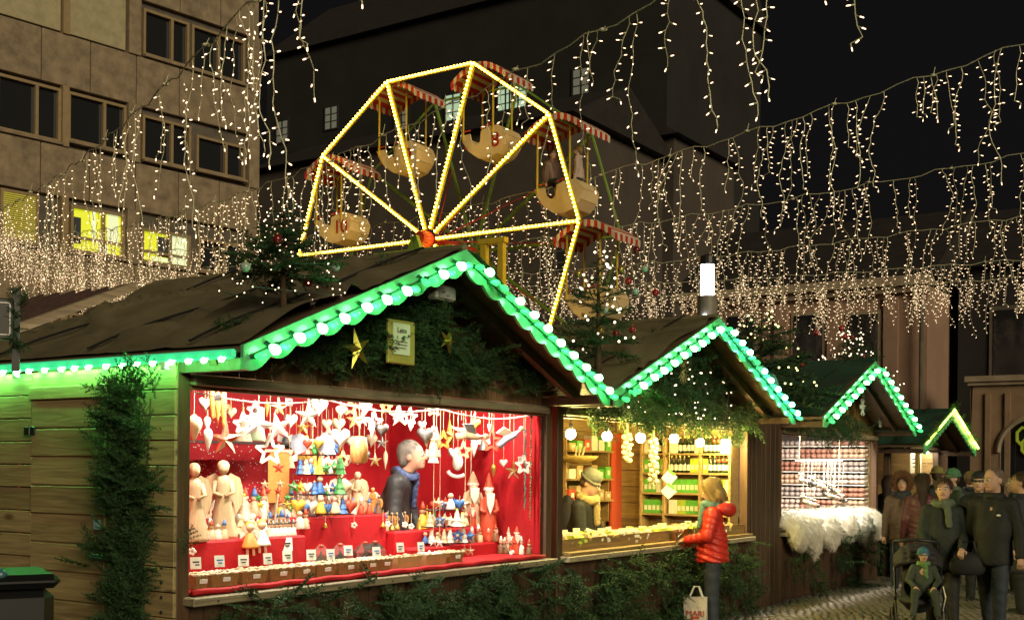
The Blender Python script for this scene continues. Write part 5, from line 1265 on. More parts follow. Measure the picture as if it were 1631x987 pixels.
for i, (x, y) in enumerate(((518, 834), (564, 836), (610, 833), (618, 834), (633, 836), (645, 835), (625, 838), (655, 838), (669, 838), (306, 878))):
    g = thing('edge_pendant', ('%s pendant hanging over the edge of the red step, %s from the left' % (('gold bell', 'white flower')[i % 2], ORD[i])) if i < 9 else 'blue and white star pendant by the left post', 'pendant', GWc(x, y, -.60 if i < 9 else -.36), PHI + rad(-40), 'pendants along the step edge')
    MB().tube([(0, 0, .0), (0, 0, .11)], .002, 4).build('cord', M_str, g)
    if i % 2 == 0: MB().lathe([(.022, -.03), (.02, -.02), (.01, .0), (.004, .01)], 8).build('bell', M_goldp if i < 9 else M_blu, g, smooth=True)
    else:
        for k in range(5): MB().ball((.016 * math.cos(k * 1.257), 0, .016 * math.sin(k * 1.257)), (.012, .007, .012), 6, 5).build('petal', M_wht, g)
# wrapped bags
for i, (x, y) in enumerate(((511, 886), (541, 884), (581, 880), (597, 884))):
    g = thing('wrapped_bag', 'clear gift bag with a star inside, %s from the left on the counter' % ORD[i], 'gift bag', GWs(x, y, -.34), PHI + rad(-40 + 10 * i), 'clear gift bags')
    h = .19; V = [(-.075, -.04, 0), (.075, -.04, 0), (.075, .04, 0), (-.075, .04, 0), (-.09, -.03, h * .6), (.085, -.035, h * .62), (.085, .03, h * .6), (-.085, .035, h * .62), (-.02, 0, h), (.02, 0, h * 1.02)]
    MB().add(V, [(0, 1, 5, 4), (1, 2, 6, 5), (2, 3, 7, 6), (3, 0, 4, 7), (4, 5, 9, 8), (6, 7, 8, 9), (5, 6, 9), (7, 4, 8)]).build('film', M_film, g); star_mesh(.07, .03, .02).build('star', (M_goldp, M_wht, M_rdw, M_wht)[i], g, loc=(0, 0, .08)); MB().ball((0, 0, h * .97), (.022, .022, .012), 8, 5).build('tie', M_rdw, g)
# row of baskets and boxes along the counter edge
BX = [(309, 931, .10, 1), (346, 927, .235, 1), (394, 921, .235, 1), (437, 916, .22, 1), (474, 911, .21, 1), (508, 908, .20, 1), (545, 904, .24, 1), (580, 901, .20, 1), (603, 898, .16, 1), (641, 896, .30, 0), (684, 890, .28, 0), (716, 887, .20, 1)]
for i, (x, y, w, wick) in enumerate(BX):
    g = thing('counter_basket', '%s on the red counter edge, %s from the left' % ('woven basket' if wick else 'flat kraft paper box', ORD[i]), 'basket', GWs(x, y, -.10), PHI, 'baskets along the counter edge'); h = .085; d = .15; m = M_wick if wick else M_box
    V = []
    for zz, k in ((0, .86), (h, 1.0)): V += [(-w / 2 * k, -d / 2 * k, zz), (w / 2 * k, -d / 2 * k, zz), (w / 2 * k, d / 2 * k, zz), (-w / 2 * k, d / 2 * k, zz)]
    V += [(v[0] * .9, v[1] * .88, v[2] if v[2] > 0 else .012) for v in V]
    bb = MB().add(V, [(0, 1, 5, 4), (1, 2, 6, 5), (2, 3, 7, 6), (3, 0, 4, 7), (3, 2, 1, 0), (12, 13, 9, 8), (13, 14, 10, 9), (14, 15, 11, 10), (15, 12, 8, 11), (8, 9, 10, 11), (4, 5, 13, 12), (5, 6, 14, 13), (6, 7, 15, 14), (7, 4, 12, 15)]); bb.build('sides', m, g)
    if wick:
        rb = MB(); c = [(-w / 2, -d / 2), (w / 2, -d / 2), (w / 2, d / 2), (-w / 2, d / 2)]
        for k in range(4):
            a, e = c[k], c[(k + 1) % 4]; n = 10; rb.tube([(a[0] + (e[0] - a[0]) * j / n, a[1] + (e[1] - a[1]) * j / n, h + .004 * math.sin(j * 2)) for j in range(n + 1)], .008, 6)
        rb.build('rim', M_crm, g, smooth=True)
        sb = MB()
        for j in range(int(w / .018)): sb.tube([((-w / 2 + (j + .5) * .018) * .86, -d / 2 * .875, .003), ((-w / 2 + (j + .5) * .018), -d / 2 - .004, h)], .0045, 4)
        tag(sb.build('stake', M_wick, g), kind='stuff')
    fb = MB(); r = random.Random(i)
    for j in range(int(w * 170)): fb.ball((r.uniform(-.42, .42) * w, r.uniform(-.4, .4) * d, h * .75 + r.uniform(0, .03)), (r.uniform(.008, .02), r.uniform(.008, .016), r.uniform(.006, .013)), 6, 4)
    tag(fb.build('contents', (M_crm, M_wht, M_crm)[i % 3], g), kind='stuff')
    if i not in (9, 10): MB().box((.0, -d / 2 - .006, h * .66), (.062, .004, .026), T(rx=.1)).build('label_card', M_card, g)
for i, (x, y) in enumerate(((312, 896), (350, 893), (388, 892), (427, 889), (458, 885), (496, 883), (527, 882), (555, 876), (638, 871), (671, 870), (600, 878))):
    card('white price card standing behind the baskets, %s from the left' % ORD[[312, 350, 388, 427, 458, 496, 527, 555, 600, 638, 671].index(x)], x, y, -.17, .07, .075)
g = card('brown picture card pinned on the red riser', 458, 866, -.37, .075, .095, grp=None)
# right side: spires, santas, knitted figures, big rolling figures
for i, (x, y, h, m) in enumerate(((655, 806, .26, M_gre), (672, 800, .22, M_lbl), (680, 806, .19, M_yelp), (692, 800, .24, M_gre))):
    cone_tree(('leaf-green patterned cone tree beside the seller', 'slim silver-blue spire right of the seller', 'short slim yellow spire among the spires', 'slim green-gold spire nearest the right rack')[i], x, y, h, (.05, .024, .022, .026)[i], m, -.95, (M_yelp, M_blu, M_blu, M_rdw)[i])
santa('tall carved santa with a staff at the right', 778, 826, .62, -.75, slim=.8); santa('stout carved santa left of the tall one', 753, 824, .50, -.85, coat=M_carv, slim=1.15)
santa('slim small santa, left of the pair on the right step', 752, 836, .22, -.6); santa('slim small santa, right of the pair on the right step', 770, 836, .23, -.6)
santa('red-coated santa with long white beard near the bead chains', 823, 858, .25, -.45, slim=1.1); santa('thin grey-white santa behind the red-coated one', 810, 846, .24, -.65, coat=M_carv, slim=.8)
for i in range(7): figurine('brown knitted elf in the heap at the right, %s' % ORD[i], 762 + 9 * i, 862 - (i % 3) * 9, .10, -.48 - .06 * (i % 3), M_brn, M_rdw if i % 2 else M_wht, 'brown knitted elves heaped on the right ledge')
for i, (x, y) in enumerate(((603, 814), (616, 808), (632, 812), (645, 806), (625, 796))): angel('brown turned-wood angel with orange wings in front of the seller, %s from the left' % ORD[[603, 616, 625, 632, 645].index(x)], x, y + 8, .16, -.66 - .05 * (i % 2), m=M_brn, wings=M_org, yaw=-40, group='brown wooden angels')
g = figurine('yellow striped nutcracker figure beside the spires', 673, 820, .15, -.62, M_yelp, M_rdw)
for i, (x, y) in enumerate(((740, 888), (749, 889), (690, 874), (700, 876))): hang_star(('tan knitted star pendant over the right ledge edge', 'pale knitted star pendant beside the tan one', 'white flower star over the middle counter', 'second white flower star over the middle counter')[i], x, y - 12, .045, (M_carv, M_crm, M_wht, M_wht)[i], o=-.33, spire=1.0)
for i in range(9): figurine('tiny red and white figure along the back step, %s from the seller' % ORD[i], 690 + 9 * i, 828, .075, -.80, (M_rdw, M_wht)[i % 2], (M_wht, M_rdw)[i % 2], 'tiny figures along the right back step')
g = thing('paper_roll', 'white roll of price labels lying at the right end of the ledge', 'roll', GWs(823, 856, -.42), PHI); MB().tube([(-.09, 0, .02), (.09, 0, .02)], .02, 10).build('paper', M_card, g, smooth=True, angle=50)
# white speckles of glitter snow on the red backdrop left
g = thing('snow_speckle', 'white glitter speckles sprayed on the red cloth behind the left angels', 'glitter', s1.location, PHI); bb = MB()
for i in range(420):
    x = abs(RD.gauss(1.9, .45)); z = 1.4 + abs(RD.gauss(.15, .25)); bb.box((x, 1.755, z), (.008, .004, .008))
tag(bb.build('flakes', M_wht, g), kind='stuff')

# ---- a second, deeper hanging row and the crowded back step
r2 = random.Random(77); nn = 0
for i in range(20):
    x = 330 + i * 19; y = 655 + r2.uniform(-8, 26); k = r2.randrange(4); m = r2.choice((M_wht, M_wht, M_crm, M_rdw, M_org, M_goldp, M_carv)); lab = ', %s in the deeper hanging row' % ORD[i]
    if k == 0: hang_heart('wooden heart' + lab, x, y, r2.uniform(.06, .1), m, o=-.75)
    elif k == 1: hang_star('ridged star' + lab, x, y, r2.uniform(.05, .085), m, o=-.75, m2=r2.choice((None, M_wht)))
    elif k == 2: hang_drop('turned drop' + lab, x, y, r2.uniform(.09, .16), r2.uniform(.018, .03), m, o=-.75)
    else: frame_star('open star frame' + lab, x, y, r2.uniform(.05, .075), m, o=-.75)
for i in range(20):
    x = 318 + i * 14.5; k = r2.randrange(4); o = -.95 + r2.uniform(-.1, .05); lab = ', %s along the back step' % ORD[i]; m = r2.choice((M_wht, M_crm, M_carv, M_rdw, M_org))
    if k == 0: angel('small angel' + lab, x, 815, r2.uniform(.16, .26), o, m=m, wings=M_wht, yaw=r2.uniform(-60, -20))
    elif k == 1: santa('small santa' + lab, x, 815, r2.uniform(.17, .26), o, coat=r2.choice((M_rdw, M_carv)))
    elif k == 2: cone_tree('stepped tree' + lab, x, 815, r2.uniform(.16, .28), r2.uniform(.05, .08), r2.choice((M_gre, M_crm, M_wht)), o, r2.choice((M_rdw, M_goldp)), name='stepped_tree', steps=4)
    else: figurine('round figure' + lab, x, 815, r2.uniform(.11, .16), o, m, r2.choice((M_rdw, M_blu, M_gre)), 'small figures along the back step')
for i in range(16):
    x = 445 + i * 13; figurine('little painted figure on the raised step front edge, %s from the rack' % ORD[i], x, 822, r2.uniform(.07, .1), -.68, r2.choice(COLS), r2.choice((M_rdw, M_blu, M_wht, None)), 'little figures on the raised step edge')
for i in range(12):
    x = 700 + i * 13; figurine('small carved figure on the right ledge, %s from the wire rack' % ORD[i], x, 850, r2.uniform(.07, .11), -.45, r2.choice((M_rdw, M_carv, M_wht, M_brn)), r2.choice((M_rdw, M_wht)), 'small carved figures on the right ledge')

# ---- ornaments hung in rows over the back cloth and on the side wall
for i in range(30):
    row = i // 10; x = (455 + (i % 10) * 17 + 6 * row) if row < 2 else (690 + (i % 10) * 16); y = (702 + 26 * row + r2.uniform(-8, 8)) if row < 2 else 712 + r2.uniform(-22, 40); o = -1.3 + .25 * row if row < 2 else -.55
    m = r2.choice((M_wht, M_wht, M_crm, M_carv, M_org, M_goldp, M_gry)); lab = ', %s of the %s wall row' % (ORD[i % 10], ('upper back', 'lower back', 'side')[row]); k = r2.randrange(5)
    if k == 0: hang_heart('small heart' + lab, x, y, r2.uniform(.07, .11), m, o=o)
    elif k == 1: hang_star('small ridged star' + lab, x, y, r2.uniform(.06, .09), m, o=o, m2=r2.choice((None, M_wht, M_crm)))
    elif k == 2: hang_drop('small turned drop' + lab, x, y, r2.uniform(.1, .17), r2.uniform(.02, .034), m, o=o)
    elif k == 3: frame_star('small open star' + lab, x, y, r2.uniform(.055, .08), m, o=o)
    else:
        g = hang('hanging_angel', 'little hanging angel' + lab, 'angel', x, y, o, None, halfh=.06); MB().lathe([(.05, -.07), (.045, -.06), (.02, .02), (.012, .03)], 10).build('robe', m, g, smooth=True); MB().ball((0, 0, .048), .024, 8, 6).build('head', M_skinw, g, smooth=True)
        for sd in (-1, 1): MB().prism([(sd * .01, .02), (sd * .06, .05), (sd * .065, -.01), (sd * .02, -.02)], .008, T(0, .02, 0)).build('wing', M_wht, g)
for i in range(20):
    x = 306 + i * 9.5; figurine('cream or white figure massed on the left step, %s from the post' % ORD[i], x, 842, r2.uniform(.07, .12), -.50 - .08 * (i % 3), r2.choice((M_wht, M_wht, M_crm, M_skinw, M_org)), r2.choice((None, M_rdw, M_blu, M_wht)), 'figures massed on the left step')
for i in range(16):
    x = 478 + i * 12; g = thing('gift_packet', 'small wrapped packet lying behind the baskets, %s from the left' % ORD[i], 'packet', GWs(x, 884 - i * .8, -.27), PHI + r2.uniform(-1, 0), 'small packets behind the baskets'); w_ = r2.uniform(.05, .09)
    MB().box((0, 0, .03), (w_, .05, .06), bev=.008).build('wrap', r2.choice((M_wht, M_crm, M_box, M_goldp)), g); MB().tube([(0, -.027, .0), (0, -.027, .062), (0, .027, .062), (0, .027, .0)], .004, 4).build('ribbon', r2.choice((M_rdw, M_goldp)), g)
# ================================================================== SOAP STALL
S2 = STALL['two']; w2 = S2['w']
M_lin = wood('shelf_pine', (.50, .33, .13), axis='Y', knots=False); M_linx = wood('tray_pine', (.42, .27, .10), axis='X', knots=False)
M_gbox = mat('green_carton', (.12, .42, .05), rough=.45, var=.15); M_lime2 = mat('lime_pouch', (.42, .55, .05), rough=.4, var=.15); M_dgl = mat('dark_bottle_glass', (.02, .03, .015), rough=.1, coat=.5)
M_lab = mat('cream_label', (.75, .72, .55), rough=.6); M_wpk = mat('white_packet', (.72, .7, .6), rough=.5, var=.1); M_cur = mat('orange_red_curtain', (.50, .07, .02), rough=.8, bump=.2, bscale=50)
def side_y(px, t):
    r = ray(px, 745); k = None
    # point on plane t=const: P0 + D t - N o ; r*k
    # dot with D: k (r.D) = P0.D + t
    k = (P0[0] * DX + P0[1] * DY + t) / (r[0] * DX + r[1] * DY); o = -((k * r[0] - P0[0]) * NX + (k * r[1] - P0[1]) * NY); return -o
ws = thing('interior_wall_boards', 'plain pine boards lining the inside of the soap stall', 'wall lining', s2.location, PHI)
planks_x(ws, 'plank', .0, w2, .9, 2.4, 1.83, .2, M_linx, vertical=False); planks_y(ws, 'plank', .12, 1.8, .9, 2.36, w2 - .012, .2, M_lin)
su = thing('soap_shelf', 'tall pine shelf unit along the right wall of the soap stall', 'shelf unit', s2.location, PHI)
ys = [.12, side_y(1123, 8.6), side_y(1066, 8.6), min(1.5, side_y(1030, 8.6))]; SZ = (1.19, 1.45, 1.70, 1.94)
for y in ys: MB().box((w2 - .14, y, 1.55), (.24, .028, 1.2)).build('upright', M_lin, su)
for z in SZ: MB().box((w2 - .14, (ys[0] + ys[-1]) / 2, z), (.236, ys[-1] - ys[0], .022)).build('shelf_board', M_lin, su)
mB = MB().lathe([(.026, 0), (.028, .01), (.028, .12), (.012, .15), (.011, .19), (.012, .195)], 10); mBm = mB.mesh('bottle'); mBm.materials.append(M_dgl); mBm.polygons.foreach_set('use_smooth', [True] * len(mBm.polygons))
mL = MB().lathe([(.0287, .03), (.0287, .10)], 10).mesh('label'); mL.materials.append(M_lab); mC = MB().lathe([(.0135, .19), (.0135, .21), (.004, .212)], 8).mesh('cap'); mC.materials.append(M_gold)
mX = {}
for nm, m in (('green', M_gbox), ('lime', M_lime2), ('white', M_wpk)):
    me = MB().box((0, 0, .085), (.05, .06, .17), bev=.004).mesh('carton'); me.materials.append(m); mX[nm] = me
mXL = MB().box((-.026, 0, .07), (.003, .04, .06)).mesh('label'); mXL.materials.append(M_lab)
cnt = {}
def shelf_item(kind, x, y, z, sname, j):
    nm = {'b': 'bottle', 'r': 'bottle'}.get(kind, 'soap_carton'); what = {'b': 'dark bottle with cream label', 'r': 'dark bottle with red ribbon', 'g': 'green carton', 'l': 'lime green pouch', 'w': 'white packet'}[kind]
    g = thing(nm, '%s on the soap %s, %s from the front' % (what, sname, ORD[j]), 'bottle' if nm == 'bottle' else 'carton', s2.matrix_basis @ Vector((x, y, z)), PHI, 'goods on the soap stall shelves')
    if nm == 'bottle':
        link('glass', mBm, None, g); link('label', mL, None, g); link('cap', mC, None, g)
        if kind == 'r': MB().tube([(.03 * math.cos(q), .03 * math.sin(q), .14) for q in [i for i in range(7)]], .008, 5).ball((-.03, 0, .15), .02, 6, 5).build('ribbon', M_rdw, g)
    else:
        link('carton', mX[{'g': 'green', 'l': 'lime', 'w': 'white'}[kind]], None, g); link('label', mXL, None, g)
rowk = ['wwwwbbggggllwwwgggggg', 'wllwwwgggggggggwwggggg', 'rrrbbllllbbbbbllgggggg', 'wwrrbbwwbbbbwwwbbbbww']
for k, z in enumerate(SZ):
    n = 20
    for j in range(n):
        y = ys[0] + .05 + (ys[-1] - ys[0] - .1) * j / (n - 1)
        if any(abs(y - u) < .035 for u in ys): continue
        shelf_item(rowk[k][j], w2 - .19, y, z + .012, ('lowest shelf', 'third shelf', 'second shelf', 'top shelf')[k], j)
# red curtain in the corner, posts, left rear shelves with boxes
cu = thing('red_curtain', 'orange-red curtain hanging in the back corner of the soap stall', 'curtain', s2.location, PHI)
V = []; n = 60
ca, cb_ = (lambda q: (q[0] - S2['t0']))(G(975, 740, -1.7)), (lambda q: (q[0] - S2['t0']))(G(1016, 740, -1.7))
for i in range(n + 1): x = ca + (min(cb_, w2 - .05) - ca) * i / n; V += [(x, 1.72 + .035 * math.sin(i * 1.1), .95), (x, 1.72 + .02 * math.sin(i * 1.1), 2.2)]
MB().add(V, [(2 * i, 2 * i + 2, 2 * i + 3, 2 * i + 1) for i in range(n)]).build('cloth', M_cur, cu, smooth=True); MB().tube([(ca - .05, 1.72, 2.21), (w2 - .03, 1.72, 2.21)], .012, 6).build('rod', M_gold, cu)
rs = thing('rear_shelf', 'pine shelf with boxes on the rear wall left in the soap stall', 'shelf unit', s2.location, PHI)
tl = G(900, 715, -1.6)[0] - S2['t0']; tr_ = G(968, 715, -1.6)[0] - S2['t0']
for z in (1.36, 1.62, 1.96): MB().box(((tl + tr_) / 2, 1.66, z), (tr_ - tl, .3, .022)).build('shelf_board', M_linx, rs)
for x in (tl, tr_): MB().box((x, 1.7, 1.6), (.025, .24, 1.0)).build('upright', M_linx, rs)
kk = 0
for z in (1.37, 1.63, 1.97):
    for j in range(6):
        m = RD.choice((M_gbox, M_wpk, M_box, M_rdw, M_box)); x = tl + .08 + (tr_ - tl - .16) * j / 5; h = RD.uniform(.08, .19)
        g = thing('goods_box', 'small goods box on the %s rear soap shelf, %s from the left' % ({1.37: 'lowest', 1.63: 'middle', 1.97: 'upper'}[z], ORD[j]), 'box', s2.matrix_basis @ Vector((x, 1.6, z)), PHI, 'boxes on the rear soap shelves')
        MB().box((0, 0, h / 2), ((tr_ - tl) / 6 - .03, .12, h), bev=.005).build('carton', m, g); MB().box((0, -.062, h * .5), (.06, .003, h * .4)).build('label', M_lab, g)
# straw hat basket
g = thing('straw_basket', 'shallow straw basket resting on the rear middle shelf', 'basket', GW(921, 738, -1.35), PHI); MB().lathe([(.08, 0), (.2, .05), (.24, .09), (.22, .085), (.1, .03)], 18).build('bowl', mat('straw_weave', (.55, .4, .12), rough=.7, var=.3, vscale=40, bump=.6, bscale=80), g, smooth=True)
for i in range(3): MB().tube([(0.07 * i - .07, 0, .06), (.1 * i - .1, -.03, .2)], .012, 5).build('straw_bundle', M_str, g)
# garlic braids
M_gar = mat('garlic_skin', (.72, .62, .42), rough=.5, var=.12)
for i, (x, y0, y1) in enumerate(((999, 692, 736), (1041, 700, 772))):
    a, c = GW(x, y0, -.45), GW(x, y1, -.45); g = thing('garlic_braid', ('short garlic braid hanging before the red curtain', 'long garlic braid hanging before the pine shelf')[i], 'garlic braid', a, PHI); L = a.z - c.z; bb = MB(); n = int(L / .02)
    for k in range(n): q = k * 2.4; bb.ball((.045 * math.cos(q), .035 * math.sin(q), -L * k / n), (.032, .032, .028), 8, 6)
    tag(bb.build('bulb_cluster', M_gar, g, smooth=True), kind='stuff'); MB().tube([(0, 0, 2.3 - a.z), (0, 0, -L)], .012, 5).build('stalk', M_str, g)
for i, (x, y) in enumerate(((1066, 760), (1065, 782))):
    g = thing('hanging_card', ('upper of two white cards hanging on the shelf edge', 'lower of two white cards hanging on the shelf edge')[i], 'card', GW(x, y, -.40), PHI + rad(-60)); MB().box((0, 0, 0), (.13, .004, .13), T(ry=.7 + .1 * i)).build('paper', M_card, g); MB().box((-.02, -.004, .06), (.1, .004, .03), T(ry=.7)).build('green_band', M_gbox, g); MB().tube([(0, 0, .08), (0, 0, .3)], .002, 4).build('cord', M_str, g)
# counter tray with cards and packets
tr = thing('counter_tray', 'long pine tray on the counter of the soap stall', 'tray', s2.location, PHI)
MB().box((w2 / 2, .035, 1.03), (w2 - .02, .022, .13)).build('front_board', M_linx, tr); MB().box((w2 / 2, -.02, .968), (w2 + .02, .12, .03), bev=.004).build('ledge', M_linx, tr); MB().box((w2 / 2, .33, 1.0), (w2 - .04, .56, .02)).build('base', M_linx, tr)
for x in (1.15, 2.3, 3.4): MB().box((x, .33, 1.03), (.016, .56, .09)).build('divider', M_linx, tr)
r3 = random.Random(5)
for row in range(3):
    for j in range(17):
        x = .12 + j * .238 + r3.uniform(-.05, .05); y = .14 + row * .17
        g = thing('counter_card', 'cream card standing in the soap counter tray, %s of the %s row' % (ORD[j], ('front', 'middle', 'rear')[row]), 'price card', s2.matrix_basis @ Vector((x, y, 1.01)), PHI + rad(r3.uniform(-40, 0)), 'cards in the soap counter tray')
        h = r3.uniform(.09, .14); MB().box((0, 0, h / 2), (r3.uniform(.07, .13), .004, h), T(rx=-.2)).build('paper', M_lab, g); MB().box((0, -.004, h * .6), (.05, .003, .012), T(rx=-.2)).build('print', M_ink, g)
        bb = MB()
        for k in range(9): bb.box((0, 0, 0), (r3.uniform(.06, .11), r3.uniform(.04, .07), .028), T(r3.uniform(-.09, .09), -.05 + r3.uniform(-.04, .03), .012 + r3.uniform(0, .08), r3.uniform(-.4, .4), r3.uniform(-.4, .4), r3.uniform(0, 3)))
        q = thing('packet_heap', 'heap of small soap packets before the cards, %s in the %s row' % (ORD[j], ('front', 'middle', 'rear')[row]), 'packets', s2.matrix_basis @ Vector((x, y, 1.012)), PHI, 'packets in the soap counter tray'); tag(bb.build('packet', r3.choice((M_wpk, M_lab, M_box, M_lime2)), q), kind='stuff')
# glowing bulbs
M_glow = mat('warm_globe', (1, .9, .6), emit=(1.0, .76, .22), es=520)
for i, (x, y) in enumerate(((909, 691), (967, 694), (1020, 697), (1074, 698), (1115, 704.5), (1157, 706))):
    g = thing('globe_lamp', 'glowing globe bulb under the soap stall lintel, %s from the left' % ORD[i], 'lamp', GW(x, y, -.10), PHI, 'globe bulbs of the soap stall'); MB().ball((0, 0, 0), .048, 12, 9).build('globe', M_glow, g, smooth=True); MB().lathe([(.02, .045), (.02, .1), (.006, .105)], 8).tube([(0, 0, .1), (0, 0, .2)], .004, 4).build('socket', M_black, g)
# dark sacks behind the counter
g = thing('dark_sack', 'dark bulging sack standing behind the soap counter', 'sack', W(7.0, -1.5, .9), PHI); Soft(.025).ell((0, 0, .2), (.2, .16, .3), .05).cone((0, 0, .3), (-.05, 0, .5), .14, .05, .06).build('bag', mat('black_cloth', (.015, .015, .017), rough=.8, bump=.3, bscale=30), g)
# ================================================================== SLIPPER STALL
S3 = STALL['three']; w3 = S3['w']
M_wbd = wood('warm_wall_board', (.40, .25, .12), axis='Y', knots=False)
wl = thing('interior_wall_boards', 'boards lining the inside of the slipper stall', 'wall lining', s3.location, PHI); planks_y(wl, 'plank', .12, 1.8, .9, 2.36, w3 - .012, .2, mat('charcoal_board', (.07, .055, .05), rough=.7, var=.2)); planks_x(wl, 'plank', 0, w3, .9, 2.4, 1.83, .2, M_dpl, vertical=False)
MB().box((w3 - .03, .11, 1.6), (.05, .03, 1.3)).build('corner_strip', M_lin, wl)
sl = thing('slipper_shelf', 'white shelves stacked with slippers on the slipper stall wall', 'shelf unit', s3.location, PHI)
Z3 = (1.12, 1.32, 1.525, 1.73, 1.935, 2.14)
for z in Z3: MB().box((w3 - .15, .9, z), (.26, 1.6, .016)).build('shelf_board', M_white, sl)
for y in (.11, .65, 1.2, 1.69): MB().box((w3 - .03, y, 1.6), (.02, .02, 1.2)).build('upright', M_white, sl)
SLM = []
for m, c in (((.55, .38, .28), (.82, .76, .68)), ((.40, .20, .15), (.8, .7, .6)), ((.62, .50, .46), (.85, .82, .76)), ((.36, .32, .31), (.78, .76, .73))):
    k = len(SLM); ms = mat('slipper_suede_%d' % k, m, rough=.8, var=.15); mf = mat('slipper_fleece_%d' % k, c, rough=.9, bump=.6, bscale=120)
    sb = Soft(.009).ell((0, -.06, .035), (.042, .06, .036), .02).cone((0, -.02, .026), (0, .09, .024), .036, .032, .02)
    V, F = sb.run(); o = mesh_np('slipper', V, F, ms, smooth=True); me = o.data; bpy.data.objects.remove(o)
    cf = MB().tube([(.034 * math.cos(q), .035 + .05 * math.sin(q), .055 + .006 * math.sin(q * 2)) for q in [i * math.pi / 6 for i in range(12)]], .016, 6, closed=True).mesh('fleece'); cf.materials.append(mf); cf.polygons.foreach_set('use_smooth', [True] * len(cf.polygons)); SLM.append((me, cf))
for k, z in enumerate(Z3):
    for lay in (0, 1):
        if lay and k == 5: continue
        for j in range(9):
            y = .2 + j * .175; v = SLM[(j // 3 + k) % 4]
            g = thing('slipper_pair', 'pair of lined slippers, %s from the front, %s layer of the %s shelf' % (ORD[j], ('lower', 'upper')[lay], ('lowest', 'second', 'third', 'fourth', 'fifth', 'top')[k]), 'slippers', s3.matrix_basis @ Vector((w3 - .15, y, z + .01 + lay * .078)), PHI - math.pi / 2 + RD.uniform(-.1, .1), 'slippers on the shelves')
            g.scale = (1.2, 1.2, 1.15)
            for s in (-1, 1): o = link('slipper', v[0], None, g, (s * .038, 0, 0)); link('fleece', v[1], None, o)
lm = thing('strip_spotlight', 'slim light tube inside the slipper stall lintel', 'spotlight', W(9.85 + 2.0, -.12, 2.36), PHI); MB().box((0, 0, .02), (2.6, .06, .03)).build('housing', M_white, lm); MB().box((0, 0, -.002), (2.5, .04, .012)).build('diffuser', mat('spot_diffuser', (1, 1, 1)), lm)
ld = bpy.data.lights.new('tube_lamp', 'AREA'); ld.shape = 'RECTANGLE'; ld.size = 2.4; ld.size_y = .05; ld.energy = 150; ld.color = (1, .87, .7); lo = bpy.data.objects.new('tube_lamp', ld); COL.objects.link(lo); lo.parent = lm; lo.location = (0, 0, -.015); lo.rotation_euler = (rad(25), 0, 0)
# sheepskins draped over the counter, with fur
M_fur = mat('sheepskin_fur', (.82, .77, .66), rough=.95, var=.12, vscale=9, sheen=.4)
def strands(o, n, L, grav, m, w=.004, out=.35, seed=0, name='strands', jit=.35):
    """fine tapering blades combed over a surface"""
    r = np.random.default_rng(seed); me = o.data; k = len(me.vertices); co = np.zeros(k * 3, np.float32); no = np.zeros(k * 3, np.float32); me.vertices.foreach_get('co', co); me.vertices.foreach_get('normal', no); co = co.reshape(-1, 3); no = no.reshape(-1, 3)
    ix = r.integers(0, k, n); p = co[ix]; nn = no[ix]; gv = np.array(grav, np.float32)[None, :] + r.normal(size=(n, 3)) * jit; tg = gv - nn * np.sum(gv * nn, 1, keepdims=True); tg /= np.linalg.norm(tg, axis=1, keepdims=True) + 1e-6
    d = tg + nn * out * r.uniform(.4, 1.6, (n, 1)); d = d / np.linalg.norm(d, axis=1, keepdims=True) * (L * r.uniform(.6, 1.25, (n, 1))); sd = np.cross(d, nn); sd = sd / (np.linalg.norm(sd, axis=1, keepdims=True) + 1e-9) * w * .5
    p = p + r.normal(size=(n, 3)) * .003; V = np.stack([p + sd, p - sd, p + d * .55 + nn * L * .05 + sd * .6, p + d * .55 + nn * L * .05 - sd * .6, p + d], 1).reshape(-1, 3); b = (np.arange(n) * 5)[:, None]
    F = np.concatenate([b + np.array([[0, 1, 3]]), b + np.array([[0, 3, 2]]), b + np.array([[2, 3, 4]])]); return tag(mesh_np(name, V, F, m, o), kind='stuff')
def sheepskin(label, px, py, seed, wid=.36, drop=.34):
    r = random.Random(seed); t, z = G(px, py, .02); g = thing('sheepskin', label, 'sheepskin', W(t, 0, .95), PHI, 'sheepskins on the counter'); sk = r.uniform(-.1, .1)
    q = Soft(.022).ell((0, .34, .15), (wid * .62, .34, .10), .06).ell((sk * .5, .05, .11), (wid * .58, .2, .11), .08).ell((sk, -.13, -.02 - drop * .2), (wid * .50, .10, .16 + drop * .3), .08)
    q.cone((sk + wid * .25, -.14, -.05), (sk + wid * .28, -.15, -.08 - drop * .75), .10, .045, .06).cone((sk - wid * .25, -.14, -.05), (sk - wid * .3, -.15, -.06 - drop * .6), .10, .05, .06).cone((sk, -.15, -.1), (sk + .02, -.16, -.1 - drop), .10, .05, .06)
    o = q.build('hide', M_fur, g, disp=lambda X, Y, Z: .012 * np.sin(X * 38 + seed) * np.sin(Y * 33 + Z * 29) + .006 * np.sin(X * 90 + Z * 70)); strands(o, 6000, .055, (0, -.5, -1), M_fur, w=.007, out=.45, seed=seed, name='fleece')
for i, x in enumerate((1256, 1283, 1312, 1338, 1362, 1384)): sheepskin('cream sheepskin draped over the slipper stall counter, %s from the left' % ORD[i], x, 828, i + 2, .56 if i < 2 else .66, (.10, .24, .16, .06, .2, .10)[i])
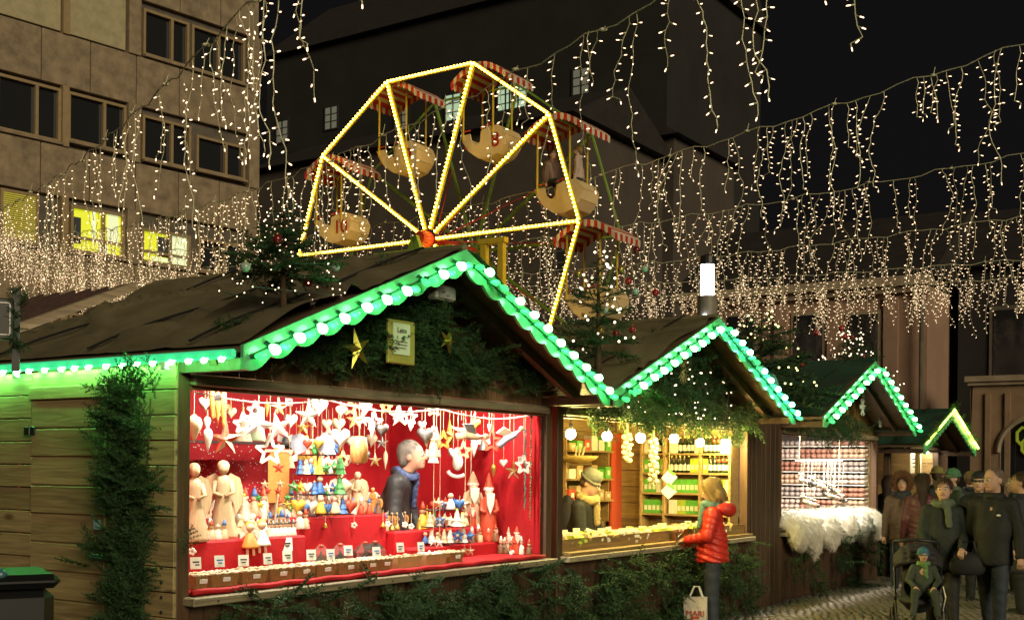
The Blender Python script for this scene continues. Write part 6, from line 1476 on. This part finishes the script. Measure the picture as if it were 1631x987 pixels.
# dangling felt shoes and balls on a rod
hr = thing('hanging_rod', 'pale rod with white cords above the sheepskins', 'rod', GW(1308, 735, -.25), PHI); MB().tube([(-1.05, 0, .0), (.95, 0, .02)], .012, 6).build('rod', M_white, hr)
for x in (-.9, .8): MB().tube([(x, 0, 0), (x, 0, 2.25 - hr.location.z)], .004, 4).build('cord', M_str, hr)
for i in range(20):
    x = 1276 + (i * 37) % 68; y = 762 + (i * 23) % 44; p = GW(x, y, -.24 - .04 * (i % 3)); m = (M_wht, M_gry, mat('pink_felt', (.6, .35, .28), rough=.9), M_crm, M_black)[i % 5]
    g = thing('felt_pendant', 'little felt slipper pendant dangling from the rod, %s' % ORD[i], 'pendant', p, PHI + rad(RD.uniform(-70, 0)), 'felt pendants on the rod'); MB().ball((0, -.03, -.02), (.04, .065, .035), 8, 6).ball((0, .03, .015), (.035, .035, .045), 8, 6).build('shoe', m, g, smooth=True); MB().tube([(.032 * math.cos(q), .03 + .03 * math.sin(q), .06) for q in [k * 1.05 for k in range(6)]], .014, 5, closed=True).build('cuff', M_wht, g, smooth=True); MB().tube([(0, .03, .05), (0, .0, max(.1, hr.location.z - p.z))], .005, 4).build('cord', M_wht, g)
# ================================================================== LAST STALL
S4 = STALL['four']; wl = thing('interior_wall_boards', 'bright cream boards inside the last stall', 'wall lining', s4.location, PHI); planks_y(wl, 'plank', .1, 1.8, .9, 2.1, S4['w'] - .012, .2, M_lin); planks_x(wl, 'plank', 0, S4['w'], .9, 2.1, 1.83, .2, M_linx, vertical=False)
for i, (x, y) in enumerate(((1455, 735), (1471, 736))):
    g = thing('menu_board', ('left cream menu board in the last stall', 'right cream menu board in the last stall')[i], 'menu board', GW(x, y, -.3), PHI); MB().box((0, 0, 0), (.42, .02, .42), bev=.004).build('board', M_lab, g); MB().tube([(-.18, 0, .2), (-.18, 0, 2.02 - g.location.z)], .004, 4).tube([(.18, 0, .2), (.18, 0, 2.02 - g.location.z)], .004, 4).build('cord', M_str, g)
    for k in range(4): MB().box((0, -.013, .12 - k * .07), (.3 - .04 * k, .003, .018)).build('text_line', M_ink, g)
for i, (x, y) in enumerate(((1452, 716), (1466, 717), (1476, 718))):
    g = thing('globe_lamp', 'small white bulb at the top of the last stall opening, %s of three' % ORD[i], 'lamp', GW(x, y, -.15), PHI, 'bulbs of the last stall'); MB().ball((0, 0, 0), .05, 10, 8).build('globe', mat('white_globe', (1, 1, .9), emit=(1, .88, .62), es=70), g, smooth=True); MB().lathe([(.02, .045), (.02, .12), (.006, .125)], 8).build('socket', M_black, g)
pl = thing('yellow_post', 'yellow painted post at the front of the last stall', 'post', GW(1461, 760, .05), PHI); pl.location.z = 0; MB().box((0, 0, 1.08), (.08, .06, 2.16), bev=.006).build('shaft', mat('yellow_post_paint', (.5, .36, .06), rough=.5), pl); MB().box((0, 0, .04), (.14, .12, .08), bev=.008).build('foot', M_black, pl)
# ================================================================== PEOPLE
M_skin = mat('skin', (.58, .36, .25), rough=.5, var=.06, vscale=20, sss=.08); M_skin2 = mat('skin_ruddy', (.55, .30, .20), rough=.5, var=.08, vscale=20, sss=.08)
M_eye = mat('eye_dark', (.03, .02, .015), rough=.15); M_eyew = mat('eye_white', (.7, .68, .62), rough=.2); M_lip = mat('lip', (.42, .15, .12), rough=.4)
def cl_mat(n, c, r=.75, **k): return mat(n, c, rough=r, var=k.pop('var', .12), vscale=8, bump=k.pop('bump', .2), bscale=45, **k)
M_redj = cl_mat('red_puffer', (.60, .035, .022), .42); M_navy = cl_mat('navy_coat', (.02, .026, .035)); M_blk = cl_mat('black_coat', (.010, .012, .011)); M_dgr = cl_mat('dark_green_coat', (.014, .022, .017))
M_brp = cl_mat('brown_parka', (.14, .085, .06), .5); M_wine = cl_mat('wine_puffer', (.10, .03, .032), .45); M_jean = cl_mat('dark_jeans', (.03, .04, .055)); M_gcol = cl_mat('grey_green_scarf', (.09, .12, .08)); M_gcoat = cl_mat('grey_green_coat', (.04, .055, .038))
M_shoe = mat('dark_shoe', (.02, .018, .016), rough=.5)
M_blond = mat('blond_hair', (.42, .28, .10), rough=.55, var=.35, vscale=30, stretch=(4, 4, .6), bump=.5, bscale=60); M_grey = mat('grey_hair', (.24, .21, .18), rough=.6, var=.3, vscale=30, stretch=(4, 4, .6), bump=.5, bscale=60)
M_brh = mat('brown_hair', (.07, .04, .025), rough=.55, var=.35, vscale=30, stretch=(4, 4, .6), bump=.4, bscale=60); M_furh = mat('rust_fur', (.22, .10, .05), rough=.9, var=.4, vscale=40, bump=.8, bscale=70); M_furg = mat('pale_green_fur', (.30, .32, .14), rough=.9, var=.4, vscale=40, bump=.8, bscale=70)
def person(label, loc, face, H, head=(0, 0), armL=None, armR=None, legs=None, lean=0.0, jacket=None, hem=.44, puff=0.0, trousers=None, hair=None, style='short', hat=None, scarf=None, skin=None, res=.0125, collar=True, stub=0.0, hood=None, fat=1.0, sr_=.025):
    """a clothed figure facing -y before turning; joints in units of its height"""
    skin = skin or M_skin; g = thing('person', label, 'person', loc, rad(face)); ln = Matrix.Rotation(lean, 4, 'X')   # lean forward about the hips
    def U(p):     # upper body point
        q = Vector(p); d = q - Vector((0, 0, .52)); q = Vector((0, 0, .52)) + (ln.to_3x3() @ d) if q.z > .4 else q; return q * H
    def Lg(p): return Vector(p) * H
    armL = armL or [(.135, .01, .635), (.145, -.03, .48)]; armR = armR or [(-.135, .01, .635), (-.145, -.03, .48)]
    legs = legs or [[(.055, -.005, .28), (.06, .01, .04)], [(-.055, -.005, .28), (-.06, .01, .04)]]
    hc = U((0, -.012, .935)); HM = Matrix.Rotation(rad(head[0]), 4, 'Z') @ Matrix.Rotation(rad(head[1]) + lean * .6, 4, 'X') if True else None
    def h(p): return hc + HM.to_3x3() @ (Vector(p) * H)
    R3 = HM
    B = Soft(res)
    ch = U((0, 0, .74)); B.cone(U((0, .005, .55)), U((0, 0, .60)), .072 * H * fat, .068 * H * fat, .03); B.ell(ch, (.088 * H * fat, .058 * H * fat, .10 * H), .03 * H, Matrix.Rotation(lean, 4, 'X')); B.cone(U((-.085, 0, .80)), U((.085, 0, .80)), .035 * H, .035 * H, .02 * H)
    B.cone(U((0, .005, .81)), h((0, .012, -.05)), .032 * H, .030 * H, .015 * H)
    for s, arm in ((1, armL), (-1, armR)):
        sh = U((s * .105, 0, .80)); el = U(arm[0]); wr = U(arm[1]); B.chain([sh, el], [.030 * H, .024 * H], .012 * H); B.chain([el, wr], [.024 * H, .016 * H], .008 * H)
        fd = (wr - el).normalized(); sd = fd.cross(Vector((0, 0, 1))); sd = sd.normalized() if sd.length > .1 else Vector((1, 0, 0)); up = sd.cross(fd)
        pc = wr + fd * .03 * H; B.cone(wr, pc + fd * .012 * H, .015 * H, .019 * H, .008 * H)
        curl = Vector((-s, 0, 0)) * .0 - up
        for k, (off, L) in enumerate(((-.016, .040), (-.0055, .045), (.0055, .042), (.016, .034))):
            a = pc + fd * .018 * H + sd * off * H; m1 = a + (fd * .75 + curl * .5).normalized() * L * .5 * H; e = m1 + (fd * .3 + curl * .9).normalized() * L * .5 * H; B.chain([a, m1, e], [.0062 * H, .0056 * H, .0046 * H], .003 * H)
        th0 = wr + fd * .018 * H + sd * (-s) * .014 * H; th1 = th0 + (fd * .6 + sd * (-s) * .7 + curl * .2).normalized() * .022 * H; B.chain([th0, th1, th1 + (fd * .8 + curl * .4).normalized() * .02 * H], [.0075 * H, .0068 * H, .0052 * H], .004 * H)
    if stub <= 0:
        for s, lg in zip((1, -1), legs):
            hp = Lg((s * .05, 0, .52)); kn = Lg(lg[0]); an = Lg(lg[1]); B.chain([hp, kn], [.058 * H, .036 * H], .03 * H); B.chain([kn, an], [.036 * H, .022 * H], .01 * H); B.cone(an + Vector((0, .01 * H, -.018 * H)), an + Vector((0, -.085 * H, -.026 * H)), .02 * H, .015 * H, .012 * H)
    # head
    B.ell(h((0, .006, .018)), (.049 * H, .058 * H, .054 * H), .012 * H, R3); B.ell(h((0, -.014, -.022)), (.040 * H, .044 * H, .044 * H), .02 * H, R3); B.ell(h((0, -.042, -.052)), (.017 * H, .015 * H, .013 * H), .015 * H, R3)
    B.cone(h((0, -.052, .010)), h((0, -.066, -.012)), .0065 * H, .0095 * H, .008 * H)
    for s in (-1, 1): B.ell(h((s * .047, .010, -.004)), (.008 * H, .014 * H, .02 * H), .006 * H, R3); B.ell(h((s * .019, -.062, .006)), (.011 * H, .012 * H, .008 * H), .008 * H, R3, sub=True)
    body = B.build('body', skin, g)
    for s in (-1, 1):
        e = h((s * .0185, -.0505, .005)); MB().ball(tuple(e), .0085 * H, 8, 6).build('eye', M_eyew, g, smooth=True); e = h((s * .0185, -.0565, .005)); MB().ball(tuple(e), .0045 * H, 8, 6).build('iris', M_eye, g)
        a, c = h((s * .009, -.060, .019)), h((s * .030, -.053, .019)); MB().tube([a, (a + c) / 2 + Vector((0, 0, .003 * H)), c], .0022 * H, 5).build('eyebrow', hair or M_brh, g)
    MB().tube([h((-.014, -.052, -.034)), h((0, -.059, -.033)), h((.014, -.052, -.034))], .0042 * H, 5).build('mouth', M_lip, g, smooth=True)
    # hair
    if hair is not None and style != 'none':
        hs = Soft(res * .85)
        if style == 'short': hs.ell(h((0, .018, .030)), (.056 * H, .058 * H, .052 * H), .01 * H, R3).ell(h((0, .040, -.005)), (.050 * H, .032 * H, .045 * H), .02 * H, R3)
        elif style == 'crop': hs.ell(h((0, .016, .024)), (.0525 * H, .058 * H, .053 * H), .01 * H, R3).ell(h((0, .036, -.01)), (.047 * H, .032 * H, .036 * H), .02 * H, R3)
        elif style == 'bob':
            hs.ell(h((0, .014, .028)), (.062 * H, .066 * H, .058 * H), .01 * H, R3).ell(h((0, .035, -.03)), (.060 * H, .045 * H, .055 * H), .02 * H, R3)
            for s in (-1, 1): hs.cone(h((s * .048, -.012, .02)), h((s * .050, -.008, -.05)), .018 * H, .014 * H, .015 * H)
        elif style == 'tied':
            hs.ell(h((0, .016, .026)), (.056 * H, .062 * H, .054 * H), .01 * H, R3).ell(h((0, .06, .0)), (.03 * H, .028 * H, .035 * H), .02 * H, R3)
        elif style == 'long':
            hs.ell(h((0, .014, .028)), (.060 * H, .064 * H, .057 * H), .01 * H, R3).cone(h((0, .045, .0)), h((0, .05, -.14)), .05 * H, .035 * H, .02 * H)
        hs.ell(h((0, -.058, -.016)), (.042 * H, .042 * H, .056 * H), .01 * H, R3, sub=True)
        ho = hs.build('hair', hair, g, disp=lambda X, Y, Z: .0018 * np.sin(X * 190 + Z * 60) + .0014 * np.sin(Y * 230 - Z * 80)); strands(ho, 2600, {'bob': .07, 'long': .09, 'short': .04, 'crop': .014, 'tied': .05}[style], (HM.to_3x3() @ Vector((0, .45, -1))), hair, w=.0035, out=.08, seed=len(label), jit=.12)
    if hat is not None:
        ht = Soft(res * .85).ell(h((0, .014, .040)), (.060 * H, .066 * H, .056 * H), .01 * H, R3).cut(h((0, 0, .022)), HM.to_3x3() @ Vector((0, -.15, -1)))
        ht.build('knit_hat', hat, g, disp=lambda X, Y, Z: .0012 * np.sin(np.arctan2(Y - hc.y, X - hc.x) * 42))
        MB().tube([h((.060 * math.cos(q), .014 + .066 * math.sin(q), .022 - .010 * math.sin(-q))) for q in [i * math.pi / 9 for i in range(18)]], .010 * H, 6, closed=True).build('hat_cuff', hat, g, smooth=True)
    if hood is not None:
        hd = Soft(res).chain([h((.066 * math.cos(q), -.022 - .02 * math.sin(q), .012 + .074 * math.sin(q))) for q in [rad(-60) + i * rad(300) / 12 for i in range(13)]], [.021 * H] * 13, .01 * H)
        fo = hd.build('fur_hood', hood, g, disp=lambda X, Y, Z: .006 * np.sin(X * 160 + 3 * np.sin(Z * 90)) * np.sin(Y * 170 + Z * 120)); strands(fo, 2500, .05, (0, -.6, .2), hood, w=.004, out=.8, seed=3, jit=.6)
    # clothes
    if jacket is not None:
        k = Soft(res * 1.1); pf = (lambda hh, X, Y, Z: 1 + puff * (np.abs(np.sin((Z + .35 * Y) * math.pi / (.042 * H))) - .5)) if puff else None; q = .012 * H
        k.cone(U((-.02, 0, hem + .03)), U((-.015, 0, .62)), (.085 * fat) * H + q * .6, .078 * H * fat + q * .4, .03 * H, pf).cone(U((.02, 0, hem + .03)), U((.015, 0, .62)), (.085 * fat) * H + q * .6, .078 * H * fat + q * .4, .03 * H, pf)
        k.cone(U((-.035, 0, .62)), U((-.04, 0, .775)), .068 * H * fat + q * .4, .058 * H + q * .4, .03 * H, pf).cone(U((.035, 0, .62)), U((.04, 0, .775)), .068 * H * fat + q * .4, .058 * H + q * .4, .03 * H, pf); k.cone(U((-.09, 0, .79)), U((.09, 0, .79)), .042 * H, .042 * H, .02 * H)
        k.cut(U((0, 0, hem)), (U((0, 0, hem)) - U((0, 0, hem + .1))).normalized())
        if collar: k.chain([U((.045 * math.cos(a), .008 + .045 * math.sin(a), .838)) for a in [i * rad(40) for i in range(10)]], [.020 * H] * 10, .012 * H)
        for s, arm in ((1, armL), (-1, armR)):
            sh = U((s * .105, 0, .79)); el = U(arm[0]); wr = U(arm[1]); pa = (lambda hh, X, Y, Z: 1 + puff * (np.abs(np.sin(hh * math.pi * 4)) - .5)) if puff else None
            k.cone(sh, el, .043 * H, .036 * H, .02 * H, pa); k.cone(el, el + (wr - el) * .97, .036 * H, .027 * H, .014 * H, pa)
        k.build('jacket', jacket, g, disp=lambda X, Y, Z: .0022 * np.sin(X * 60 + Z * 35) * np.sin(Z * 48 + Y * 40))
    if trousers is not None and stub <= 0:
        k = Soft(res * 1.1).cone(Lg((-.03, 0, .53)), Lg((.03, 0, .53)), .066 * H * fat, .066 * H * fat, .02 * H)
        for s, lg in zip((1, -1), legs):
            hp = Lg((s * .05, 0, .51)); kn = Lg(lg[0]); an = Lg(lg[1]); k.cone(hp, kn, .060 * H, .046 * H, .03 * H); k.cone(kn, an + Vector((0, 0, .005)), .046 * H, .034 * H, .012 * H)
        k.build('trousers', trousers, g, disp=lambda X, Y, Z: .002 * np.sin(Z * 50 + X * 30))
        for s, lg in zip((1, -1), legs):
            an = Lg(lg[1]); Soft(.011).cone(an + Vector((0, .012 * H, -.012 * H)), an + Vector((0, -.09 * H, -.022 * H)), .028 * H, .022 * H, .012 * H).cut(an + Vector((0, 0, -.04 * H)), (0, 0, -1)).build('shoe', M_shoe, g)
    if scarf is not None:
        sc = Soft(res).chain([U((.050 * math.cos(a), -.004 + .052 * math.sin(a), .842 - .008 * math.sin(a * 2))) for a in [i * rad(36) for i in range(11)]], [sr_ * H] * 11, .012 * H)
        sc.cone(U((.02, -.062, .82)), U((.03, -.085, .70)), sr_ * .95 * H, sr_ * .8 * H, .014 * H); sc.build('scarf', scarf, g, disp=lambda X, Y, Z: .003 * np.sin(X * 120 + Z * 60) + .003 * np.sin(Z * 140 + Y * 70))
    g['_h'] = 0; del g['_h']; return g
def gl(px, Y): p = at(px, 745, Y); return Vector((p.x, p.y, 0))
# shopper in the red puffer jacket at the soap counter
RW = gl(1136, 12.7)
person('person in a red puffer jacket with blond bob holding a wallet at the soap stall', RW, -98, 1.63, head=(-8, 24), armL=[(.13, -.035, .645), (.05, -.17, .615)], armR=[(-.13, -.03, .64), (-.05, -.17, .60)], jacket=M_redj, hem=.475, puff=.13, trousers=M_jean, hair=M_blond, style='bob', scarf=cl_mat('teal_print_scarf', (.10, .22, .20)), res=.0115, fat=1.08)
jk = Matrix.Translation(RW) @ Matrix.Rotation(rad(-98), 4, 'Z'); hz_ = 1.63
g = thing('wallet', 'open black wallet with a white slip held by the shopper in red', 'wallet', jk @ Vector((0, -.215 * hz_, .63 * hz_)), rad(-98)); MB().box((0, 0, 0), (.16, .012, .10), T(rx=-.7), bev=.004).box((0, -.02, .03), (.15, .01, .08), T(rx=.3), bev=.004).build('cover', M_black, g); MB().box((.02, -.014, .012), (.08, .003, .05), T(rx=-.7)).build('slip', M_card, g)
hd = Soft(.012).chain([jk @ Vector((.075 * hz_ * math.cos(q), .02 * hz_ + .085 * hz_ * math.sin(q), (.828 - .012 * math.sin(q)) * hz_)) for q in [rad(10) + i * rad(160) / 8 for i in range(9)]], [.03, .045, .055, .06, .062, .06, .055, .045, .03], .05); o = hd.build('jacket_hood', M_redj); 
for pp_ in [x for x in bpy.data.objects if x.name == 'person']: o.parent = pp_; o.matrix_parent_inverse = (Matrix.Translation(RW) @ Matrix.Rotation(rad(-98), 4, 'Z')).inverted()
g = thing('tote_bag', 'white cloth shopping bag with red print hanging beside the shopper in red', 'bag', RW + Vector((-.19, -.12, .0)), rad(-15))
MB().add([(-.11, -.05, .02), (.11, -.05, .02), (.12, .05, .02), (-.12, .05, .02), (-.13, -.03, .40), (.12, -.04, .42), (.12, .04, .42), (-.13, .03, .40)], [(0, 1, 5, 4), (1, 2, 6, 5), (2, 3, 7, 6), (3, 0, 4, 7), (3, 2, 1, 0)]).build('sack', mat('white_cotton', (.62, .56, .48), rough=.8, var=.12, bump=.4, bscale=18), g)
for s in (-1, 1): MB().tube([(-.07, s * .035, .40), (-.02, s * .02, .52), (.03, s * .02, .52), (.07, s * .035, .41)], .010, 6).build('strap', M_wpk, g)
text_obj('print', 'MARI', .085, M_rdw, g, (0.0, -.053, .24)).rotation_euler = (rad(88), 0, 0); MB().box((-.03, -.056, .15), (.02, .004, .12)).box((.0, -.0565, .20), (.08, .004, .022)).build('red_mark', M_rdw, g)
# stallkeepers
t, z = G(614, 745, -.95); kp = W(t, -.95, .26)
person('grey-haired stallkeeper in a black jacket and blue scarf amid the ornaments', kp, 78, 1.74, head=(2, -14), jacket=cl_mat('black_stall_jacket', (.025, .025, .028), .6), hem=.44, trousers=M_jean, hair=M_grey, style='short', scarf=cl_mat('blue_scarf', (.06, .09, .22)), skin=M_skin2, sr_=.016, res=.0105, armL=[(.14, -.05, .65), (.1, -.15, .56)], armR=[(-.14, -.05, .65), (-.1, -.15, .56)], lean=.32)
t, z = G(921, 760, -.75); kp = W(t, -.75, 0)
person('bearded stallkeeper with a grey knit hat behind the soap counter', kp, 62, 1.72, head=(5, 22), jacket=M_blk, trousers=M_jean, hair=M_brh, style='crop', hat=cl_mat('grey_knit', (.12, .13, .10)), scarf=cl_mat('yellow_print_scarf', (.40, .30, .12)), res=.013, lean=.18, armL=[(.13, -.06, .64), (.06, -.16, .60)], armR=[(-.13, -.06, .64), (-.06, -.16, .6)])
# crowd on the right
person('person in a brown parka with rust-coloured fur hood facing the camera', gl(1438, 17.5), -24, 1.68, jacket=M_brp, hem=.44, puff=.05, trousers=M_jean, hair=M_brh, style='bob', hood=M_furh, scarf=M_navy, res=.014, armL=[(.13, -.03, .64), (.06, -.1, .58)])
person('person in a wine-red quilted jacket seen from behind', gl(1469, 16.6), 168, 1.70, jacket=M_wine, hem=.43, puff=.09, trousers=M_blk, hair=M_brh, style='long', res=.014, hood=None)
person('person with a green knit hat and grey-green coat looking left', gl(1518, 18.5), -78, 1.76, jacket=M_gcoat, hem=.42, trousers=M_blk, hair=M_brh, style='crop', hat=cl_mat('green_knit', (.07, .17, .09)), scarf=M_gcol, res=.014)
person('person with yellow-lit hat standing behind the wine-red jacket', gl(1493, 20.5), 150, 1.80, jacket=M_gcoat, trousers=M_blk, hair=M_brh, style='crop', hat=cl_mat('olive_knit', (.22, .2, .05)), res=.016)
person('person with light brown hair far behind the couple', gl(1545, 21), 160, 1.74, jacket=M_navy, trousers=M_blk, hair=mat('light_brown_hair', (.25, .15, .06), rough=.6), style='short', res=.016)
person('person in black at the right edge of the crowd', gl(1618, 17), -100, 1.70, jacket=M_blk, trousers=M_blk, hair=M_brh, style='short', res=.016)
person('person in a black coat with dark cap behind the stroller couple', gl(1560, 16), -30, 1.72, jacket=M_blk, trousers=M_blk, hair=M_brh, style='short', hat=cl_mat('black_cap', (.012, .012, .013)), res=.015)
person('person in a long navy coat close to the right picture edge', gl(1628, 14.6), -120, 1.74, jacket=M_navy, hem=.3, trousers=M_blk, hair=M_brh, style='short', res=.015)
person('person in a dark brown coat between the slipper stall and the parka', gl(1417, 19.5), 120, 1.66, jacket=cl_mat('dark_brown_coat', (.03, .022, .018)), hem=.35, trousers=M_blk, hair=M_brh, style='long', res=.015)
MO = gl(1503, 13.2)
person('person in a dark green coat and thick scarf pushing the stroller', MO, -14, 1.66, head=(-12, 2), armL=[(.135, -.02, .64), (.10, -.16, .555)], armR=[(-.135, -.02, .64), (-.10, -.16, .555)], jacket=M_dgr, hem=.40, trousers=M_blk, hair=M_brh, style='tied', scarf=M_gcol, res=.012, legs=[[(.055, -.05, .28), (.06, -.09, .04)], [(-.055, .04, .29), (-.06, .12, .05)]])
MA = gl(1583, 12.9)
person('person with cropped hair in a black jacket walking beside the stroller', MA, -38, 1.78, head=(-30, 6), jacket=M_blk, hem=.42, trousers=M_jean, hair=mat('cropped_hair', (.16, .12, .09), rough=.7, var=.2, vscale=60), style='crop', scarf=None, res=.012, fat=1.06, armL=[(.15, .0, .635), (.17, -.05, .48)], armR=[(-.15, .03, .635), (-.16, .02, .48)], legs=[[(.055, -.06, .28), (.06, -.07, .04)], [(-.055, .04, .29), (-.06, .13, .05)]])
mj = Matrix.Translation(MA) @ Matrix.Rotation(rad(-38), 4, 'Z')
lg_ = thing('jacket_badge', 'small white badge on the chest of the black jacket', 'badge', mj @ Vector((.085, -.118, 1.29)), rad(-38)); MB().ball((0, 0, 0), (.026, .006, .012), 8, 5).build('patch', M_card, lg_, smooth=True)
# ---- stroller with child
SP = gl(1466, 12.3) + Vector((.0, .0, 0)); sr = thing('stroller', 'black pushchair with raised hood carrying a child', 'stroller', SP, rad(-14))
def tb(name, pts, r=.013, m=None): return MB().tube(pts, r, 7).build(name, m or M_black, sr, smooth=True)
for s in (-.24, .24):
    tb('frame_tube', [(s, -.38, .16), (s, -.05, .42), (s * .95, .30, .78), (s * .95, .48, 1.0)]); tb('frame_tube', [(s, .36, .14), (s, .1, .35), (s, -.12, .48)])
    for y, r in ((-.40, .11), (.36, .15)):
        w = MB().tube([(s, y + r * math.cos(q), r + r * math.sin(q)) for q in [i * math.pi / 10 for i in range(20)]], .022, 7, closed=True).build('wheel', M_shoe, sr, smooth=True)
        sp_ = MB()
        for k in range(6): q = k * math.pi / 3; sp_.tube([(s, y, r), (s, y + r * .92 * math.cos(q), r + r * .92 * math.sin(q))], .006, 4)
        sp_.build('spokes', M_steel, w)
tb('handle', [(-.23, .48, 1.0), (0, .50, 1.02), (.23, .48, 1.0)], .018); tb('footrest', [(-.2, -.36, .2), (0, -.42, .19), (.2, -.36, .2)], .02)
Soft(.018).ell((0, -.02, .42), (.20, .22, .06), .03).cone((0, .12, .45), (0, .25, .82), .17, .15, .05).ell((0, -.02, .58), (.165, .22, .14), .02, sub=True).build('seat', cl_mat('stroller_fabric', (.02, .022, .024)), sr)
hdm = Soft(.018); 
for a in range(7):
    q = rad(20 + a * 18); hdm.chain([(.22 * math.cos(u), .26 - .26 * math.cos(q) * (0.35 + .65 * math.sin(u)), .74 + .24 * math.sin(q) * (.25 + .75 * math.sin(u))) for u in [i * math.pi / 8 for i in range(9)]], [.024] * 9, .03)
hdm.build('hood', cl_mat('stroller_hood', (.022, .022, .024)), sr)
MB().tube([(.2, -.3, .6), (.22, -.36, .5), (.2, -.3, .36)], .006, 5).build('reflector_strip', M_white, sr)
chd = person('small child in a blue knit hat and grey-green suit sitting in the stroller', SP + Vector((.02, -.05, .0)), -14, .92, head=(12, 4), jacket=M_gcoat, hem=.45, trousers=M_gcoat, hair=M_brh, style='crop', hat=cl_mat('blue_pattern_knit', (.04, .16, .22)), scarf=cl_mat('green_bib', (.12, .25, .08)), res=.009, armL=[(.16, -.06, .66), (.1, -.2, .6)], armR=[(-.16, -.06, .66), (-.1, -.2, .6)], legs=[[(.10, -.26, .54), (.13, -.34, .30)], [(-.10, -.26, .54), (-.13, -.34, .30)]], fat=1.25)
chd.location.z = .03
g = thing('dark_bag', 'dark handbag hanging from the stroller handle', 'bag', MO + Vector((.16, -.30, .62)), rad(-14)); Soft(.015).ell((0, 0, .12), (.19, .09, .15), .04).cut((0, 0, .02), (0, 0, -1)).build('sack', M_blk, g); MB().tube([(-.1, 0, .2), (-.06, 0, .38), (.06, 0, .38), (.1, 0, .2)], .012, 6).build('strap', M_black, g)
# passengers in the gondola
for i, (dx, jm, hm, lab) in enumerate(((-.3, M_brp, M_brh, 'person in a brown coat riding on the left of the high gondola'), (.28, mat('pale_coat', (.5, .38, .3), rough=.8), M_blond, 'person in a pale coat riding on the right of the high gondola'))):
    gm = Matrix.Translation(GON[1].location) @ Matrix.Rotation(GA, 4, 'Z'); p = gm @ Vector((dx, -.05, .02)); pr = person(lab, p, math.degrees(GA) + (70 if i == 0 else -70), 1.25, jacket=jm, hem=.5, trousers=M_jean, hair=hm, style='short', res=.017, legs=[[(.055, -.2, .5), (.055, -.22, .3)], [(-.055, -.2, .5), (-.055, -.22, .3)]])
# ================================================================== LEFT EDGE: ribbed roof, black sign, bin
M_rib = mat('ribbed_metal_roof', (.11, .065, .055), rough=.4, metal=.3, var=.2)
def ribbed():
    a, c, d, e = at(20, 549, 10.2), at(25, 489, 12.2), at(300, 449, 12.6), at(292, 462, 10.6)
    b = thing('ribbed_roof_stall', 'neighbouring stall with ribbed dark metal roof behind the red stall', 'market stall')
    A0 = W(-.6, -2.75, 2.28); n = 15; Rm = Matrix.Translation(A0) @ Matrix.Rotation(PHI, 4, 'Z'); b.location = A0; b.rotation_euler = (0, 0, PHI); A0.z = 0
    # slope rises away along +x towards its own ridge parallel to the red stall's
    L, Dp, rise = 2.35, 3.2, 1.0
    MB().add([(0, 0, 0), (L, 0, rise), (L, Dp, rise), (0, Dp, 0), (0, 0, -.03), (L, 0, rise - .03), (L, Dp, rise - .03), (0, Dp, -.03)], [(0, 1, 2, 3), (4, 7, 6, 5), (0, 4, 5, 1), (2, 6, 7, 3), (0, 3, 7, 4), (1, 5, 6, 2)]).build('roof', M_rib, b)
    rf = b.children[0]
    for k in range(14): MB().box((0, 0, 0), (math.hypot(L, rise), .035, .03), Matrix.Translation((L / 2, .1 + k * .23, rise / 2 + .012)) @ Euler((0, -math.atan2(rise, L), 0)).to_matrix().to_4x4()).build('rib', M_rib, rf)
    MB().box((0, 0, 0), (math.hypot(L, rise), .06, .07), Matrix.Translation((L / 2, -.03, rise / 2 - .0)) @ Euler((0, -math.atan2(rise, L), 0)).to_matrix().to_4x4()).build('verge_board', M_rail, b)
    MB().box((.15 + 2, Dp / 2, -1.1), (3.8, Dp - .4, 2.2)).build('wall', M_dpl, b)
ribbed()
sg2 = thing('black_hanging_sign', 'black sign with white frame line and dark garland at the left edge', 'sign', at(6, 508, 6.4), rad(20))
MB().box((-.06, 0, 0), (.22, .05, .22), bev=.006).build('panel', M_black, sg2); fr = MB()
for x0, z0, w_, h_ in ((-.06, .085, .19, .006), (-.06, -.085, .19, .006), (.032, 0, .006, .17)): fr.box((x0, -.027, z0), (w_, .004, h_))
fr.build('frame_line', M_white, sg2); MB().box((-.042, -.027, 0), (.012, .004, .09)).box((-.036, -.028, -.04), (.025, .004, .012)).build('letter', M_white, sg2)
it = [(Matrix.Translation((RD.uniform(.03, .11), RD.uniform(-.05, .05), RD.uniform(-.16, .15))) @ look((RD.uniform(-.6, .6), RD.uniform(-1, 1), RD.uniform(-1, 1))) @ Matrix.Scale(.26, 4), RD.randrange(5)) for _ in range(40)]
V, F = scatter(it, SPR); tag(mesh_np('garland', V, F, M_fir, sg2), kind='stuff'); MB().box((.06, .03, -.05), (.04, .03, .45)).build('bracket', M_black, sg2)
wb = thing('waste_container', 'tall black waste container with a plastic sheet at the left edge', 'waste bin', gl(2, 5.6), rad(30)); wb.scale = (1, 1, .94)
MB().box((0, 0, .66), (.42, .46, 1.2), bev=.05).build('body', mat('black_bin_plastic', (.004, .0045, .005), rough=.5), wb, smooth=False); MB().box((0, -.01, 1.29), (.46, .5, .07), bev=.03).build('lid', mat('black_bin_plastic', (0, 0, 0)), wb); MB().tube([(-.18, .25, 1.27), (.18, .25, 1.27)], .018, 7).build('handle', M_black, wb)
for s in (-.18, .18): MB().tube([(s - .02, .2, .08), (s + .02, .2, .08)], .08, 12).build('wheel', M_shoe, wb)
ps = Soft(.02).cone((-.3, -.1, 1.28), (-.02, -.22, 1.33), .05, .03, .04).cone((-.25, -.2, 1.1), (-.2, -.26, 1.3), .06, .04, .03); ps.build('plastic_sheet', mat('blue_plastic', (.06, .16, .2), rough=.25, bump=.5, bscale=20), wb)
